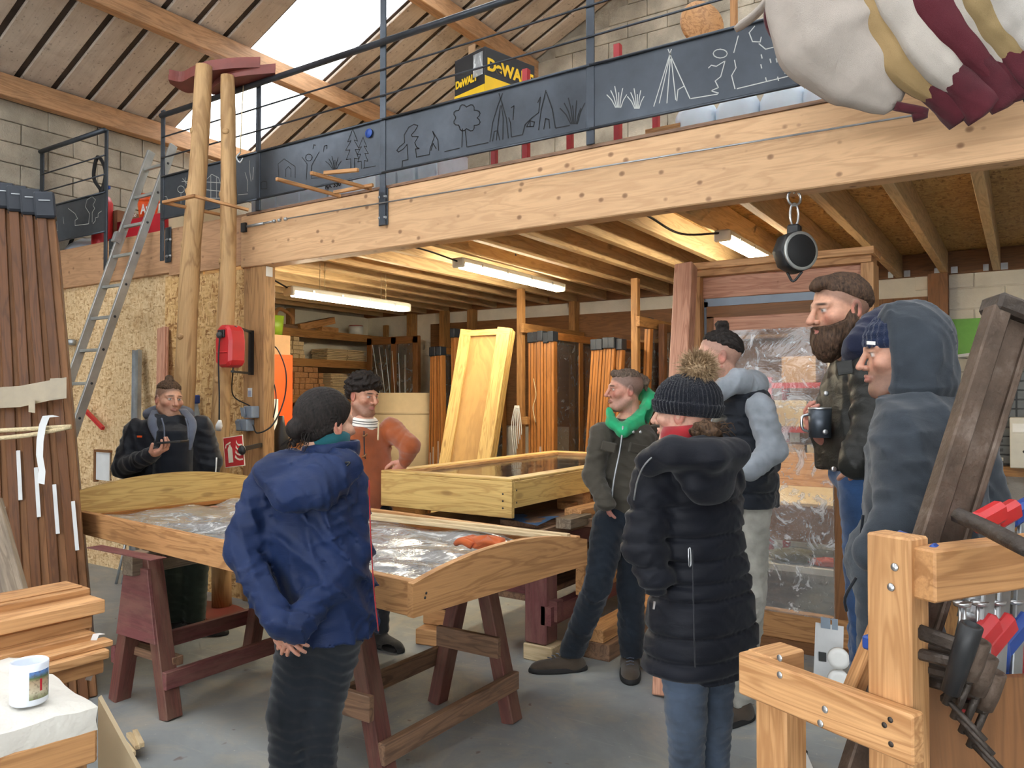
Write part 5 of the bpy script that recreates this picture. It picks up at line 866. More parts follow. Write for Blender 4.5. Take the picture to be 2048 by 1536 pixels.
# ================================================================ drawers and things on the back wall, far end
t = thing('drawer_cabinet', 'grey small parts cabinet with rows of drawers on the white wall', 'cabinet', (.2, 8.2, 1.0)); ux0, ux1 = -.38, .95
part('cabinet_body', MB().box(ux0, ux1, 7.95, 8.47, .98, 1.96), 'darkgrey', t, .004)
for r in range(12):
    for c_ in range(4):
        x0 = ux0+.02+c_*(ux1-ux0-.04)/4; w = (ux1-ux0-.04)/4-.012; z0 = 1.0+r*.079
        d_ = part('drawer', MB().box(x0, x0+w, 7.925, 7.95, z0, z0+.068), 'drawer', t, .003); part('label_holder', MB().box(x0+w*.3, x0+w*.7, 7.920, 7.926, z0+.022, z0+.05), 'stone' if (r*3+c_) % 4 == 0 else 'darkgrey', d_)
part('base_shelf', MB().box(ux0-.1, ux1+.2, 7.8, 8.47, .90, .98), 'rack', t); part('leg', MB().box(ux0-.05, ux0+.05, 7.85, 7.95, 0, .9), 'rack', t); part('leg', MB().box(ux1, ux1+.1, 7.85, 7.95, 0, .9), 'rack', t)
part('lower_shelf', MB().box(ux0-.1, ux1+.2, 7.8, 8.47, .45, .5), 'rack', t)
c = onY(1942, 675, 8.43); t = thing('green_board', 'bright green board pinned above the drawer cabinet', 'board', c); part('board', MB().box(c[0]-.17, c[0]+.2, 8.45, 8.47, c[2]-.17, c[2]+.18), 'green', t); part('sun_motif', MB().lathe([(0, 0), (.07, 0), (.06, .002), (0, .002)], (c[0]+.13, 8.449, c[2]-.02), (0, -1, 0), 20), 'yel', t); part('torn_edge', MB().prism([(-.15, -.16), (.18, -.12), (.16, -.145), (-.1, -.185)], (c[0], 8.44, c[2]), (1, 0, 0), (0, 0, 1), (0, .004, 0)), 'paper', t)
q = P(2022, 905, 6.3); t = thing('computer_tower', 'beige computer case standing on the shelf before the drawers', 'computer', (q[0]+.08, q[1], .98)); cx_ = q[0]+.09; part('case', MB().box(cx_-.1, cx_+.1, 7.70, 7.92, .98, 1.40), 'stone', t, .006); part('drive_bay', MB().box(cx_-.08, cx_+.08, 7.69, 7.70, 1.28, 1.35), 'white', t); part('drive_bay', MB().box(cx_-.08, cx_+.08, 7.69, 7.70, 1.2, 1.26), 'stone', t); part('button', MB().lathe([(.012, 0), (.012, .006), (0, .006)], (cx_, 7.69, 1.12), (0, -1, 0), 10), 'darkgrey', t)
# retractable fall arrester on the beam
c = onY(1589, 505, 3.94); t = thing('fall_arrester', 'black round fall arrest reel hanging below the beam on a ring', 'reel', c); ax = nrm(-FW*.85+RT*.25)
part('case', MB().lathe([(0, -.045), (.09, -.045), (.105, -.035), (.108, 0), (.105, .035), (.094, .045)], c, ax, 8), 'black', t, .006); part('face_ring', MB().lathe([(.082, .044), (.094, .044), (.094, .054), (.082, .054)], c, ax, 28), 'alu', t); part('face_disc', MB().lathe([(0, .0545), (.080, .0545), (.078, .058), (0, .058)], c, ax, 28), 'rubber', t)
part('neck', MB().box(c[0]-.03, c[0]+.03, c[1]-.03, c[1]+.03, c[2]+.085, c[2]+.135), 'black', t, .008); part('webbing_loop', MB().tube(bez([c+V(-.03, -.02, -.1), c+V(.0, -.03, -.145), c+V(.04, -.02, -.1)], 10), .006, 6), 'black', t)
def ring(c, r, rr, ax, sy=1.0):
    X_ = nrm(np.cross(ax, (0, 0, 1))); return MB().tube([c+X_*r*math.cos(a)+UP*r*sy*math.sin(a) for a in np.linspace(0, 2*math.pi, 22)], rr, 8, cap=False)
part('carabiner', ring(c+UP*.185, .024, .006, ax, 2.3), 'chrome', t); part('steel_ring', ring(c+UP*.268, .037, .006, ax), 'chrome', t); part('eye_bolt', MB().tube([c+UP*.29, (c[0], c[1], BZ0)], .006, 8), 'chrome', t)
# ================================================================ left foreground: tall wrapped frames, planks, foam topped table
def lean_frame(i, pt, pb, wt, wb, tt, tb, lab):
    top, bot = P(*pt, tt), G(*pb); d = nrm(bot*[1, 1, 0]+FW*0.0); rt = nrm(np.cross(d, UP)); t = thing('wrapped_frame', lab, 'frame', bot, 'tall brown frames tied together')
    w = (wt*tt+wb*tb)/2/F_PX
    ax = nrm(top-bot); dep = nrm(d - ax*np.dot(d, ax)); side = np.cross(ax, dep); side = side if np.dot(side, RT) > 0 else -side
    mid = (top+bot)/2; L = np.linalg.norm(top-bot)/2
    part('stile', MB().frame(mid-side*w*.22+dep*.03, ax, side, dep, L, w*.26, .03), 'darkframe', t, .004)
    part('sash_stile', MB().frame(mid+side*w*.24+dep*.045, ax, side, dep, L*.995, w*.22, .03), 'brownwood', t, .004)
    part('back_panel', MB().frame(mid+dep*.5, ax, side, dep, L*.99, w*.4, .42), 'darkframe', t)
    part('corner_cap', MB().frame(top-ax*.05+dep*.03, ax, side, dep, .075, w*.55, .05), 'cap', t, .01); part('cap_rib', MB().frame(top-ax*.03-dep*.022, ax, side, dep, .003, w*.3, .002), 'galv', t)
    b_ = bot+ax*(.62+.12*(i % 4)*.8); part('barcode_label', MB().frame(b_+ax*.28-dep*.002+side*w*.1, ax, side, dep, .13, .009, .002), 'paper', t)
    part('hinge_pin', MB().tube([bot+ax*.42-dep*.012+side*w*.35, bot+ax*.5-dep*.012+side*w*.35], .006, 6), 'chrome', t)
NM = ['outermost tall brown frame of the tied stack, nearest the ladder', 'second tall brown frame of the tied stack from the ladder', 'third tall brown frame of the tied stack from the ladder', 'fourth tall brown frame of the tied stack from the ladder', 'fifth tall brown frame of the tied stack from the ladder', 'tall brown frame at the picture edge of the tied stack']
for i in range(6): lean_frame(i, (88-27*i, 393-6*i), (177-40*i, 1400+9*i), 28, 42, 4.3, 4.03, NM[i])
t = thing('packing_tape', 'shiny brown packing tape wrapped around the tall frames', 'tape', P(70, 785, 3.9)); tp_ = [(-40, 798), (40, 793), (100, 780), (133, 776)]
g = MB().grid([[P(a, b-20+40*j/4+random.uniform(-2, 2), 4.06-.0*j) for j in range(5)] for a, b in tp_]); part('tape_band', g, 'tape', t); part('tape_band', MB().grid([[P(a, b+j*10, 4.045) for j in range(5)] for a, b in ((100, 757), (118, 756), (133, 757))]), 'tape', t); part('tape_end', MB().grid([[P(a, b+j*12, 4.04) for j in range(3)] for a, b in ((57, 800), (70, 802))]), 'tape', t)
t = thing('tie_rope', 'pale rope tying the tall frames', 'rope', P(60, 865, 4.0)); part('strand', MB().tube(bez([P(-20, 862, 3.96), P(60, 858, 3.95), P(142, 853, 3.97)], 12), .011, 8), 'rope', t); part('strand', MB().tube(bez([P(-20, 878, 3.95), P(60, 870, 3.94), P(142, 854, 3.97)], 12), .011, 8), 'rope', t)
t = thing('plastic_ribbon', 'white plastic strapping dangling from the rope', 'ribbon', P(85, 870, 3.9)); part('ribbon_strip', MB().grid([[P(a-7, b, 3.92), P(a+7, b+3, 3.92)] for a, b in ((112, 830), (92, 832), (85, 850), (80, 880), (79, 910), (84, 940), (82, 966))]), 'paper', t)
a, b = P(35, 1215, 3.3), P(-20, 985, 3.5); a[2] = .5; one('grey_board', MB().beam(V(a[0], a[1], .62), P(-30, 1010, 3.45), .15, .035, tuple(-FW)), 'greyend', 'greyed plank leaning askew before the tall frames', 'plank', bevel=.004)
# plank pile on a low support, lengths run away from the camera
pl = [(150, 1166, 24, .10, 'larch', 'topmost larch plank of the pile beside the tall frames'), (173, 1173, 22, .05, 'larch', 'narrow rebated plank beside the topmost one of the pile'), (183, 1190, 26, .16, 'larch_l', 'pale planed plank second from the top of the pile'), (160, 1218, 34, .12, 'larch', 'thick rebated plank in the middle of the pile'), (175, 1228, 24, .06, 'larch', 'narrow plank beside the thick rebated one'), (165, 1255, 36, .16, 'larch', 'broad plank low in the pile'), (172, 1290, 40, .2, 'larch', 'lowest broad plank of the pile'), (218, 1276, 12, .05, 'larch_l', 'thin moulding sticking out farthest from the pile'), (203, 1292, 18, .09, 'larch_l', 'moulded strip sticking out under the thin moulding')]
for i, (px, py, hp, w, m_, lb) in enumerate(pl):
    tt = 2.28-.02*i; e = P(px, py, tt); h = hp/F_PX*tt; e[2] -= h/2; dY = V(-.05, -1, 0); dY = nrm(dY)
    one('larch_plank', MB().beam(e, e+dY*2.2, w, h, off=0), m_, lb, 'plank', 'planks piled in the corner by the frames', .003)
t = thing('plank_support', 'timber stand under the plank pile', 'stand', (-1.9, .9, 0)); q = P(150, 1320, 2.2); part('cross_bar', MB().box(q[0]-.45, q[0]+.02, q[1]-.4, q[1]-.3, .66, .74), 'larch', t)
for x in (q[0]-.4, q[0]-.02): part('leg', MB().box(x-.04, x+.04, q[1]-.39, q[1]-.31, 0, .66), 'larch', t)
t = thing('plastic_ribbon', 'white ribbon ends hanging on the plank pile', 'ribbon', P(180, 1320, 2.1))
part('ribbon_strip', MB().grid([[P(a-6, b, 2.12), P(a+6, b+2, 2.12)] for a, b in ((205, 1266), (192, 1268), (185, 1285), (178, 1320), (183, 1340), (176, 1360))]), 'paper', t); part('ribbon_strip', MB().grid([[P(a-3, b, 2.12), P(a+3, b, 2.12)] for a, b in ((160, 1268), (160, 1280))]), 'paper', t)
# foam topped table
Q = G(193, 1405, .92); f1 = nrm(V(-.311, .052, 0)); f2 = nrm(V(-.052, -.311, 0))
t = thing('foam_table', 'low timber table topped with a dirty white foam slab', 'table', Q*[1, 1, 0]); n1, n2 = 26, 22; W1, W2 = 1.0, .8
def fz(i, j): return .92+.004*math.sin(i*1.3+j*.7)+random.uniform(-.003, .003)-(.012 if i in (0, n1-1) or j in (0, n2-1) else 0)
top = [[Q*[1, 1, 0]+f1*(W1*i/(n1-1)+random.uniform(-.003, .003))+f2*(W2*j/(n2-1)+random.uniform(-.003, .003))+UP*fz(i, j) for j in range(n2)] for i in range(n1)]
mb = MB().grid(top)
def skirt(edge): 
    mb.grid([[p+UP*0, p-UP*.03+V(*rng.normal(0, .002, 3)), p*[1, 1, 0]+UP*.862] for p in edge])
skirt([top[i][0] for i in range(n1)]); skirt([top[0][j] for j in range(n2)][::-1]); skirt([top[i][-1] for i in range(n1)][::-1]); skirt([top[-1][j] for j in range(n2)])
part('foam_slab', mb, 'foam', t)
def fq(u, v, z): return Q*[1, 1, 0]+f1*u+f2*v+UP*z
part('apron', MB().beam(fq(.0, .02, .83), fq(W1, .02, .83), .045, .07), 'larch', t, .003); part('apron', MB().beam(fq(.02, .0, .83), fq(.02, W2, .83), .045, .07), 'larch', t, .003)
for u, v in ((.06, .06), (.06, W2-.1), (W1-.06, .06)): part('leg', MB().beam(fq(u, v, 0), fq(u, v, .80), .09, .09, (1, 0, 0)), 'larch', t, .004)
part('side_panel', MB().beam(fq(.03, .12, .40), fq(.03, W2-.12, .40), .02, .8, (0, 0, 1)), 'larch_l', t); part('cross_brace', MB().beam(fq(.0, .14, .72), fq(.0, .26, .72), .07, .10), 'rosewood', t, .006)
mp = G(58, 1404, .922); t = thing('printed_mug', 'white mug with a small building picture on the foam slab', 'mug', mp)
part('cup', MB().lathe([(0, 0), (.033, 0), (.036, .004), (.0365, .086), (.034, .088), (.033, .083), (.032, .01), (0, .008)], mp, n=32), 'ceramic', t)
def mugpic():
    m = NT('mug_print'); v = m.coord('obj', (1, 1, 1)); sx = m.n('ShaderNodeSeparateXYZ'); m.l(v, sx.inputs[0]); mr = m.n('ShaderNodeMapRange', i_1=mp[2]+.015, i_2=mp[2]+.085); m.l(sx.outputs[2], mr.inputs[0])
    c = m.ramp(mr.outputs[0], [(0.0, lin((120, 128, 90))), (.2, lin((196, 186, 160))), (.52, lin((176, 152, 122))), (.62, lin((86, 110, 66))), (.74, lin((96, 134, 190)))]); w = m.noise(v, 160, 3); m.color(m.mix(m.ramp(w, [(.5, (0, 0, 0, 1)), (.65, (.6,)*3+(1,))]), c, lin((96, 80, 66)))); m.set(.3); M['mugp'] = m.m
mugpic(); dc = nrm((CAMP-mp)*[1, 1, 0]); a0 = math.atan2(dc[1], dc[0]); dr = [(.0402, z) for z in (.018, .05, .082)]
part('printed_picture', MB().grid([[mp+V(.0369*math.cos(a), .0369*math.sin(a), z) for z in (.014, .045, .072)] for a in np.linspace(a0+.0, a0+1.25, 14)]), 'mugp', t)
part('print_red_door', MB().grid([[mp+V(.0371*math.cos(a), .0371*math.sin(a), z) for z in (.03, .055)] for a in np.linspace(a0+.55, a0+.68, 4)]), 'redcard', t)
hd = -dc*.2+np.cross(UP, dc)*-1.0; part('handle', MB().tube(bez([mp+nrm(V(-1, .2, 0))*.037+UP*.075, mp+nrm(V(-1, .2, 0))*.066+UP*.065, mp+nrm(V(-1, .2, 0))*.064+UP*.03, mp+nrm(V(-1, .2, 0))*.037+UP*.02], 16), .006, 8), 'ceramic', t)
bq = [P(196, 1395, 1.86), P(196, 1640, 1.86), P(330, 1640, 1.80)]; nb = nrm(np.cross(bq[1]-bq[0], bq[2]-bq[0])); vb = np.array(bq+[b+FW*.016 for b in bq]); one('leaning_board', MB().add(vb, [(0, 1, 2), (5, 4, 3), (0, 3, 4, 1), (1, 4, 5, 2), (2, 5, 3, 0)]), 'cartonp', 'pale board cut slanting, leaning on the foam table', 'board')
for i in range(5): q = G(250+4*i, 1515+3*(i % 3)); one('kindling_stick', MB().beam(q+V(-.12, .02*i, .015+.012*i), q+V(.05, .01*i-.03, .02+.012*i), .02, .018), 'pale', ['lowest', 'second', 'third', 'fourth', 'topmost'][i]+' pale stick on the floor beside the slanting board', 'stick', 'pale sticks beside the foam table')
# ================================================================ right foreground: clamp rack
rl, rr_ = P(1487, 1345, 1.76), P(1838, 1461, 1.41); zr = (rl[2]+rr_[2])/2; rl[2] = rr_[2] = .955
dR = nrm(rr_-rl); nR = nrm(np.cross(UP, dR)); nR = nR if np.dot(nR, FW) > 0 else -nR     # nR points away from the camera
rk = thing('clamp_rack', 'larch timber rack screwed together holding the clamps', 'rack', (rl+rr_)/2*[1, 1, 0])
part('front_rail', MB().beam(rl-dR*.0, rr_+dR*.0, .036, .092), 'larch_l', rk, .004)
part('end_block', MB().beam(rl+dR*.035+nR*.01+UP*.018, rl+dR*.035+nR*.12+UP*.018, .07, .06), 'larch_l', rk, .004)
lg_ = rl+dR*.065+nR*.045; part('leg', MB().frame(V(lg_[0], lg_[1], .46), UP, dR, nR, .46, .042, .034), 'larch_l', rk, .004)
pc = P(1800, 1300, 1.50); pc = rl + dR*np.dot(pc-rl, dR) + nR*.05; part('upright_post', MB().frame(V(pc[0], pc[1], .66), UP, dR, nR, .648, .045, .03), 'larch_l', rk, .004)
u0 = V(pc[0], pc[1], 1.245)+dR*.06+nR*-.02; u1 = u0+nR*1.1+dR*.12; part('top_rail', MB().beam(u0, u1, .055, .095), 'larch', rk, .004); part('top_rail', MB().beam(u0+dR*.36, u1+dR*.36, .055, .095), 'larch', rk, .004)
part('back_post', MB().beam(V(*(u1[:2]), 0), V(*(u1[:2]), 1.2), .07, .07, (1, 0, 0)), 'larch', rk, .004); part('base_sheet', MB().beam(V(*(P(1850, 1400, 1.53)[:2]), .63), V(*(P(2150, 1400, 1.50)[:2]), .65), .02, .78), 'brownwood', rk)
part('diagonal_brace', MB().beam(P(1775, 1215, 1.62), P(1690, 1420, 1.68), .025, .05, tuple(-FW)), 'larch_l', rk, .003)
fR = -nR
for (px, py) in ((1493, 1333), (1493, 1368), (1703, 1402), (1683, 1433)): q = P(px, py, 1.6); q = rl+dR*np.dot(q-rl, dR)+fR*.0185+UP*(q[2]-rl[2]+(.0)); part('screw', MB().lathe([(.0, .001), (.0065, .001), (.0075, 0), (0, 0)][::-1], q, fR, 12), 'chrome', rk)
for (px, py) in ((1797, 1434), (1772, 1449), (1799, 1482)): q = P(px, py, 1.45); q = rl+dR*np.dot(q-rl, dR)+fR*.0185+UP*(q[2]-rl[2]); part('screw_hole', MB().lathe([(.0055, 0), (.0055, .0006), (0, .0006)], q, fR, 10), 'irondark', rk)
for (px, py) in ((1828, 1127), (1813, 1168)): q = P(px, py, 1.5); q2 = V(pc[0], pc[1], q[2])+fR*.031+dR*np.dot(q-V(pc[0], pc[1], q[2]), dR); part('screw', MB().lathe([(.008, 0), (.007, .002), (0, .002)], q2, fR, 12), 'chrome', rk)
# old iron sash bar
a, b = P(1712, 1560, 1.70), P(2006, 625, 1.80); t = thing('iron_bar', 'heavy rusty iron sash bar leaning over the clamp rack', 'bar', a); ax = nrm(b-a); sd = nrm(np.cross(ax, FW)); sd = sd if np.dot(sd, RT) > 0 else -sd; fw_ = np.cross(sd, ax); L = np.linalg.norm(b-a)
fn_ = fw_ if np.dot(fw_, FW) < 0 else -fw_
part('web', MB().frame((a+b)/2+sd*.022, ax, sd, fn_, L/2, .040, .008), 'ironold', t, .003); part('flange', MB().frame((a+b)/2-sd*.020+fn_*.012, ax, sd, fn_, L/2, .022, .022), 'ironold', t, .004); part('flange', MB().frame((a+b)/2+sd*.066, ax, sd, fn_, L/2, .008, .02), 'ironold', t, .004)
part('head_stop', MB().frame(b+ax*.01+sd*.025, ax, sd, fn_, .022, .062, .04), 'irondark', t, .008)
# clamps hanging on the rack
def clamp(top, bot, col, body, label):
    t = thing('bar_clamp', label, 'clamp', top, 'clamps on the rack'); d = nrm(bot-top); out = nrm(-RT*.9-FW*.5-UP*.25); L = np.linalg.norm(bot-top)
    part('rail_bar', MB().beam(top, bot, .010, .030, tuple(out)), 'galv', t, .002)
    part('fixed_jaw', MB().beam(top-out*.03+UP*.012, top+out*.07+UP*.012, .034, .046), col, t, .01)
    q = top+d*(L*.66); part('sliding_jaw', MB().beam(q-out*.035, q+out*.075-UP*.03, .034, .05), col, t, .012); part('jaw_boss', MB().lathe([(0, -.03), (.02, -.03), (.024, 0), (.02, .035), (0, .035)], q+out*.08-UP*.035, (0, 0, 1), 12), col, t)
    part('handle', MB().lathe([(.0, 0), (.014, .0), (.019, .03), (.02, .07), (.015, .10), (0, .105)], q+out*.08-UP*.13, (0, 0, 1), 12), body, t); part('spindle', MB().tube([q+out*.08-UP*.07, q+out*.08+UP*.07], .007, 8), 'chrome', t); part('swivel_pad', MB().lathe([(0, 0), (.015, 0), (.017, .008), (0, .01)], q+out*.08+UP*.07, (0, 0, 1), 12), 'chrome', t)
for i in range(6):
    clamp(P(1988+30*i, 1040-5*i, 1.66+.06*i), P(1962+34*i, 1375-2*i, 1.50+.06*i), ['red', 'red', 'blue', 'red', 'redsteel', 'red'][i], ['redsteel', 'red', 'blue', 'redsteel', 'red', 'black'][i], ['red bar clamp hanging foremost on the rack', 'red bar clamp second along the rack', 'blue bar clamp among the red ones on the rack', 'red bar clamp behind the blue one on the rack', 'dark red bar clamp near the far end of the rack', 'farthest red bar clamp on the rack'][i])
# black G clamps with T handles lower on the rack
for i in range(4):
    c = P(1890+16*i, 1285+30*i, 1.42+.02*i); t = thing('screw_clamp', ['black screw clamp with upright sleeve on the rack', 'cast iron screw clamp under the black sleeve', 'cast iron screw clamp with two bent rods', 'lowest cast iron screw clamp at the board edge'][i], 'clamp', c, 'iron screw clamps on the rack')
    part('arm', MB().beam(c-dR*.08+UP*.01, c+dR*.03-UP*.0, .018, .028), 'irondark', t, .006); part('sleeve', MB().lathe([(.0, -.09 if i == 0 else -.03), (.016, -.09 if i == 0 else -.03), (.019, .0), (.019, .045), (.013, .047), (.011, .02)], c+dR*.035, tuple(nrm(UP+dR*.3)), 14), 'ironold' if i else 'black', t)
    part('screw_rod', MB().tube([c+dR*.03-UP*.03, c+dR*.0-UP*.11], .007, 8), 'irondark', t); part('tommy_bar', MB().tube([c+dR*.0-UP*.10, c+dR*.07-UP*.15], .005, 8), 'irondark', t)
    part('lower_jaw', MB().beam(c-dR*.07-UP*.035, c+dR*.035-UP*.03, .02, .02), 'irondark', t, .005)
q = P(1970, 1065, 1.42); one('clamp_jaw', MB().tube(bez([P(1915, 1030, 1.5), P(1965, 1052, 1.45), P(2010, 1075, 1.38), P(2060, 1100, 1.32)], 14), [.018, .02, .022, .022, .021, .02, .02, .02, .02, .02, .02, .02][:len(bez([P(1915, 1030, 1.5), P(1965, 1052, 1.45), P(2010, 1075, 1.38), P(2060, 1100, 1.32)], 14))] if False else .019, 8, flat=.8), 'irondark', 'curved iron clamp arm lying over the rack top', 'clamp')
t = thing('pipe_clamp', 'grey steel tube standing inside the clamp rack', 'tube', P(1945, 1250, 1.62)); part('tube_body', MB().tube([P(1925, 1310, 1.7), P(1962, 1140, 1.7)], .022, 12), 'galv', t); part('collar', MB().tube([P(1940, 1240, 1.7), P(1944, 1225, 1.7)], .026, 12), 'galv', t)
t = thing('blue_wedge', 'blue plastic spring clamp wedged behind the larch post', 'clamp', P(1840, 1090, 1.5)); part('upper_arm', MB().beam(P(1796, 1066, 1.56), P(1850, 1085, 1.55), .02, .012), 'blue', t, .003); part('lower_arm', MB().beam(P(1862, 1090, 1.46), P(1900, 1122, 1.44), .03, .012), 'blue', t, .003)
one('blue_clip', MB().frame(P(1743, 1285, 1.6), dR, UP, nR, .014, .014, .014), 'blue', 'small blue clip on the diagonal lath beside the post', 'clip', bevel=.004)
a, b = G(1605, 1522), P(1690, 1450, 2.35); t = thing('support_prop', 'white painted metal prop with black tip on the floor', 'prop', a); part('rod', MB().beam(a+UP*.03, V(b[0], b[1], .19), .03, .03), 'white', t, .003); part('tip', MB().beam(a+UP*.02-nrm(V(b[0], b[1], .19)-a)*.03, a+UP*.035+nrm(V(b[0], b[1], .19)-a)*.03, .038, .038), 'rubber', t, .004)
# ================================================================ people: smooth surfaces from signed distance fields
def smin(a, b, k_):
    h = np.clip(.5+.5*(b-a)/k_, 0, 1); return b*(1-h)+a*h-k_*h*(1-h)
def smax(a, b, k_): return -smin(-a, -b, k_)
def cap(p, a, b, ra, rb, wav=0.0, wl=.05, ph=0.0):
    a = np.asarray(a, float); b = np.asarray(b, float); ba = b-a; L2 = ba@ba; h = np.clip((p-a)@ba/L2, 0, 1); d = np.linalg.norm(p-a-h[:, None]*ba, axis=1)
    r = ra+(rb-ra)*h
    if wav: r = r+wav*np.sin(h*math.sqrt(L2)/wl*2*math.pi+ph+2.2*np.sin(p[:, 0]*31+p[:, 1]*27))
    return d-r
def ell(p, c, r, R=None):
    q = p-np.asarray(c, float)
    if R is not None: q = q@R
    r = np.asarray(r, float); k0 = np.linalg.norm(q/r, axis=1); k1 = np.linalg.norm(q/(r*r), axis=1)+1e-9; return k0*(k0-1)/k1
def loft(p, o, r, f, S):
    """torso-like solid: S rows (z, off along r, off along f, half width, half depth)"""
    S = np.array(sorted(S)); z = p[:, 2]; it = lambda i: np.interp(z, S[:, 0], S[:, i])
    q = p-np.asarray(o, float); x = q@r-it(1); y = q@f-it(2); w, d = it(3), it(4)
    k_ = (np.abs(x/w)**2.4+np.abs(y/d)**2.4)**(1/2.4); dd = (k_-1)*np.minimum(w, d)*.9
    return np.maximum(dd, np.maximum(z-S[-1, 0], S[0, 0]-z))
def folds(p, amp, sc, seed=0, dirn=(1, .3, 1)):
    rg = np.random.default_rng(seed); v = np.zeros(len(p)); d0 = nrm(dirn)
    for i in range(4):
        d1 = nrm(d0+rg.normal(0, .5, 3)); d2 = nrm(rg.normal(0, 1, 3)); d3 = nrm(rg.normal(0, 1, 3)); s = sc*(1+.55*i)
        w = np.sin(p@d1*s+1.6*np.sin(p@d2*s*.45+i)+1.2*np.sin(p@d3*s*.3+2*i)); m_ = .5+.5*np.sin(p@d3*s*.37+i*2.1); v += (1-np.abs(w))**2*m_/(1+.4*i)
    return -amp*(v-.5)
def nets(fn, lo, hi, h):
    lo = np.asarray(lo, float); n = np.maximum(4, np.ceil((np.asarray(hi)-lo)/h).astype(int)+1); ax = [lo[i]+h*np.arange(n[i]) for i in range(3)]
    g = np.stack(np.meshgrid(*ax, indexing='ij'), -1).reshape(-1, 3); ev = lambda q: np.concatenate([fn(c) for c in np.array_split(q, max(1, len(q)//120000))])
    if len(g) > 40000:
        nc = [int(math.ceil((n[i]-1)/4))+1 for i in range(3)]; gc = np.stack(np.meshgrid(*[lo[i]+4*h*np.arange(nc[i]) for i in range(3)], indexing='ij'), -1).reshape(-1, 3); Dc = ev(gc).reshape(nc)
        ii = [np.minimum((np.arange(n[i])+2)//4, nc[i]-1) for i in range(3)]; D = Dc[np.ix_(*ii)].reshape(-1); near = np.abs(D) < 8.5*h+.012; D[near] = ev(g[near]); D = D.reshape(n)
    else: D = ev(g).reshape(n)
    S = D < 0; C = [(a, b, c) for a in (0, 1) for b in (0, 1) for c in (0, 1)]; sl = lambda A, c: A[c[0]:n[0]-1+c[0], c[1]:n[1]-1+c[1], c[2]:n[2]-1+c[2]]
    cnt = sum(sl(S, c).astype(int) for c in C); act = (cnt > 0) & (cnt < 8); idx = np.argwhere(act)
    if not len(idx): return np.zeros((0, 3)), np.zeros((0, 4), int)
    pos = np.zeros((len(idx), 3)); k_ = np.zeros(len(idx))
    for i in range(8):
        for j in range(i+1, 8):
            a, b = np.array(C[i]), np.array(C[j])
            if abs(a-b).sum() != 1: continue
            da = D[tuple((idx+a).T)]; db = D[tuple((idx+b).T)]; m_ = (da < 0) != (db < 0); t = np.where(m_, da/np.where(m_, da-db, 1), 0)
            pos[m_] += (a+t[m_, None]*(b-a)); k_ += m_
    v = lo+h*(idx+pos/k_[:, None]); num = -np.ones(act.shape, int); num[tuple(idx.T)] = np.arange(len(idx)); F = []
    for x in range(3):
        y, z = (x+1) % 3, (x+2) % 3; s0 = [slice(None)]*3; s1 = [slice(None)]*3; s0[x] = slice(0, n[x]-1); s1[x] = slice(1, n[x]); A_, B_ = S[tuple(s0)], S[tuple(s1)]
        e = np.argwhere(A_ != B_); e = e[(e[:, y] > 0) & (e[:, z] > 0) & (e[:, y] < n[y]-1) & (e[:, z] < n[z]-1)]
        if not len(e): continue
        oy = np.zeros(3, int); oz = np.zeros(3, int); oy[y] = 1; oz[z] = 1; q = np.stack([num[tuple((e-oy-oz).T)], num[tuple((e-oz).T)], num[tuple(e.T)], num[tuple((e-oy).T)]], 1)
        ins = A_[tuple(e.T)]; q[~ins] = q[~ins][:, ::-1]; F.append(q[(q >= 0).all(1)])
    return v, np.vstack(F)
def fast_mesh(name, v, f, col=None):
    me = bpy.data.meshes.new(name); me.vertices.add(len(v)); me.vertices.foreach_set('co', np.asarray(v, np.float32).ravel()); m_ = len(f)
    me.loops.add(4*m_); me.loops.foreach_set('vertex_index', np.asarray(f, np.int32).ravel()); me.polygons.add(m_); me.polygons.foreach_set('loop_start', np.arange(0, 4*m_, 4, dtype=np.int32))
    me.polygons.foreach_set('use_smooth', np.ones(m_, bool)); me.update(calc_edges=True); me.validate()
    if col is not None: ca = me.attributes.new('col', 'FLOAT_COLOR', 'POINT'); ca.data.foreach_set('color', np.asarray(col, np.float32).ravel())
    return me
def solid(name, fn, lo, hi, h, mat, parent, color=None, label=None):
    v, f = nets(fn, lo, hi, h)
    if not len(v): return None
    o = new_obj(name, fast_mesh(name, v, f, color(v) if color else None), mat, parent)
    if label: o['label'] = label
    return o
def bbox(pts, pad): pts = np.asarray(pts); return pts.min(0)-pad, pts.max(0)+pad
M['skin'] = vcol('skin', .5, .12, 260, .35, .12)
def hairmat(name, c, c2):
    m = NT(name); v = m.coord('obj', (1, 1, .35)); n1 = m.noise(v, 130, 4, .6); m.color(m.ramp(n1, [(.3, lin(c)), (.7, lin(c2))])); m.bump(n1, .8, .006); m.set(.62, spec=.2); return m.m
M['h_dark'] = hairmat('dark_hair', (20, 17, 16), (46, 40, 37)); M['h_brown'] = hairmat('brown_hair', (46, 34, 26), (104, 80, 60)); M['h_black'] = hairmat('black_curly_hair', (18, 15, 14), (48, 40, 36)); M['h_grey'] = hairmat('greyish_hair', (58, 48, 42), (124, 106, 92)); M['h_beard'] = hairmat('brown_beard', (38, 28, 22), (92, 70, 54)); M['h_fur'] = hairmat('fur', (120, 96, 70), (196, 170, 136))
def frame3(f, pitch=0.0, roll=0.0):
    f = nrm(f); r = nrm(np.cross(f, UP)); R = np.stack([r, f, np.cross(r, f)], 1)
    return R @ rotm((1, 0, 0), pitch) @ rotm((0, 1, 0), roll)
def dirv(deg): a = math.radians(deg); return math.cos(a)*FW + math.sin(a)*RT      # 0 = away from the camera, +90 = towards the right
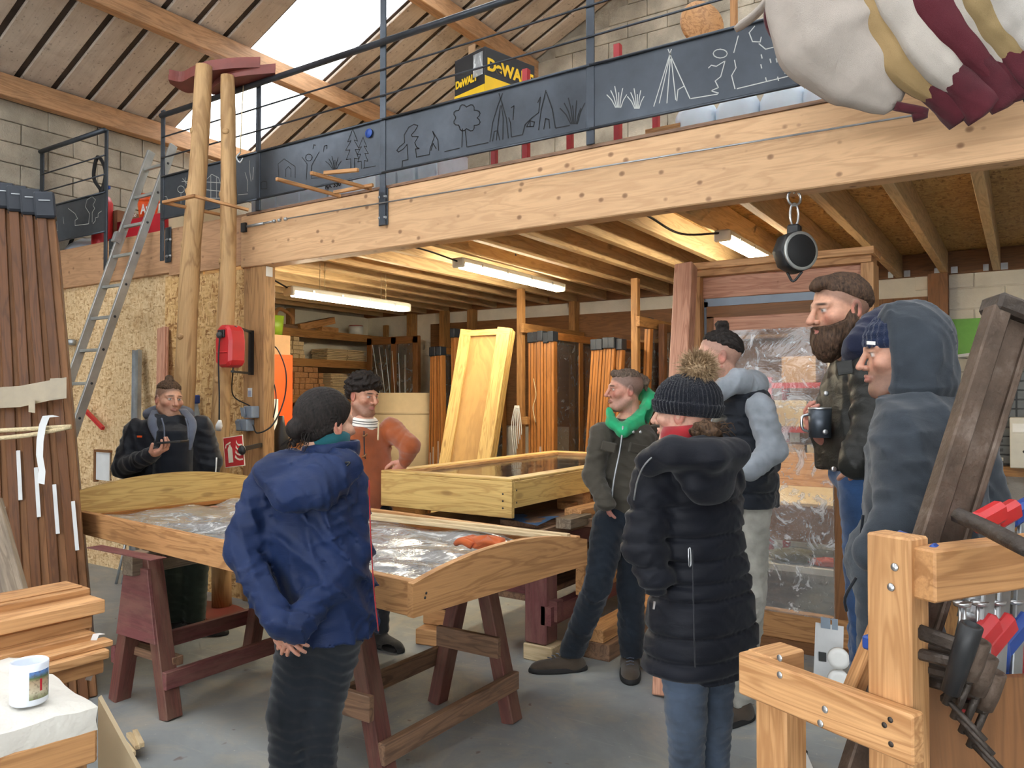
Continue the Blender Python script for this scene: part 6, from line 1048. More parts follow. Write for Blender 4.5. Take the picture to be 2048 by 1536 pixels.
def skull(q, w=1.0, jaw=1.0):
    d = ell(q, (0, -.014, .036), (.075*w, .098, .086)); d = smin(d, ell(q, (0, .022, -.042), (.060*w*jaw, .068, .078)), .03)
    d = smin(d, ell(q, (0, .068, -.098), (.026*jaw, .024, .022)), .03)
    for s in (-1, 1):
        d = smin(d, ell(q, (s*.046, .058, -.018), (.022, .026, .022)), .02); d = smin(d, cap(q, (s*.06, -.005, -.05), (s*.03, .06, -.098), .018, .018), .03)
    return d
def head_fn(w=1.0, jaw=1.0, nose=1.0, lean=0.0):
    def fn(q):
        d = skull(q, w, jaw); qa = q.copy(); qa[:, 0] = np.abs(q[:, 0])
        d = smin(d, cap(qa, (.008, .088, .028), (.046, .07, .026), .011, .009), .014)
        d = smax(d, -ell(qa, (.032, .102, .008), (.020, .020, .013)), .012)
        d = smin(d, np.linalg.norm(qa-V(.031, .074, .007), axis=1)-.0135, .003)
        d = smin(d, cap(qa, (.018, .086, .0165), (.044, .077, .0145), .0045, .004), .005)
        d = smin(d, cap(q, (0, .092, .018), (0, .1+.016*nose, -.026), .0075, .0115*nose), .010); d = smin(d, np.linalg.norm(qa-V(.0115, .098, -.03), axis=1)-.0085, .007)
        d = smin(d, cap(qa, (0, .0985, -.0535), (.021, .087, -.057), .0055, .0035), .006); d = smin(d, cap(qa, (0, .097, -.066), (.018, .088, -.063), .007, .004), .006)
        d = smax(d, -cap(qa, (0, .106, -.0595), (.02, .094, -.0605), .0035, .0025), .003)
        e = ell(qa, (.079*w, -.008, -.004), (.009, .020, .033), rotm((1, 0, 0), .2)); e = smax(e, -ell(qa, (.088*w, -.004, -.002), (.008, .011, .021)), .006); d = smin(d, e, .007)
        d = smin(d, cap(q, (0, -.022, -.06), (0, -.045+lean, -.20), .055*w, .062*w), .03); return d
    return fn
def head_col(skin, lips, brow, stub=0.0, stubc=(60, 46, 40), fade=0.0, fadec=(60, 48, 42), ruddy=.35):
    sk, lp, br, sc_, fd = [np.array(lin(c)) for c in (skin, lips, brow, stubc, fadec)]; rd = np.array(lin((176, 84, 72)))
    def fn(q):
        n = len(q); c = np.tile(sk, (n, 1)); ax_ = np.abs(q[:, 0]); y, z = q[:, 1], q[:, 2]
        def mixc(m_, col):
            nonlocal c; m_ = np.clip(m_, 0, 1)[:, None]; c = c*(1-m_)+col*m_
        mixc(ruddy*np.exp(-(((ax_-.042)/.022)**2+((z+.025)/.022)**2))*(y > .03), rd); mixc(.5*ruddy*np.exp(-((q[:, 0]/.014)**2+((z+.024)/.018)**2))*(y > .09), rd); mixc(.55*(ax_ > .078), rd)
        mixc(.25*np.exp(-(((ax_-.032)/.02)**2+((z-.004)/.014)**2))*(y > .04), np.array(lin((96, 60, 54))))
        if stub: mixc(stub*np.clip((-.022-z-.25*np.maximum(0, .03-y))*30, 0, 1)*(y > -.02)*(z > -.13)*(1-np.exp(-((q[:, 0]/.016)**2+((z+.04)/.006)**2))*.3), sc_)
        if fade: mixc(fade*np.clip((z-(-.075+.72*(y+.1)))*60, 0, 1), fd)
        mixc(1.2*np.exp(-((q[:, 0]/.021)**4+((z+.060)/.009)**2))*(y > .078), lp); mixc(1.1*np.exp(-(((ax_-.031)/.018)**4+((z-.0285+.1*(ax_-.03))/.0045)**2))*(y > .06), br)
        e = np.linalg.norm(np.c_[ax_-.031, y-.074, z-.007], axis=1); op = np.exp(-(((ax_-.031)/.012)**4+((z-.0065)/.0052)**4))*(y > .078)*(e < .0165); mixc(op*1.1, np.array(lin((216, 210, 204)))); mixc(1.3*np.exp(-((ax_-.031)**2+(z-.0068)**2)/.0048**2)*op, np.array(lin((42, 34, 30)))); mixc(.8*np.exp(-(((ax_-.031)/.015)**4+((z-.0135)/.002)**2))*(y > .07), np.array(lin((60, 40, 34))))
        return c
    return fn
def hand_fn(w, d, n, side, curl=.5, spread=.12, thumb=.5, s=1.0):
    """w wrist, d towards the knuckles, n the way the palm faces, side +1 = right hand"""
    d = nrm(d); n = nrm(n-d*np.dot(n, d)); x = np.cross(d, n)*side; caps = []; w = np.asarray(w, float)
    for i, (off, L, k0) in enumerate(((.030, .078, .092), (.010, .086, .096), (-.010, .080, .092), (-.029, .062, .084))):
        kn = w+d*k0*s+x*off*s; caps.append((w+x*off*.55*s, kn, .016*s, .0125*s)); a = kn; ang = curl*(.55+.06*i); dd = d; r = .0098*s
        for j, f in enumerate((.45, .31, .24)):
            ang_ = ang*(1+j*.95); dv = nrm(math.cos(ang_)*nrm(d+x*spread*(off/.03))+math.sin(ang_)*n); b = a+dv*L*f*s; caps.append((a, b, r, r*.9)); a, r = b, r*.9
    b0 = w+d*.025*s+x*.028*s; t1 = b0+nrm(d*.6+x*.75+n*.35*thumb)*.042*s; t2 = t1+nrm(d*.85+x*.25+n*.6*thumb)*.034*s; t3 = t2+nrm(d*.9+x*.0+n*.75*thumb)*.027*s
    caps += [(b0, t1, .016*s, .012*s), (t1, t2, .0115*s, .0105*s), (t2, t3, .0105*s, .009*s)]; caps.append((w-d*.03*s, w+d*.01*s, .022*s, .024*s))
    def fn(p):
        o = cap(p, *caps[0]); palm = None
        for i, c in enumerate(caps): o = np.minimum(o, cap(p, *c)) if i else o
        pm = cap(p, *caps[0])
        for i in (4, 8, 12): pm = smin(pm, cap(p, *caps[i]), .014)
        pm = smin(pm, cap(p, *caps[-4]), .012); pm = smin(pm, cap(p, *caps[-1]), .02); return smin(o, pm, .004)
    return fn, np.array([c[0] for c in caps]+[c[1] for c in caps])
def shoe_fn(heel, d, L=.28, w=.048, h=.075, up=UP):
    d = nrm(d); x = np.cross(d, up); R = np.stack([x, d, up], 1)
    def fn(p):
        q = (p-np.asarray(heel))@R; y = q[:, 1]/L
        a = ell(q, (0, L*.30, .03), (w, L*.36, .05)); a = smin(a, ell(q, (0, L*.70, .025), (w*1.05, L*.34, .042)), .04); a = smin(a, cap(q, (0, L*.2, .05), (0, L*.2, h+.05), w*.95, w*.9), .04)
        return smax(a, -q[:, 2]+.001, .006)
    def sole(p):
        q = (p-np.asarray(heel))@R; a = smin(ell(q, (0, L*.28, .01), (w*1.08, L*.37, .05)), ell(q, (0, L*.70, .01), (w*1.15, L*.37, .05)), .05); return np.maximum(a, np.maximum(q[:, 2]-.03, -q[:, 2]))
    pts = [heel-d*.05, heel+d*(L+.05), heel+x*.07, heel-x*.07, heel+up*(h+.12)]; return fn, sole, np.array(pts)
def union(fs, k_=.02):
    def fn(p):
        o = fs[0](p)
        for g in fs[1:]: o = smin(o, g(p), k_)
        return o
    return fn
def limb(a, b, c, ra, rb, rc, wav=.004, wl=.045, ph=0.0):
    return lambda p: smin(cap(p, a, b, ra, rb, wav, wl, ph), cap(p, b, c, rb, rc, wav, wl, ph+1), .02)
class Person:
    def __init__(s, label, foot): s.root = thing('person', label, 'person', foot); s.bodyv = []; s.bodyf = []; s.bodyc = []; s.n = 0
    def skin(s, fn, lo, hi, h, col):
        v, f = nets(fn, lo, hi, h)
        if len(v): s.bodyv.append(v); s.bodyf.append(f+s.n); s.bodyc.append(col(v)); s.n += len(v)
    def head(s, c, f, pitch=0.0, roll=0.0, sc=1.0, w=1.0, jaw=1.0, nose=1.0, lean=0.0, col=None):
        s.hc = np.asarray(c); s.R = frame3(f, pitch, roll); s.sc = sc; s.w = w; fn0 = head_fn(w, jaw, nose, lean)
        s.loc = lambda p: (p-s.hc)@s.R/sc; s.glob = lambda q: s.hc+s.R@(np.asarray(q, float)*sc)
        fn = lambda p: fn0(s.loc(p))*sc; s.headfn = fn; ext = .145*sc; col = col or head_col((206, 158, 134), (160, 92, 84), (60, 44, 36))
        s.skin(fn, s.hc-V(ext, ext, .20*sc), s.hc+V(ext, ext, .135*sc), .0034*sc, lambda v: col(s.loc(v)))
    def hand(s, w, d, n, side, curl=.5, thumb=.5, sc=1.0, spread=.12, skin=(200, 150, 126)):
        fn, pts = hand_fn(w, d, n, side, curl, spread, thumb, sc); lo, hi = bbox(pts, .025); c = np.array(lin(skin)); r = np.array(lin((180, 110, 96)))
        s.skin(fn, lo, hi, .0028, lambda v: np.tile(c*.8+r*.2, (len(v), 1)))
    def under(s, fn, lo, hi, skin=(200, 150, 126)): s.skin(fn, lo, hi, .016, lambda v: np.tile(np.array(lin(skin)), (len(v), 1)))
    def finish(s): o = new_obj('body', fast_mesh('body', np.vstack(s.bodyv), np.vstack(s.bodyf), np.vstack(s.bodyc)), 'skin', s.root); return o
    def wear(s, name, fn, pts, pad, h, mat, label=None): lo, hi = bbox(pts, pad); return solid(name, fn, lo, hi, h, mat, s.root, None, label)
    def hair(s, mat, th=.010, a=-.07, b=.757, amp=.003, fr=95, extra=None, name='hair', side_in=0.0, top_only=None, k_=.012, h=.0042, conv=None):
        def fn(p):
            q = s.loc(p); w_ = s.w; d = ell(q, (0, -.014, .036), (.075*w_, .098, .086)); d = smin(d, ell(q, (0, .0, -.03), (.064*w_, .07, .07)), .03); lin_ = q[:, 2]-(a+b*(q[:, 1]+.1)); lin_ = lin_ if top_only is None else np.minimum(lin_, q[:, 2]-top_only-.25*np.abs(q[:, 0])); d = d-th*np.clip(.25+lin_/.035, .25, 1)
            ang = np.arctan2(q[:, 0], q[:, 2]-.02); n_ = amp*np.sin(ang*fr*.25+3*np.sin(q[:, 1]*40))+amp*.6*np.sin(q[:, 1]*fr*2+4*np.sin(ang*3)); d = d+n_
            if conv: an2 = np.arctan2(q[:, 0]-conv[0], q[:, 2]-conv[1]); d = d+conv[2]*(np.sin(an2*64+2*np.sin(q[:, 1]*25))+.6*np.sin(an2*131+q[:, 1]*40))
            cut = (a+b*(q[:, 1]+.1))-q[:, 2]+.004*np.sin(q[:, 0]*170); d = smax(d, cut*.8, k_)
            if top_only is not None: d = smax(d, top_only-q[:, 2]+.25*np.abs(q[:, 0]), k_)
            if extra: d = smin(d, extra(q), .012)
            return d*s.sc
        e = .15*s.sc; return solid(name, fn, s.hc-V(e, e, .15*s.sc), s.hc+V(e, e, .17*s.sc), h*s.sc, mat, s.root)
def secs(o, f, rows, t):
    r = nrm(np.cross(f, UP)); out = []
    for row in rows:
        py, px, hw, hd = row[:4]; p = P(px, py, row[4] if len(row) > 4 else t); out.append((p[2], (p-o)@r, (p-o)@f, hw, hd))
    return out
def garment(pr, name, o, f, rows, t, arms, mat, fold=.008, fsc=26, seed=1, h=.0095, kk=.035, quilt=None, extra=None, label=None, wav=.0022, armk=.03, cut=None, pad=.15, fdir=(1, .3, 1.2)):
    f = nrm(f); r = nrm(np.cross(f, UP)); S = secs(o, f, rows, t); sarr = np.array(sorted(S))
    def fn(p):
        d = loft(p, o, r, f, S)
        ad = None
        for (a, b, c, ra, rb, rc) in arms:
            e = limb(a, b, c, ra, rb, rc, wav, .05, seed)(p); ad = e if ad is None else np.minimum(ad, e)
        if ad is not None: d = smin(d, ad, armk)
        if extra is not None: d = smin(d, extra(p), .02)
        if quilt: d = d+quilt(p)
        if cut is not None: d = smax(d, cut(p), .004)
        return d+folds(p, fold, fsc, seed, fdir)
    pts = [o+r*(s*(row[3])+row[1])+f*(q*row[4]+row[2])+UP*(row[0]-o[2]) for row in S for s in (-1, 1) for q in (-1, 1)]
    for a in arms: pts += [a[0], a[1], a[2]]
    return pr.wear(name, fn, pts, pad, h, mat, label)
def trousers(pr, hips, knees, ankles, mat, rr=(.10, .075, .055), pel=(.16, .12, .13), f=FW, fold=.008, seed=3, wl=.05, wav=.002, h=.0095, shin=True):
    c = (hips[0]+hips[1])/2; R = frame3(f)
    def fn(p):
        d = ell(p, c+UP*.06, pel, R)
        for i in (0, 1): d = smin(d, limb(hips[i], knees[i], ankles[i], rr[0], rr[1], rr[2], wav, wl, i+seed)(p), .025)
        d = np.maximum(d, (ankles[0][2]-.02)-p[:, 2]) if abs(ankles[0][2]-ankles[1][2]) < .04 else d
        return d+folds(p, fold, 24, seed, (1, .5, .8))+folds(p, fold*.7, 60, seed+9, (.2, .2, 1.3))*np.exp(-((p[:, 2]-(knees[0][2]-.03))/.10)**2)
    return pr.wear('trousers', fn, list(hips)+list(knees)+list(ankles)+[c+UP*.15], .15, h, mat)
def shoes(pr, items, mat, solemat='rubber', L=.28, w=.046, laces=None):
    for heel, d in items:
        fn, so, pts = shoe_fn(np.asarray(heel), d, L, w); sh = pr.wear('shoe', fn, pts, .02, .0055, mat)
        v, f_ = nets(so, *bbox(pts, .02), .006); s_ = new_obj('sole', fast_mesh('sole', v, f_), solemat, sh)
        if laces:
            d_ = nrm(d); x = np.cross(d_, UP)
            for i in range(4): q = np.asarray(heel)+d_*(L*.40+.024*i)+UP*(.104-.010*i); part('lace', MB().tube([q-x*.022, q+UP*.004, q+x*.022+d_*.012], .0028, 5), laces, sh)
def underbody(pr, sh, el, wr, hips, knees, ankles, neck):
    def fn(p):
        d = cap(p, neck, (hips[0]+hips[1])/2, .07, .09)
        for i in (0, 1):
            si = neck+(sh[i]-neck)*.85-UP*.03; d = smin(d, cap(p, neck-UP*.05, si, .04, .03), .02); d = smin(d, cap(p, si, el[i], .03, .028), .015); d = smin(d, cap(p, el[i], wr[i], .028, .022), .015)
            d = smin(d, cap(p, hips[i], knees[i], .065, .045), .02); d = smin(d, cap(p, knees[i], ankles[i], .045, .032), .02)
        return d
    lo, hi = bbox(list(sh)+list(el)+list(wr)+list(hips)+list(knees)+list(ankles)+[neck], .1); pr.under(fn, lo, hi)
for nm, c, kw in (('navy', (21, 37, 72), dict(rough=.5, weave=700, bump=.15, var=.12, fold=.35, sheen=0.05)), ('legnavy', (26, 31, 38), {}), ('blackj', (24, 27, 34), dict(rough=.5, fold=.3)), ('hoodie', (20, 24, 32), {}), ('liningg', (92, 98, 112), {}), ('greent', (42, 52, 46), dict(fold=.2)), ('rust', (150, 78, 40), dict(weave=330, bump=.5, sheen=.4)), ('darkt', (30, 32, 36), {}), ('olive', (66, 62, 54), dict(rough=.75, fold=.3, var=.1)), ('greenh', (40, 156, 104), dict(weave=400)), ('djeans', (26, 33, 42), dict(fold=.3, var=.25)), ('coat', (14, 17, 26), dict(rough=.6, fold=.25, var=.12, sheen=.1)), ('bjeans', (58, 68, 82), dict(fold=.3, var=.3)), ('beanie', (13, 16, 26), dict(weave=260, bump=.6)), ('redscarf', (148, 34, 40), {}), ('vest', (20, 25, 34), dict(rough=.6, fold=.3)), ('greysw', (132, 138, 145), dict(weave=450)), ('greyt', (150, 148, 140), dict(fold=.25)), ('leather', (42, 42, 40), dict(rough=.42, weave=240, bump=.2, fold=.35, sheen=0)), ('navyh', (22, 28, 52), {}), ('jeans', (42, 68, 104), dict(fold=.3, var=.25)), ('charcoal', (50, 56, 63), dict(weave=420, bump=.3, fold=.2)), ('sweat', (54, 62, 70), dict(fold=.25)), ('bluebeanie', (26, 38, 66), dict(weave=260, bump=.5)), ('shoeb', (34, 32, 30), dict(rough=.7)), ('shoebr', (66, 56, 46), dict(rough=.75)), ('stripe', (214, 210, 200), {}), ('teal', (24, 84, 92), {})):
    M[nm] = fabric('cloth_'+nm, c, **kw)
# ---------------------------------------------------------------- woman in the blue jacket, back to the camera
def navy_woman():
    t = 2.60; f = dirv(22); o = P(625, 1100, t); pr = Person('person in a blue hooded jacket standing with hands clasped behind the back', o*[1, 1, 0])
    pr.head(P(652, 850, t), dirv(40), -.02, 0, .95, w=.96, jaw=.9, col=head_col((206, 162, 136), (170, 96, 88), (40, 32, 28)))
    pr.hair('h_dark', .012, -.095, .80, .0004, 420, conv=(-.012, -.012, .0007), h=.0036, extra=lambda q: smin(ell(q, (-.012, -.118, -.012), (.034, .030, .036)), cap(q, (-.01, -.10, -.03), (-.012, -.125, -.07), .018, .006, .004, .02), .012), k_=.008)
    mb = MB()
    for i in range(26):
        a = random.uniform(-1, 1); p0 = pr.glob((a*.05, -.09, -.02)); p1 = pr.glob((a*.09-.01, -.115-.02*random.random(), -.06-.04*random.random())); mb.tube(bez([p0, (p0+p1)/2+V(*rng.normal(0, .008, 3)), p1], 6), .0012, 3)
    part('loose_strands', mb, 'h_dark', pr.root)['kind'] = 'stuff'
    arms = [(P(520, 975, 2.56), P(482, 1105, 2.50), P(560, 1245, 2.37), .06, .054, .048), (P(702, 968, 2.64), P(708, 1110, 2.56), P(592, 1252, 2.38), .064, .058, .05)]
    rows = [(1268, 655, .165, .145), (1200, 648, .168, .145), (1100, 630, .172, .14), (1010, 618, .175, .13), (950, 614, .165, .11), (918, 625, .115, .09), (902, 640, .08, .075)]
    cols = [P(585, 915, 2.58), P(540, 945, 2.48), P(575, 992, 2.43), P(640, 985, 2.43), P(690, 935, 2.5), P(690, 905, 2.6)]
    def hood(p):
        d = cap(p, cols[0], cols[1], .035, .042)
        for a, b in zip(cols[1:-1], cols[2:]): d = smin(d, cap(p, a, b, .045, .042), .06)
        d = smin(d, ell(p, P(612, 950, 2.50), (.14, .065, .075), frame3(f)), .06); return d
    garment(pr, 'jacket', o, f, rows, t, arms, 'navy', .017, 30, 11, .0085, .05, extra=hood)
    def collar(p): q = P(662, 903, 2.6); rr = np.linalg.norm((p-q)[:, :2], axis=1); return smax(np.abs(rr-.084-.02*(p[:, 2]-q[2]))-.013, np.abs(p[:, 2]-q[2]-.12*((p-q)@RT))-.032, .015)+folds(p, .004, 40, 4)
    pr.wear('collar', collar, [P(660, 893, 2.6)], .15, .007, 'navy'); c = P(655, 880, 2.6); part('inner_collar', MB().lathe([(.060, -.03), (.073, -.02), (.075, .02), (.062, .03)], c, n=24), 'teal', pr.root)
    part('piping', MB().tube(bez([P(738, 960, 2.52), P(741, 1060, 2.50), P(748, 1180, 2.50), P(757, 1262, 2.50)], 16), .0022, 5), 'redscarf', pr.root)
    part('drawcord', MB().tube(bez([P(690, 935, 2.44), P(700, 925, 2.44), P(690, 925, 2.44)], 8), .003, 5), 'black', pr.root)
    hips = [P(612, 1275, t), P(668, 1270, t)]; kn = [P(577, 1430, 2.58), P(642, 1430, 2.6)]; an_ = [V(*(P(568, 1640, 2.6)[:2]), .10), V(*(P(633, 1640, 2.62)[:2]), .10)]
    trousers(pr, hips, kn, an_, 'legnavy', (.098, .066, .045), (.165, .125, .13), f, .004, 5, .035, .003)
    shoes(pr, [(an_[0]*[1, 1, 0]-f*.06, f), (an_[1]*[1, 1, 0]-f*.06, dirv(35))], 'shoeb', L=.25, w=.04)
    pr.hand(P(558, 1240, 2.39), nrm(P(592, 1285, 2.37)-P(558, 1240, 2.39)), FW, -1, .55, sc=.74, skin=(206, 156, 134)); pr.hand(P(590, 1240, 2.40), nrm(P(566, 1285, 2.38)-P(590, 1240, 2.40)), FW, 1, .9, sc=.74)
    underbody(pr, [arms[0][0], arms[1][0]], [arms[0][1], arms[1][1]], [arms[0][2], arms[1][2]], hips, kn, an_, P(640, 915, t)); pr.finish()
navy_woman()
# ---------------------------------------------------------------- man with the phone
def phone_man():
    t = 5.17; f = dirv(158); o = P(338, 920, t); pr = Person('person in a black padded jacket looking up from a phone behind the arched frame', o*[1, 1, 0])
    pr.head(P(338, 799, t), dirv(132), -.06, -.04, 1.0, col=head_col((212, 162, 134), (184, 122, 108), (70, 50, 40), .38, (92, 66, 52), .75, (98, 80, 66)))
    pr.hair('h_brown', .009, -.035, .62, .0022, 170, extra=lambda q: smin(ell(q, (0, -.02, .14), (.026, .026, .024)), cap(q, (0, .02, .118), (0, -.02, .135), .02, .016), .012), top_only=.05)
    arms = [(P(272, 860, 5.12), P(246, 936, 5.04), P(306, 908, 4.84), .075, .068, .05), (P(402, 852, 5.2), P(424, 925, 5.24), P(414, 972, 5.26), .075, .065, .05)]
    rows = [(1010, 336, .22, .14), (950, 336, .225, .14), (900, 336, .23, .135), (862, 336, .225, .12), (842, 338, .17, .10), (828, 340, .10, .085)]
    garment(pr, 'jacket', o, f, rows, t, arms, 'blackj', .012, 19, 21, .010, .04)
    garment(pr, 'hoodie', o, f, [(1000, 344, .12, .13, 5.10), (900, 346, .125, .13, 5.10), (862, 346, .11, .12, 5.10), (848, 344, .085, .085, 5.15), (838, 342, .07, .075, 5.17)], 5.1, [], 'hoodie', .005, 30, 3, .009)
    for a in ([P(312, 822, 5.16), P(304, 846, 5.02), P(318, 884, 5.0), P(326, 915, 5.0)], [P(366, 820, 5.14), P(384, 842, 5.03), P(384, 872, 5.0), P(380, 900, 5.0)]): part('lapel', MB().tube(bez(a, 16), np.interp(np.linspace(0, 1, len(bez(a, 16))), [0, .5, 1], [.03, .026, .008]), 10, flat=.4), 'liningg', pr.root)
    def hood(p): q = P(338, 828, 5.3); return ell(p, q, (.165, .10, .07), frame3(f))+folds(p, .006, 30, 8)
    pr.wear('hood', hood, [P(338, 828, 5.3)], .22, .009, 'liningg')
    for px in (326, 374): part('drawstring', MB().tube(bez([P(px-3, 836, 4.955), P(px+2, 855, 4.95), P(px+3, 882, 4.95)], 8), .005, 6), 'liningg', pr.root)
    part('logo', MB().beam(P(274, 873, 4.985), P(284, 873, 4.985), .003, .012), 'orange', pr.root); part('reflective_piping', MB().tube(bez([P(424, 968, 5.18), P(431, 945, 5.17), P(433, 915, 5.17)], 8), .005, 5), 'paper', pr.root)
    w = P(309, 907, 4.83); pr.hand(w, nrm(P(340, 892, 4.76)-w), nrm(UP*.8+RT*.3-FW*.3), 1, .75, .9, 1.0, skin=(214, 164, 140)); ph = P(346, 884, 4.74); dd = nrm(RT*.95+UP*.08-FW*.25)
    tph = thing('mobile_phone', 'dark phone held by the person in the black padded jacket', 'phone', ph); part('phone_body', MB().frame(ph, dd, nrm(np.cross(UP, dd)), UP, .085, .042, .006), 'black', tph, .003); part('screen', MB().frame(ph+UP*.0065, dd, nrm(np.cross(UP, dd)), UP, .08, .039, .0006), 'darkgrey', tph)
    hips = [P(315, 1000, 5.1), P(360, 1000, 5.2)]; kn = [P(345, 1110, 5.12), P(392, 1110, 5.2)]; an_ = [V(*(P(350, 1215, 5.22)[:2]), .1), V(*(P(388, 1225, 5.22)[:2]), .1)]
    trousers(pr, hips, kn, an_, 'greent', (.105, .088, .075), (.17, .13, .13), f, .008, 7); shoes(pr, [(an_[0]*[1, 1, 0]-dirv(120)*.07, dirv(120)), (an_[1]*[1, 1, 0]-RT*.06, dirv(98))], 'shoeb', L=.29, w=.05, laces='black')
    underbody(pr, [a[0] for a in arms], [a[1] for a in arms], [a[2] for a in arms], hips, kn, an_, P(340, 835, t)); pr.finish()
phone_man()
# ---------------------------------------------------------------- man in the rust wool pullover
def orange_man():
    t = 5.02; f = dirv(140); o = P(727, 920, t); pr = Person('person in a rust wool pullover leaning a hand on the pale glazed box', o*[1, 1, 0])
    pr.head(P(727, 793, t), dirv(127), -.14, -.05, 1.03, col=head_col((200, 148, 122), (170, 104, 94), (40, 30, 26), .5, (74, 54, 46)))
    def curls(q): return ell(q, (0, -.008, .064), (.106, .120, .094))+.011*np.sin(q[:, 0]*110+3*np.sin(q[:, 2]*60))*np.sin(q[:, 1]*105+2*np.sin(q[:, 0]*70))+.006*np.sin(q[:, 2]*150+q[:, 0]*60)+np.maximum(0, (.012+.62*(q[:, 1]+.02))-q[:, 2])*1.1
    pr.hair('h_black', .022, -.05, .80, .005, 120, extra=curls, k_=.02)
    arms = [(P(672, 858, 5.0), P(655, 930, 5.0), P(675, 985, 4.9), .07, .06, .045), (P(782, 858, 5.06), P(820, 892, 4.97), P(811, 920, 5.02), .076, .066, .046)]
    rows = [(1030, 728, .19, .125), (960, 728, .19, .125), (900, 726, .19, .125), (866, 727, .175, .11), (855, 727, .12, .09), (850, 729, .08, .075)]
    garment(pr, 'pullover', o, f, rows, t, arms, 'rust', .006, 22, 31, .0095, .04)
    c = P(729, 846, t); n_ = 26; pr_ = MB()
    sc = part('neck_scarf', MB().lathe([(.085, -.07), (.102, -.045), (.094, -.01), (.085, .022), (.07, .036)], c, tuple(nrm(UP+f*.15)), n_), 'stripe', pr.root)
    for z in (-.05, -.032, -.014, .006, .02): rz_ = np.interp(z, [-.07, -.045, -.01, .022, .036], [.085, .102, .094, .085, .07]); part('stripe', MB().lathe([(rz_-.001, z-.003), (rz_+.002, z), (rz_-.001, z+.003)], c, tuple(nrm(UP+f*.15)), n_), 'black', sc)
    for i, (a, b) in enumerate(((P(757, 845, 4.93), P(756, 880, 4.87)), (P(726, 872, 4.88), P(734, 868, 4.86)), (P(733, 908, 4.87), P(724, 913, 4.86)))):
        part('drawstring' if i == 0 else 'toggle', MB().tube(bez([a, (a+b)/2+V(0, 0, -.006), b], 8), .005 if i == 0 else .006, 6), 'rope' if i == 0 else 'brownwood', pr.root)
    part('neck_slit', MB().tube(bez([P(728, 862, 4.885), P(729, 905, 4.872), P(731, 918, 4.872)], 8), .004, 5), 'darkt', pr.root)
    w = P(811, 919, 5.02); d = nrm(V(-3.30, 3.72, 1.118)-w+V(0, 0, 0)); pr.hand(P(809, 922, 5.03), nrm(P(796, 942, 5.02)-P(809, 922, 5.03)), nrm(-UP*.6+FW*.2-RT*.6), -1, .45, .3, 1.05, skin=(206, 152, 132))
    hips = [P(700, 1010, 5.0), P(752, 1010, 5.05)]; kn = [P(700, 1140, 5.0), P(755, 1140, 5.0)]; an_ = [V(*(P(700, 1250, 5.05)[:2]), .1), V(*(P(757, 1250, 4.97)[:2]), .1)]
    trousers(pr, hips, kn, an_, 'darkt', (.10, .08, .07), (.17, .125, .13), f, .007, 9); shoes(pr, [(an_[0]*[1, 1, 0]+FW*.06, dirv(150)), (an_[1]*[1, 1, 0]-dirv(135)*.06, dirv(135))], 'shoeb', L=.29, w=.052)
    underbody(pr, [a[0] for a in arms], [a[1] for a in arms], [a[2] for a in arms], hips, kn, an_, P(728, 845, t)); pr.finish()
orange_man()
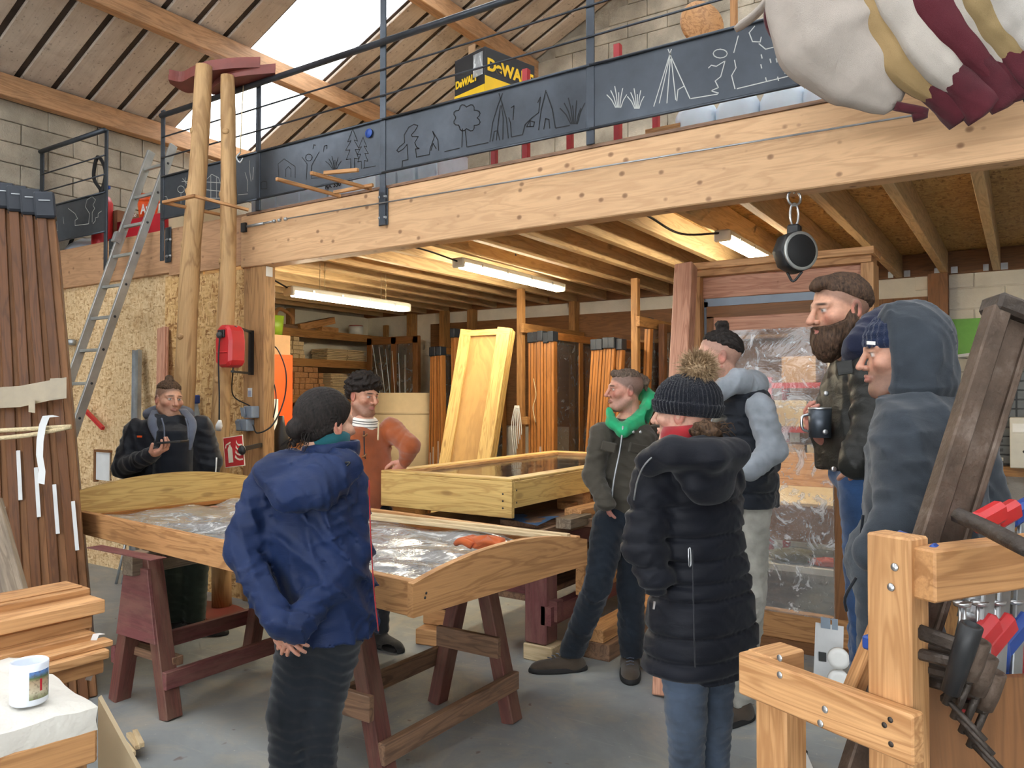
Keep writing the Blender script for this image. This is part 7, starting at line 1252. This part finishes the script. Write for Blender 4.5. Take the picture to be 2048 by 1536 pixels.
# ---------------------------------------------------------------- man in the olive jacket with the green hood
def green_man():
    t = 4.55; f = dirv(-146); o = P(1250, 930, t); pr = Person('person in an olive field jacket and green hood with hands in jeans pockets', o*[1, 1, 0])
    pr.head(P(1250, 781, t), dirv(-101), -.02, 0, 1.0, w=.97, col=head_col((198, 144, 124), (166, 108, 98), (74, 56, 46), .35, (120, 104, 96), .8, (104, 90, 82), .6))
    pr.hair('h_grey', .006, -.03, .66, .003, 120, extra=lambda q: smin(smin(ell(q, (0, -.118, .052), (.036, .032, .034))+.006*np.sin(q[:, 0]*150)*np.sin(q[:, 2]*140), cap(q, (0, -.125, .03), (.0, -.13, .0), .02, .008), .012), cap(q, (0, .06, .10), (0, -.09, .075), .025, .02), .03), top_only=.06)
    arms = [(P(1203, 868, 4.48), P(1186, 952, 4.47), P(1212, 1006, 4.36), .072, .062, .05), (P(1312, 872, 4.62), P(1332, 962, 4.6), P(1284, 1010, 4.44), .072, .064, .05)]
    rows = [(1022, 1246, .165, .12), (980, 1246, .168, .122), (920, 1250, .185, .125), (872, 1254, .185, .115), (850, 1256, .13, .095), (836, 1256, .085, .08)]
    garment(pr, 'jacket', o, f, rows, t, arms, 'olive', .009, 24, 41, .009, .035)
    def hood(p):
        a = [P(1222, 845, 4.44), P(1246, 862, 4.40), P(1285, 835, 4.5), P(1302, 800, 4.62), P(1285, 785, 4.68)]; d = cap(p, a[0], a[1], .032, .036)
        for x, y in zip(a[1:-1], a[2:]): d = smin(d, cap(p, x, y, .042, .05), .02)
        d = smin(d, cap(p, P(1218, 822, 4.5), P(1224, 848, 4.43), .022, .03), .02); return d+folds(p, .008, 40, 5)
    pr.wear('hood', hood, [P(1220, 822, 4.45), P(1302, 785, 4.7), P(1246, 862, 4.4)], .07, .007, 'greenh')
    part('zip', MB().tube(bez([P(1246, 852, 4.365), P(1240, 900, 4.375), P(1228, 960, 4.375), P(1222, 1015, 4.385)], 14), .006, 6), 'galv', pr.root)
    for a, b in ((P(1203, 890, 4.37), P(1232, 897, 4.355)), (P(1258, 894, 4.37), P(1300, 902, 4.41))): part('pocket_flap', MB().beam(a, b, .02, .055, (0, 0, 1)), 'olive', pr.root, .006)
    for px in (1267, 1281): part('snap', MB().lathe([(.009, 0), (.009, .004), (.004, .005)], P(px, 864, 4.40), tuple(-FW), 10), 'chrome', pr.root)
    for w, d, n, s in ((P(1212, 1000, 4.39), P(1224, 1050, 4.50), RT, 1), (P(1284, 1004, 4.47), P(1266, 1050, 4.56), -RT, -1)): pr.hand(w, nrm(d-w), n, s, .3, .6, .85, skin=(206, 150, 138))
    hips = [P(1218, 1050, 4.5), P(1268, 1050, 4.6)]; kn = [P(1196, 1170, 4.42), P(1262, 1180, 4.5)]; an_ = [P(1142, 1288, 4.52), V(*(P(1264, 1300, 4.5)[:2]), .1)]; an_[0][2] = .1
    trousers(pr, hips, kn, an_, 'djeans', (.10, .082, .07), (.165, .12, .13), f, .008, 13); h0 = V(*(an_[0][:2]), 0); shoes(pr, [(h0+RT*.07, -RT*.98-FW*.15), (V(*(an_[1][:2]), 0)+FW*.08, dirv(-172))], 'shoebr', L=.30, w=.05, laces='liningg')
    underbody(pr, [a[0] for a in arms], [a[1] for a in arms], [a[2] for a in arms], hips, kn, an_, P(1254, 845, t)); pr.finish()
green_man()
# ---------------------------------------------------------------- woman in the quilted coat with the fur bobble hat
def coat_woman():
    t = 2.65; f = dirv(-38); o = P(1390, 1100, t); pr = Person('person in a long dark quilted coat and ribbed bobble hat', o*[1, 1, 0])
    pr.head(P(1370, 828, t), dirv(-57), .0, 0, .98, w=.95, jaw=.9, col=head_col((214, 168, 146), (184, 108, 100), (70, 50, 40)))
    q0 = pr.glob
    def hat(p):
        q = pr.loc(p); d = ell(q, (0, -.012, .045), (.098, .118, .098)); ang = np.arctan2(q[:, 0], q[:, 1]+.012); d = d+.0035*np.cos(ang*44)
        lo = (.004+.10*(q[:, 1]-.0))-q[:, 2]; d = smax(d, lo, .012); br = np.maximum(ell(q, (0, -.012, .045), (.106, .126, .104))+.003*np.cos(ang*44), np.maximum(lo-.006, q[:, 2]-(.042+.1*q[:, 1]))); return smin(d, br, .006)*pr.sc
    pr.wear('bobble_hat', hat, [pr.hc], .17, .0042, 'beanie')
    mb = MB(); c = P(1397, 737, 2.62); rg = np.random.default_rng(3)
    for i in range(1500):
        d = nrm(rg.normal(0, 1, 3)); L = .072*(.75+.4*rg.random()); a = c+d*.012; b = c+d*L+V(*rg.normal(0, .008, 3)); s = nrm(np.cross(d, rg.normal(0, 1, 3)))*.0016; s2 = nrm(np.cross(d, s))*.0016; m1 = (a+b)/2+V(*rg.normal(0, .004, 3)); mb.add([a-s, a+s, m1+s*1.1, m1-s*1.1, b], [(0, 1, 2, 3), (3, 2, 4)]); mb.add([a-s2, a+s2, m1+s2*1.1, m1-s2*1.1, b], [(0, 1, 2, 3), (3, 2, 4)])
    mb.lathe([(0, -.05), (.035, -.035), (.05, 0), (.035, .035), (0, .05)], c, n=14); o_ = part('fur_bobble', mb, 'h_fur', pr.root); o_['kind'] = 'stuff'
    def bun(p): q = P(1412, 862, 2.52); return ell(p, q, (.05, .04, .034))+.008*np.sin(p[:, 0]*130)*np.sin(p[:, 2]*150+p[:, 1]*90)
    pr.wear('hair_bun', bun, [P(1412, 862, 2.52)], .08, .0045, 'h_brown')
    mb = MB()
    for i in range(34): p0 = P(1380+2*i, 858+rng.normal(0, 5), 2.5); mb.tube(bez([p0, p0+V(*rng.normal(0, .012, 3))+RT*.02, p0+RT*(.03+.03*random.random())+UP*(-.03+.04*random.random())], 6), .0014, 3)
    part('loose_strands', mb, 'h_brown', pr.root)['kind'] = 'stuff'
    part('scarf', MB().lathe([(.07, -.05), (.078, -.02), (.072, .03), (.06, .05)], P(1366, 880, 2.62), tuple(nrm(UP-RT*.1)), 22), 'redscarf', pr.root)
    arms = [(P(1305, 960, 2.56), P(1288, 1090, 2.53), P(1312, 1158, 2.50), .07, .068, .055), (P(1455, 955, 2.72), P(1450, 1070, 2.78), P(1420, 1140, 2.85), .06, .055, .05)]
    rows = [(1338, 1396, .205, .155), (1280, 1404, .205, .155), (1180, 1402, .185, .145), (1090, 1396, .168, .132), (1000, 1386, .175, .13), (945, 1382, .165, .12), (910, 1380, .13, .105), (888, 1378, .10, .09)]
    seam = np.array([P(1390, y, t)[2] for y in (1000, 1062, 1108, 1150, 1182, 1250, 1296, 1330)])
    def quilt(p):
        dz = np.min(np.abs(p[:, 2:3]-.05*((p-o)@RT)[:, None]-seam[None, :]), axis=1); return .011*np.exp(-(dz/.009)**2)-.003
    hp = [P(1300, 925, 2.46), P(1345, 905, 2.40), P(1420, 912, 2.40), P(1470, 905, 2.5)]
    def hood(p):
        d = ell(p, P(1408, 925, 2.50), (.135, .075, .085), frame3(f))
        for a, b in zip(hp[:-1], hp[1:]): d = smin(d, cap(p, a, b, .045, .048), .03)
        d = smin(d, ell(p, P(1420, 965, 2.47), (.11, .05, .075), frame3(f)), .03); return d
    garment(pr, 'quilted_coat', o, f, rows, t, arms, 'coat', .006, 26, 51, .0085, .03, quilt=quilt, extra=hood, wav=.003)
    part('zip_edge', MB().tube(bez([P(1415, 885, 2.385), P(1350, 890, 2.37), P(1298, 920, 2.40), P(1276, 958, 2.46), P(1268, 1000, 2.5)], 20), .003, 5), 'galv', pr.root); part('belt_loop', MB().tube(bez([P(1377, 1098, 2.37), P(1381, 1098, 2.37), P(1382, 1130, 2.37), P(1378, 1130, 2.37), P(1377, 1098, 2.37)], 12), .0022, 5), 'chrome', pr.root)
    part('zip_pull', MB().beam(P(1309, 1203, 2.37), P(1307, 1218, 2.37), .008, .006), 'chrome', pr.root); part('back_seam', MB().tube(bez([P(1385, 1100, 2.37), P(1387, 1200, 2.35), P(1390, 1335, 2.34)], 12), .002, 4), 'blackj', pr.root)
    hips = [P(1368, 1270, 2.6), P(1425, 1270, 2.7)]; kn = [P(1372, 1430, 2.58), P(1424, 1432, 2.66)]; an_ = [V(*(P(1376, 1640, 2.6)[:2]), .1), V(*(P(1424, 1640, 2.68)[:2]), .1)]
    trousers(pr, hips, kn, an_, 'bjeans', (.092, .066, .05), (.15, .12, .12), f, .004, 15, .03, .003); shoes(pr, [(an_[0]*[1, 1, 0]-f*.05, f), (an_[1]*[1, 1, 0]-f*.05, f)], 'shoeb', L=.25, w=.04)
    pr.hand(P(1318, 1158, 2.56), nrm(P(1345, 1180, 2.66)-P(1318, 1158, 2.56)), RT, -1, .4, sc=.75); underbody(pr, [a[0] for a in arms], [a[1] for a in arms], [a[2] for a in arms], hips, kn, an_, P(1380, 905, t)); pr.finish()
coat_woman()
# ---------------------------------------------------------------- man in the padded vest
def vest_man():
    t = 3.85; f = dirv(-72); o = P(1490, 900, t); pr = Person('person with a top bun in a navy vest over a grey hoodie', o*[1, 1, 0])
    pr.head(P(1436, 714, 3.82), dirv(-84), .0, 0, 1.03, col=head_col((206, 158, 138), (160, 96, 88), (60, 44, 36), .3, (110, 90, 80), .55, (126, 100, 88)))
    pr.hair('h_dark', .009, .012, .40, .0025, 110, extra=lambda q: smin(ell(q, (0, -.02, .150), (.030, .032, .030))+.004*np.sin(q[:, 0]*160)*np.sin(q[:, 2]*150), cap(q, (0, -.03, .115), (0, -.02, .14), .022, .018), .014))
    arms = [(P(1520, 815, 3.64), P(1545, 900, 3.56), P(1500, 942, 3.52), .07, .064, .048), (P(1455, 800, 4.02), P(1440, 900, 4.05), P(1430, 950, 3.95), .07, .062, .05)]
    garment(pr, 'grey_hoodie', o, f, [(1000, 1490, .15, .11), (900, 1490, .16, .115), (815, 1490, .15, .10), (785, 1480, .11, .09), (765, 1470, .08, .08)], t, arms, 'greysw', .006, 24, 61, .009, .03)
    garment(pr, 'padded_vest', o, f, [(1008, 1490, .22, .155), (960, 1490, .225, .16), (900, 1490, .225, .16), (840, 1490, .215, .155), (800, 1490, .19, .14), (778, 1486, .14, .115)], t, [], 'vest', .009, 26, 62, .009, .03, quilt=lambda p: .010*np.exp(-(((p[:, 2]+10) % .09-.045)/.010)**2))
    def hood(p):
        a = [P(1428, 800, 3.68), P(1445, 778, 3.66), P(1478, 762, 3.7), P(1508, 765, 3.82), P(1490, 760, 3.95)]; d = cap(p, a[0], a[1], .022, .03)
        for x, y in zip(a[1:-1], a[2:]): d = smin(d, cap(p, x, y, .045, .055), .05)
        d = smin(d, ell(p, P(1490, 775, 3.8), (.10, .09, .06)), .05)
        return d+folds(p, .007, 34, 6)
    pr.wear('hood', hood, [P(1425, 790, 3.62), P(1520, 740, 4.0)], .16, .008, 'greysw'); part('drawstring', MB().tube(bez([P(1428, 782, 3.6), P(1436, 800, 3.58), P(1431, 815, 3.58)], 8), .005, 6), 'paper', pr.root)
    pr.hand(P(1490, 948, 3.66), nrm(P(1470, 958, 3.76)-P(1490, 948, 3.66)), FW, -1, .4, sc=.8); hips = [P(1478, 1020, 3.95), P(1500, 1020, 3.76)]; kn = [P(1472, 1170, 3.95), P(1496, 1180, 3.74)]; an_ = [V(*(P(1455, 1375, 3.98)[:2]), .1), V(*(P(1472, 1390, 3.84)[:2]), .1)]
    trousers(pr, hips, kn, an_, 'greyt', (.10, .088, .082), (.16, .12, .13), f, .010, 17); shoes(pr, [(an_[0]*[1, 1, 0]-f*.07, f), (an_[1]*[1, 1, 0]+RT*.02-dirv(-100)*.05, dirv(-120))], 'shoebr', L=.29, w=.052)
    underbody(pr, [a[0] for a in arms], [a[1] for a in arms], [a[2] for a in arms], hips, kn, an_, P(1475, 785, t)); pr.finish()
vest_man()
# ---------------------------------------------------------------- bearded man with the cup
def bearded_man():
    t = 2.75; f = dirv(-98); o = P(1738, 850, t); pr = Person('person with a full beard in a dark waxed jacket holding a steel cup', o*[1, 1, 0])
    pr.head(P(1680, 622, 2.75), dirv(-101), -.12, 0, 1.04, nose=1.1, col=head_col((206, 156, 130), (176, 112, 102), (56, 42, 34), .55, (70, 52, 44), .6, (84, 66, 58), .45))
    def beard(p):
        q = pr.loc(p); d = skull(q)-.013; d = smin(d, ell(q, (0, .062, -.128), (.042, .042, .042)), .03)+.003*np.sin(q[:, 0]*210+q[:, 2]*90)*np.sin(q[:, 1]*180)
        top = q[:, 2]-(-.028-.30*(q[:, 1]-.02)*(q[:, 1] > .02)+1.2*np.maximum(0, .03-q[:, 1])); top = np.where(q[:, 1] > .083, q[:, 2]+.044, top); d = smax(d, top, .006); d = smax(d, -.012-q[:, 1], .008)
        d = smax(d, -ell(q, (0, .11, -.0615), (.020, .022, .0065)), .004); return d*pr.sc
    pr.wear('beard', beard, [pr.hc], .19, .004, 'h_beard')
    pr.hair('h_beard', .008, -.012, .50, .0016, 260, extra=lambda q: smin(ell(q, (0, .002, .106), (.05, .080, .020))+.003*np.sin(q[:, 0]*140+q[:, 1]*60), ell(q, (0, .072, .092), (.036, .022, .013), rotm((1, 0, 0), -.5))+.003*np.sin(q[:, 0]*220), .03), k_=.014)
    arms = [(P(1752, 745, 2.56), P(1748, 872, 2.50), P(1712, 925, 2.46), .085, .072, .058), (P(1725, 742, 2.96), P(1712, 870, 2.98), P(1655, 862, 2.86), .08, .068, .055)]
    rows = [(942, 1735, .21, .145), (900, 1738, .215, .152), (840, 1738, .22, .155), (770, 1742, .215, .145), (728, 1745, .17, .12), (700, 1745, .11, .10)]
    garment(pr, 'waxed_jacket', o, f, rows, t, arms, 'leather', .010, 20, 71, .009, .035)
    def hood(p):
        a = [P(1705, 718, 2.64), P(1720, 692, 2.58), P(1752, 655, 2.64), P(1775, 640, 2.77), P(1755, 650, 2.9)]; d = cap(p, a[0], a[1], .035, .045)
        for x, y in zip(a[1:-1], a[2:]): d = smin(d, cap(p, x, y, .05, .055), .03)
        d = smin(d, cap(p, P(1735, 690, 2.75), P(1738, 720, 2.75), .085, .10), .03); return d+folds(p, .007, 34, 2)
    pr.wear('hood', hood, [P(1690, 730, 2.5), P(1780, 610, 2.95)], .14, .008, 'navyh')
    part('pocket_flap', MB().beam(P(1674, 738, 2.575), P(1706, 733, 2.55), .006, .045), 'leather', pr.root, .002)
    for px, py in ((1652, 787), (1650, 864), (1667, 938)): part('snap', MB().lathe([(.009, 0), (.009, .005), (.005, .007), (0, .007)], P(px, py, 2.625), tuple(-FW), 10), 'chrome', pr.root)
    w = P(1644, 874, 2.80); pr.hand(w, nrm(P(1607, 838, 2.74)-w), nrm(RT*.85-FW*.25+UP*.3), 1, 1.0, .7, 1.0, skin=(190, 132, 116)); cp = P(1640, 846, 2.69)
    tc = thing('steel_cup', 'dark steel cup held before the waxed jacket', 'cup', cp-UP*.05); part('cup_body', MB().lathe([(0, -.05), (.036, -.05), (.038, .05), (.035, .05), (.034, -.04)], cp, n=24), 'steel', tc); part('cup_rim', MB().lathe([(.0375, .046), (.04, .05), (.0375, .054), (.035, .05)], cp, n=24), 'chrome', tc); part('cup_handle', MB().tube(bez([cp-RT*.037+UP*.03, cp-RT*.062+UP*.02, cp-RT*.06-UP*.02, cp-RT*.037-UP*.03], 12), .005, 6), 'chrome', tc)
    pr.hand(P(1718, 925, 2.56), nrm(P(1715, 965, 2.64)-P(1718, 925, 2.56)), FW, -1, .4, sc=.8); hips = [P(1738, 965, 2.85), P(1742, 965, 2.66)]; kn = [P(1738, 1200, 2.85), P(1745, 1200, 2.66)]; an_ = [V(*(P(1745, 1400, 2.86)[:2]), .1), V(*(P(1752, 1400, 2.68)[:2]), .1)]
    trousers(pr, hips, kn, an_, 'jeans', (.108, .078, .062), (.17, .13, .14), f, .007, 19); shoes(pr, [(an_[0]*[1, 1, 0]-f*.07, f), (an_[1]*[1, 1, 0]-f*.07, f)], 'shoebr', L=.31, w=.054)
    underbody(pr, [a[0] for a in arms], [a[1] for a in arms], [a[2] for a in arms], hips, kn, an_, P(1742, 705, t)); pr.finish()
bearded_man()
# ---------------------------------------------------------------- man with the hood up over a blue beanie
def hooded_man():
    t = 2.15; f = dirv(-58); o = P(1850, 950, t); pr = Person('person with a charcoal hood up over a blue knitted hat', o*[1, 1, 0])
    pr.head(P(1802, 712, 2.15), dirv(-76), -.05, 0, .95, nose=.9, jaw=.92, col=head_col((204, 154, 130), (176, 116, 104), (60, 44, 36), .75, (104, 80, 68), ruddy=.3))
    def hat(p):
        q = pr.loc(p); d = ell(q, (0, -.012, .045), (.090, .112, .094)); d = d+.0022*np.cos(np.arctan2(q[:, 0], q[:, 1])*30)+.0015*np.sin(q[:, 2]*260); lo = (.022+.02*(q[:, 1]))-q[:, 2]; return smax(d, lo, .01)*pr.sc
    ht = pr.wear('knitted_hat', hat, [pr.hc], .16, .004, 'bluebeanie'); tg = P(1742, 686, 2.055); part('hat_tag', MB().frame(tg, nrm(RT*.9+FW*.1-UP*.05), UP, -FW, .011, .0045, .003), 'white', ht)
    def hood(p):
        q = pr.loc(p); d = ell(q, (0, -.03, .035), (.108, .122, .122)); d = smin(d, ell(q, (0, -.045, -.09), (.105, .105, .10)), .06); d = d-.01*np.exp(-((q[:, 1]-.035)/.012)**2)
        fr = q[:, 1]-(.052+.06*np.clip(q[:, 2]+.02, -.2, .2)); d = smax(d, fr, .014); inner = ell(q, (0, .10, -.02), (.088, .075, .125)); return smax(d, -inner, .014)*pr.sc+folds(p, .012, 30, 9, (.5, .5, 1))
    pr.wear('hood', hood, [pr.hc-UP*.06], .27, .0075, 'charcoal')
    arms = [(P(1812, 868, 2.04), P(1800, 1045, 1.95), P(1745, 1105, 1.96), .068, .062, .052), (P(1940, 855, 2.28), P(1972, 1000, 2.25), P(1945, 1100, 2.15), .068, .062, .05)]
    rows = [(1135, 1838, .185, .15), (1060, 1845, .19, .155), (960, 1850, .20, .15), (880, 1852, .20, .14), (835, 1850, .175, .12), (805, 1840, .135, .105), (785, 1825, .10, .095)]
    garment(pr, 'hooded_sweater', o, f, rows, t, arms, 'charcoal', .011, 19, 81, .009, .04, armk=.07)
    part('hem_rib', MB().tube(bez([P(1726, 1030, 2.02), P(1722, 1075, 2.02), P(1727, 1125, 2.02)], 8), .004, 5), 'hoodie', pr.root)
    pr.hand(P(1770, 1100, 2.04), nrm(P(1760, 1115, 2.1)-P(1770, 1100, 2.04)), FW, -1, .5, sc=.7); pr.hand(P(1930, 1095, 2.15), nrm(P(1900, 1110, 2.15)-P(1930, 1095, 2.15)), -RT, 1, .5, sc=.7)
    hips = [P(1795, 1165, 2.22), P(1800, 1165, 2.06)]; kn = [P(1785, 1420, 2.22), P(1790, 1430, 2.06)]; an_ = [V(*(P(1790, 1700, 2.24)[:2]), .1), V(*(P(1795, 1700, 2.08)[:2]), .1)]
    trousers(pr, hips, kn, an_, 'sweat', (.112, .088, .07), (.165, .135, .14), f, .008, 23); shoes(pr, [(an_[0]*[1, 1, 0]-f*.06, f), (an_[1]*[1, 1, 0]-f*.06, f)], 'shoeb', L=.29, w=.05)
    part('pocket_slit', MB().tube(bez([P(1712, 1155, 1.99), P(1690, 1195, 2.0), P(1693, 1222, 2.0)], 8), .008, 6, flat=.5), 'blackj', pr.root)
    underbody(pr, [a[0] for a in arms], [a[1] for a in arms], [a[2] for a in arms], hips, kn, an_, P(1840, 810, t)); pr.finish()
hooded_man()
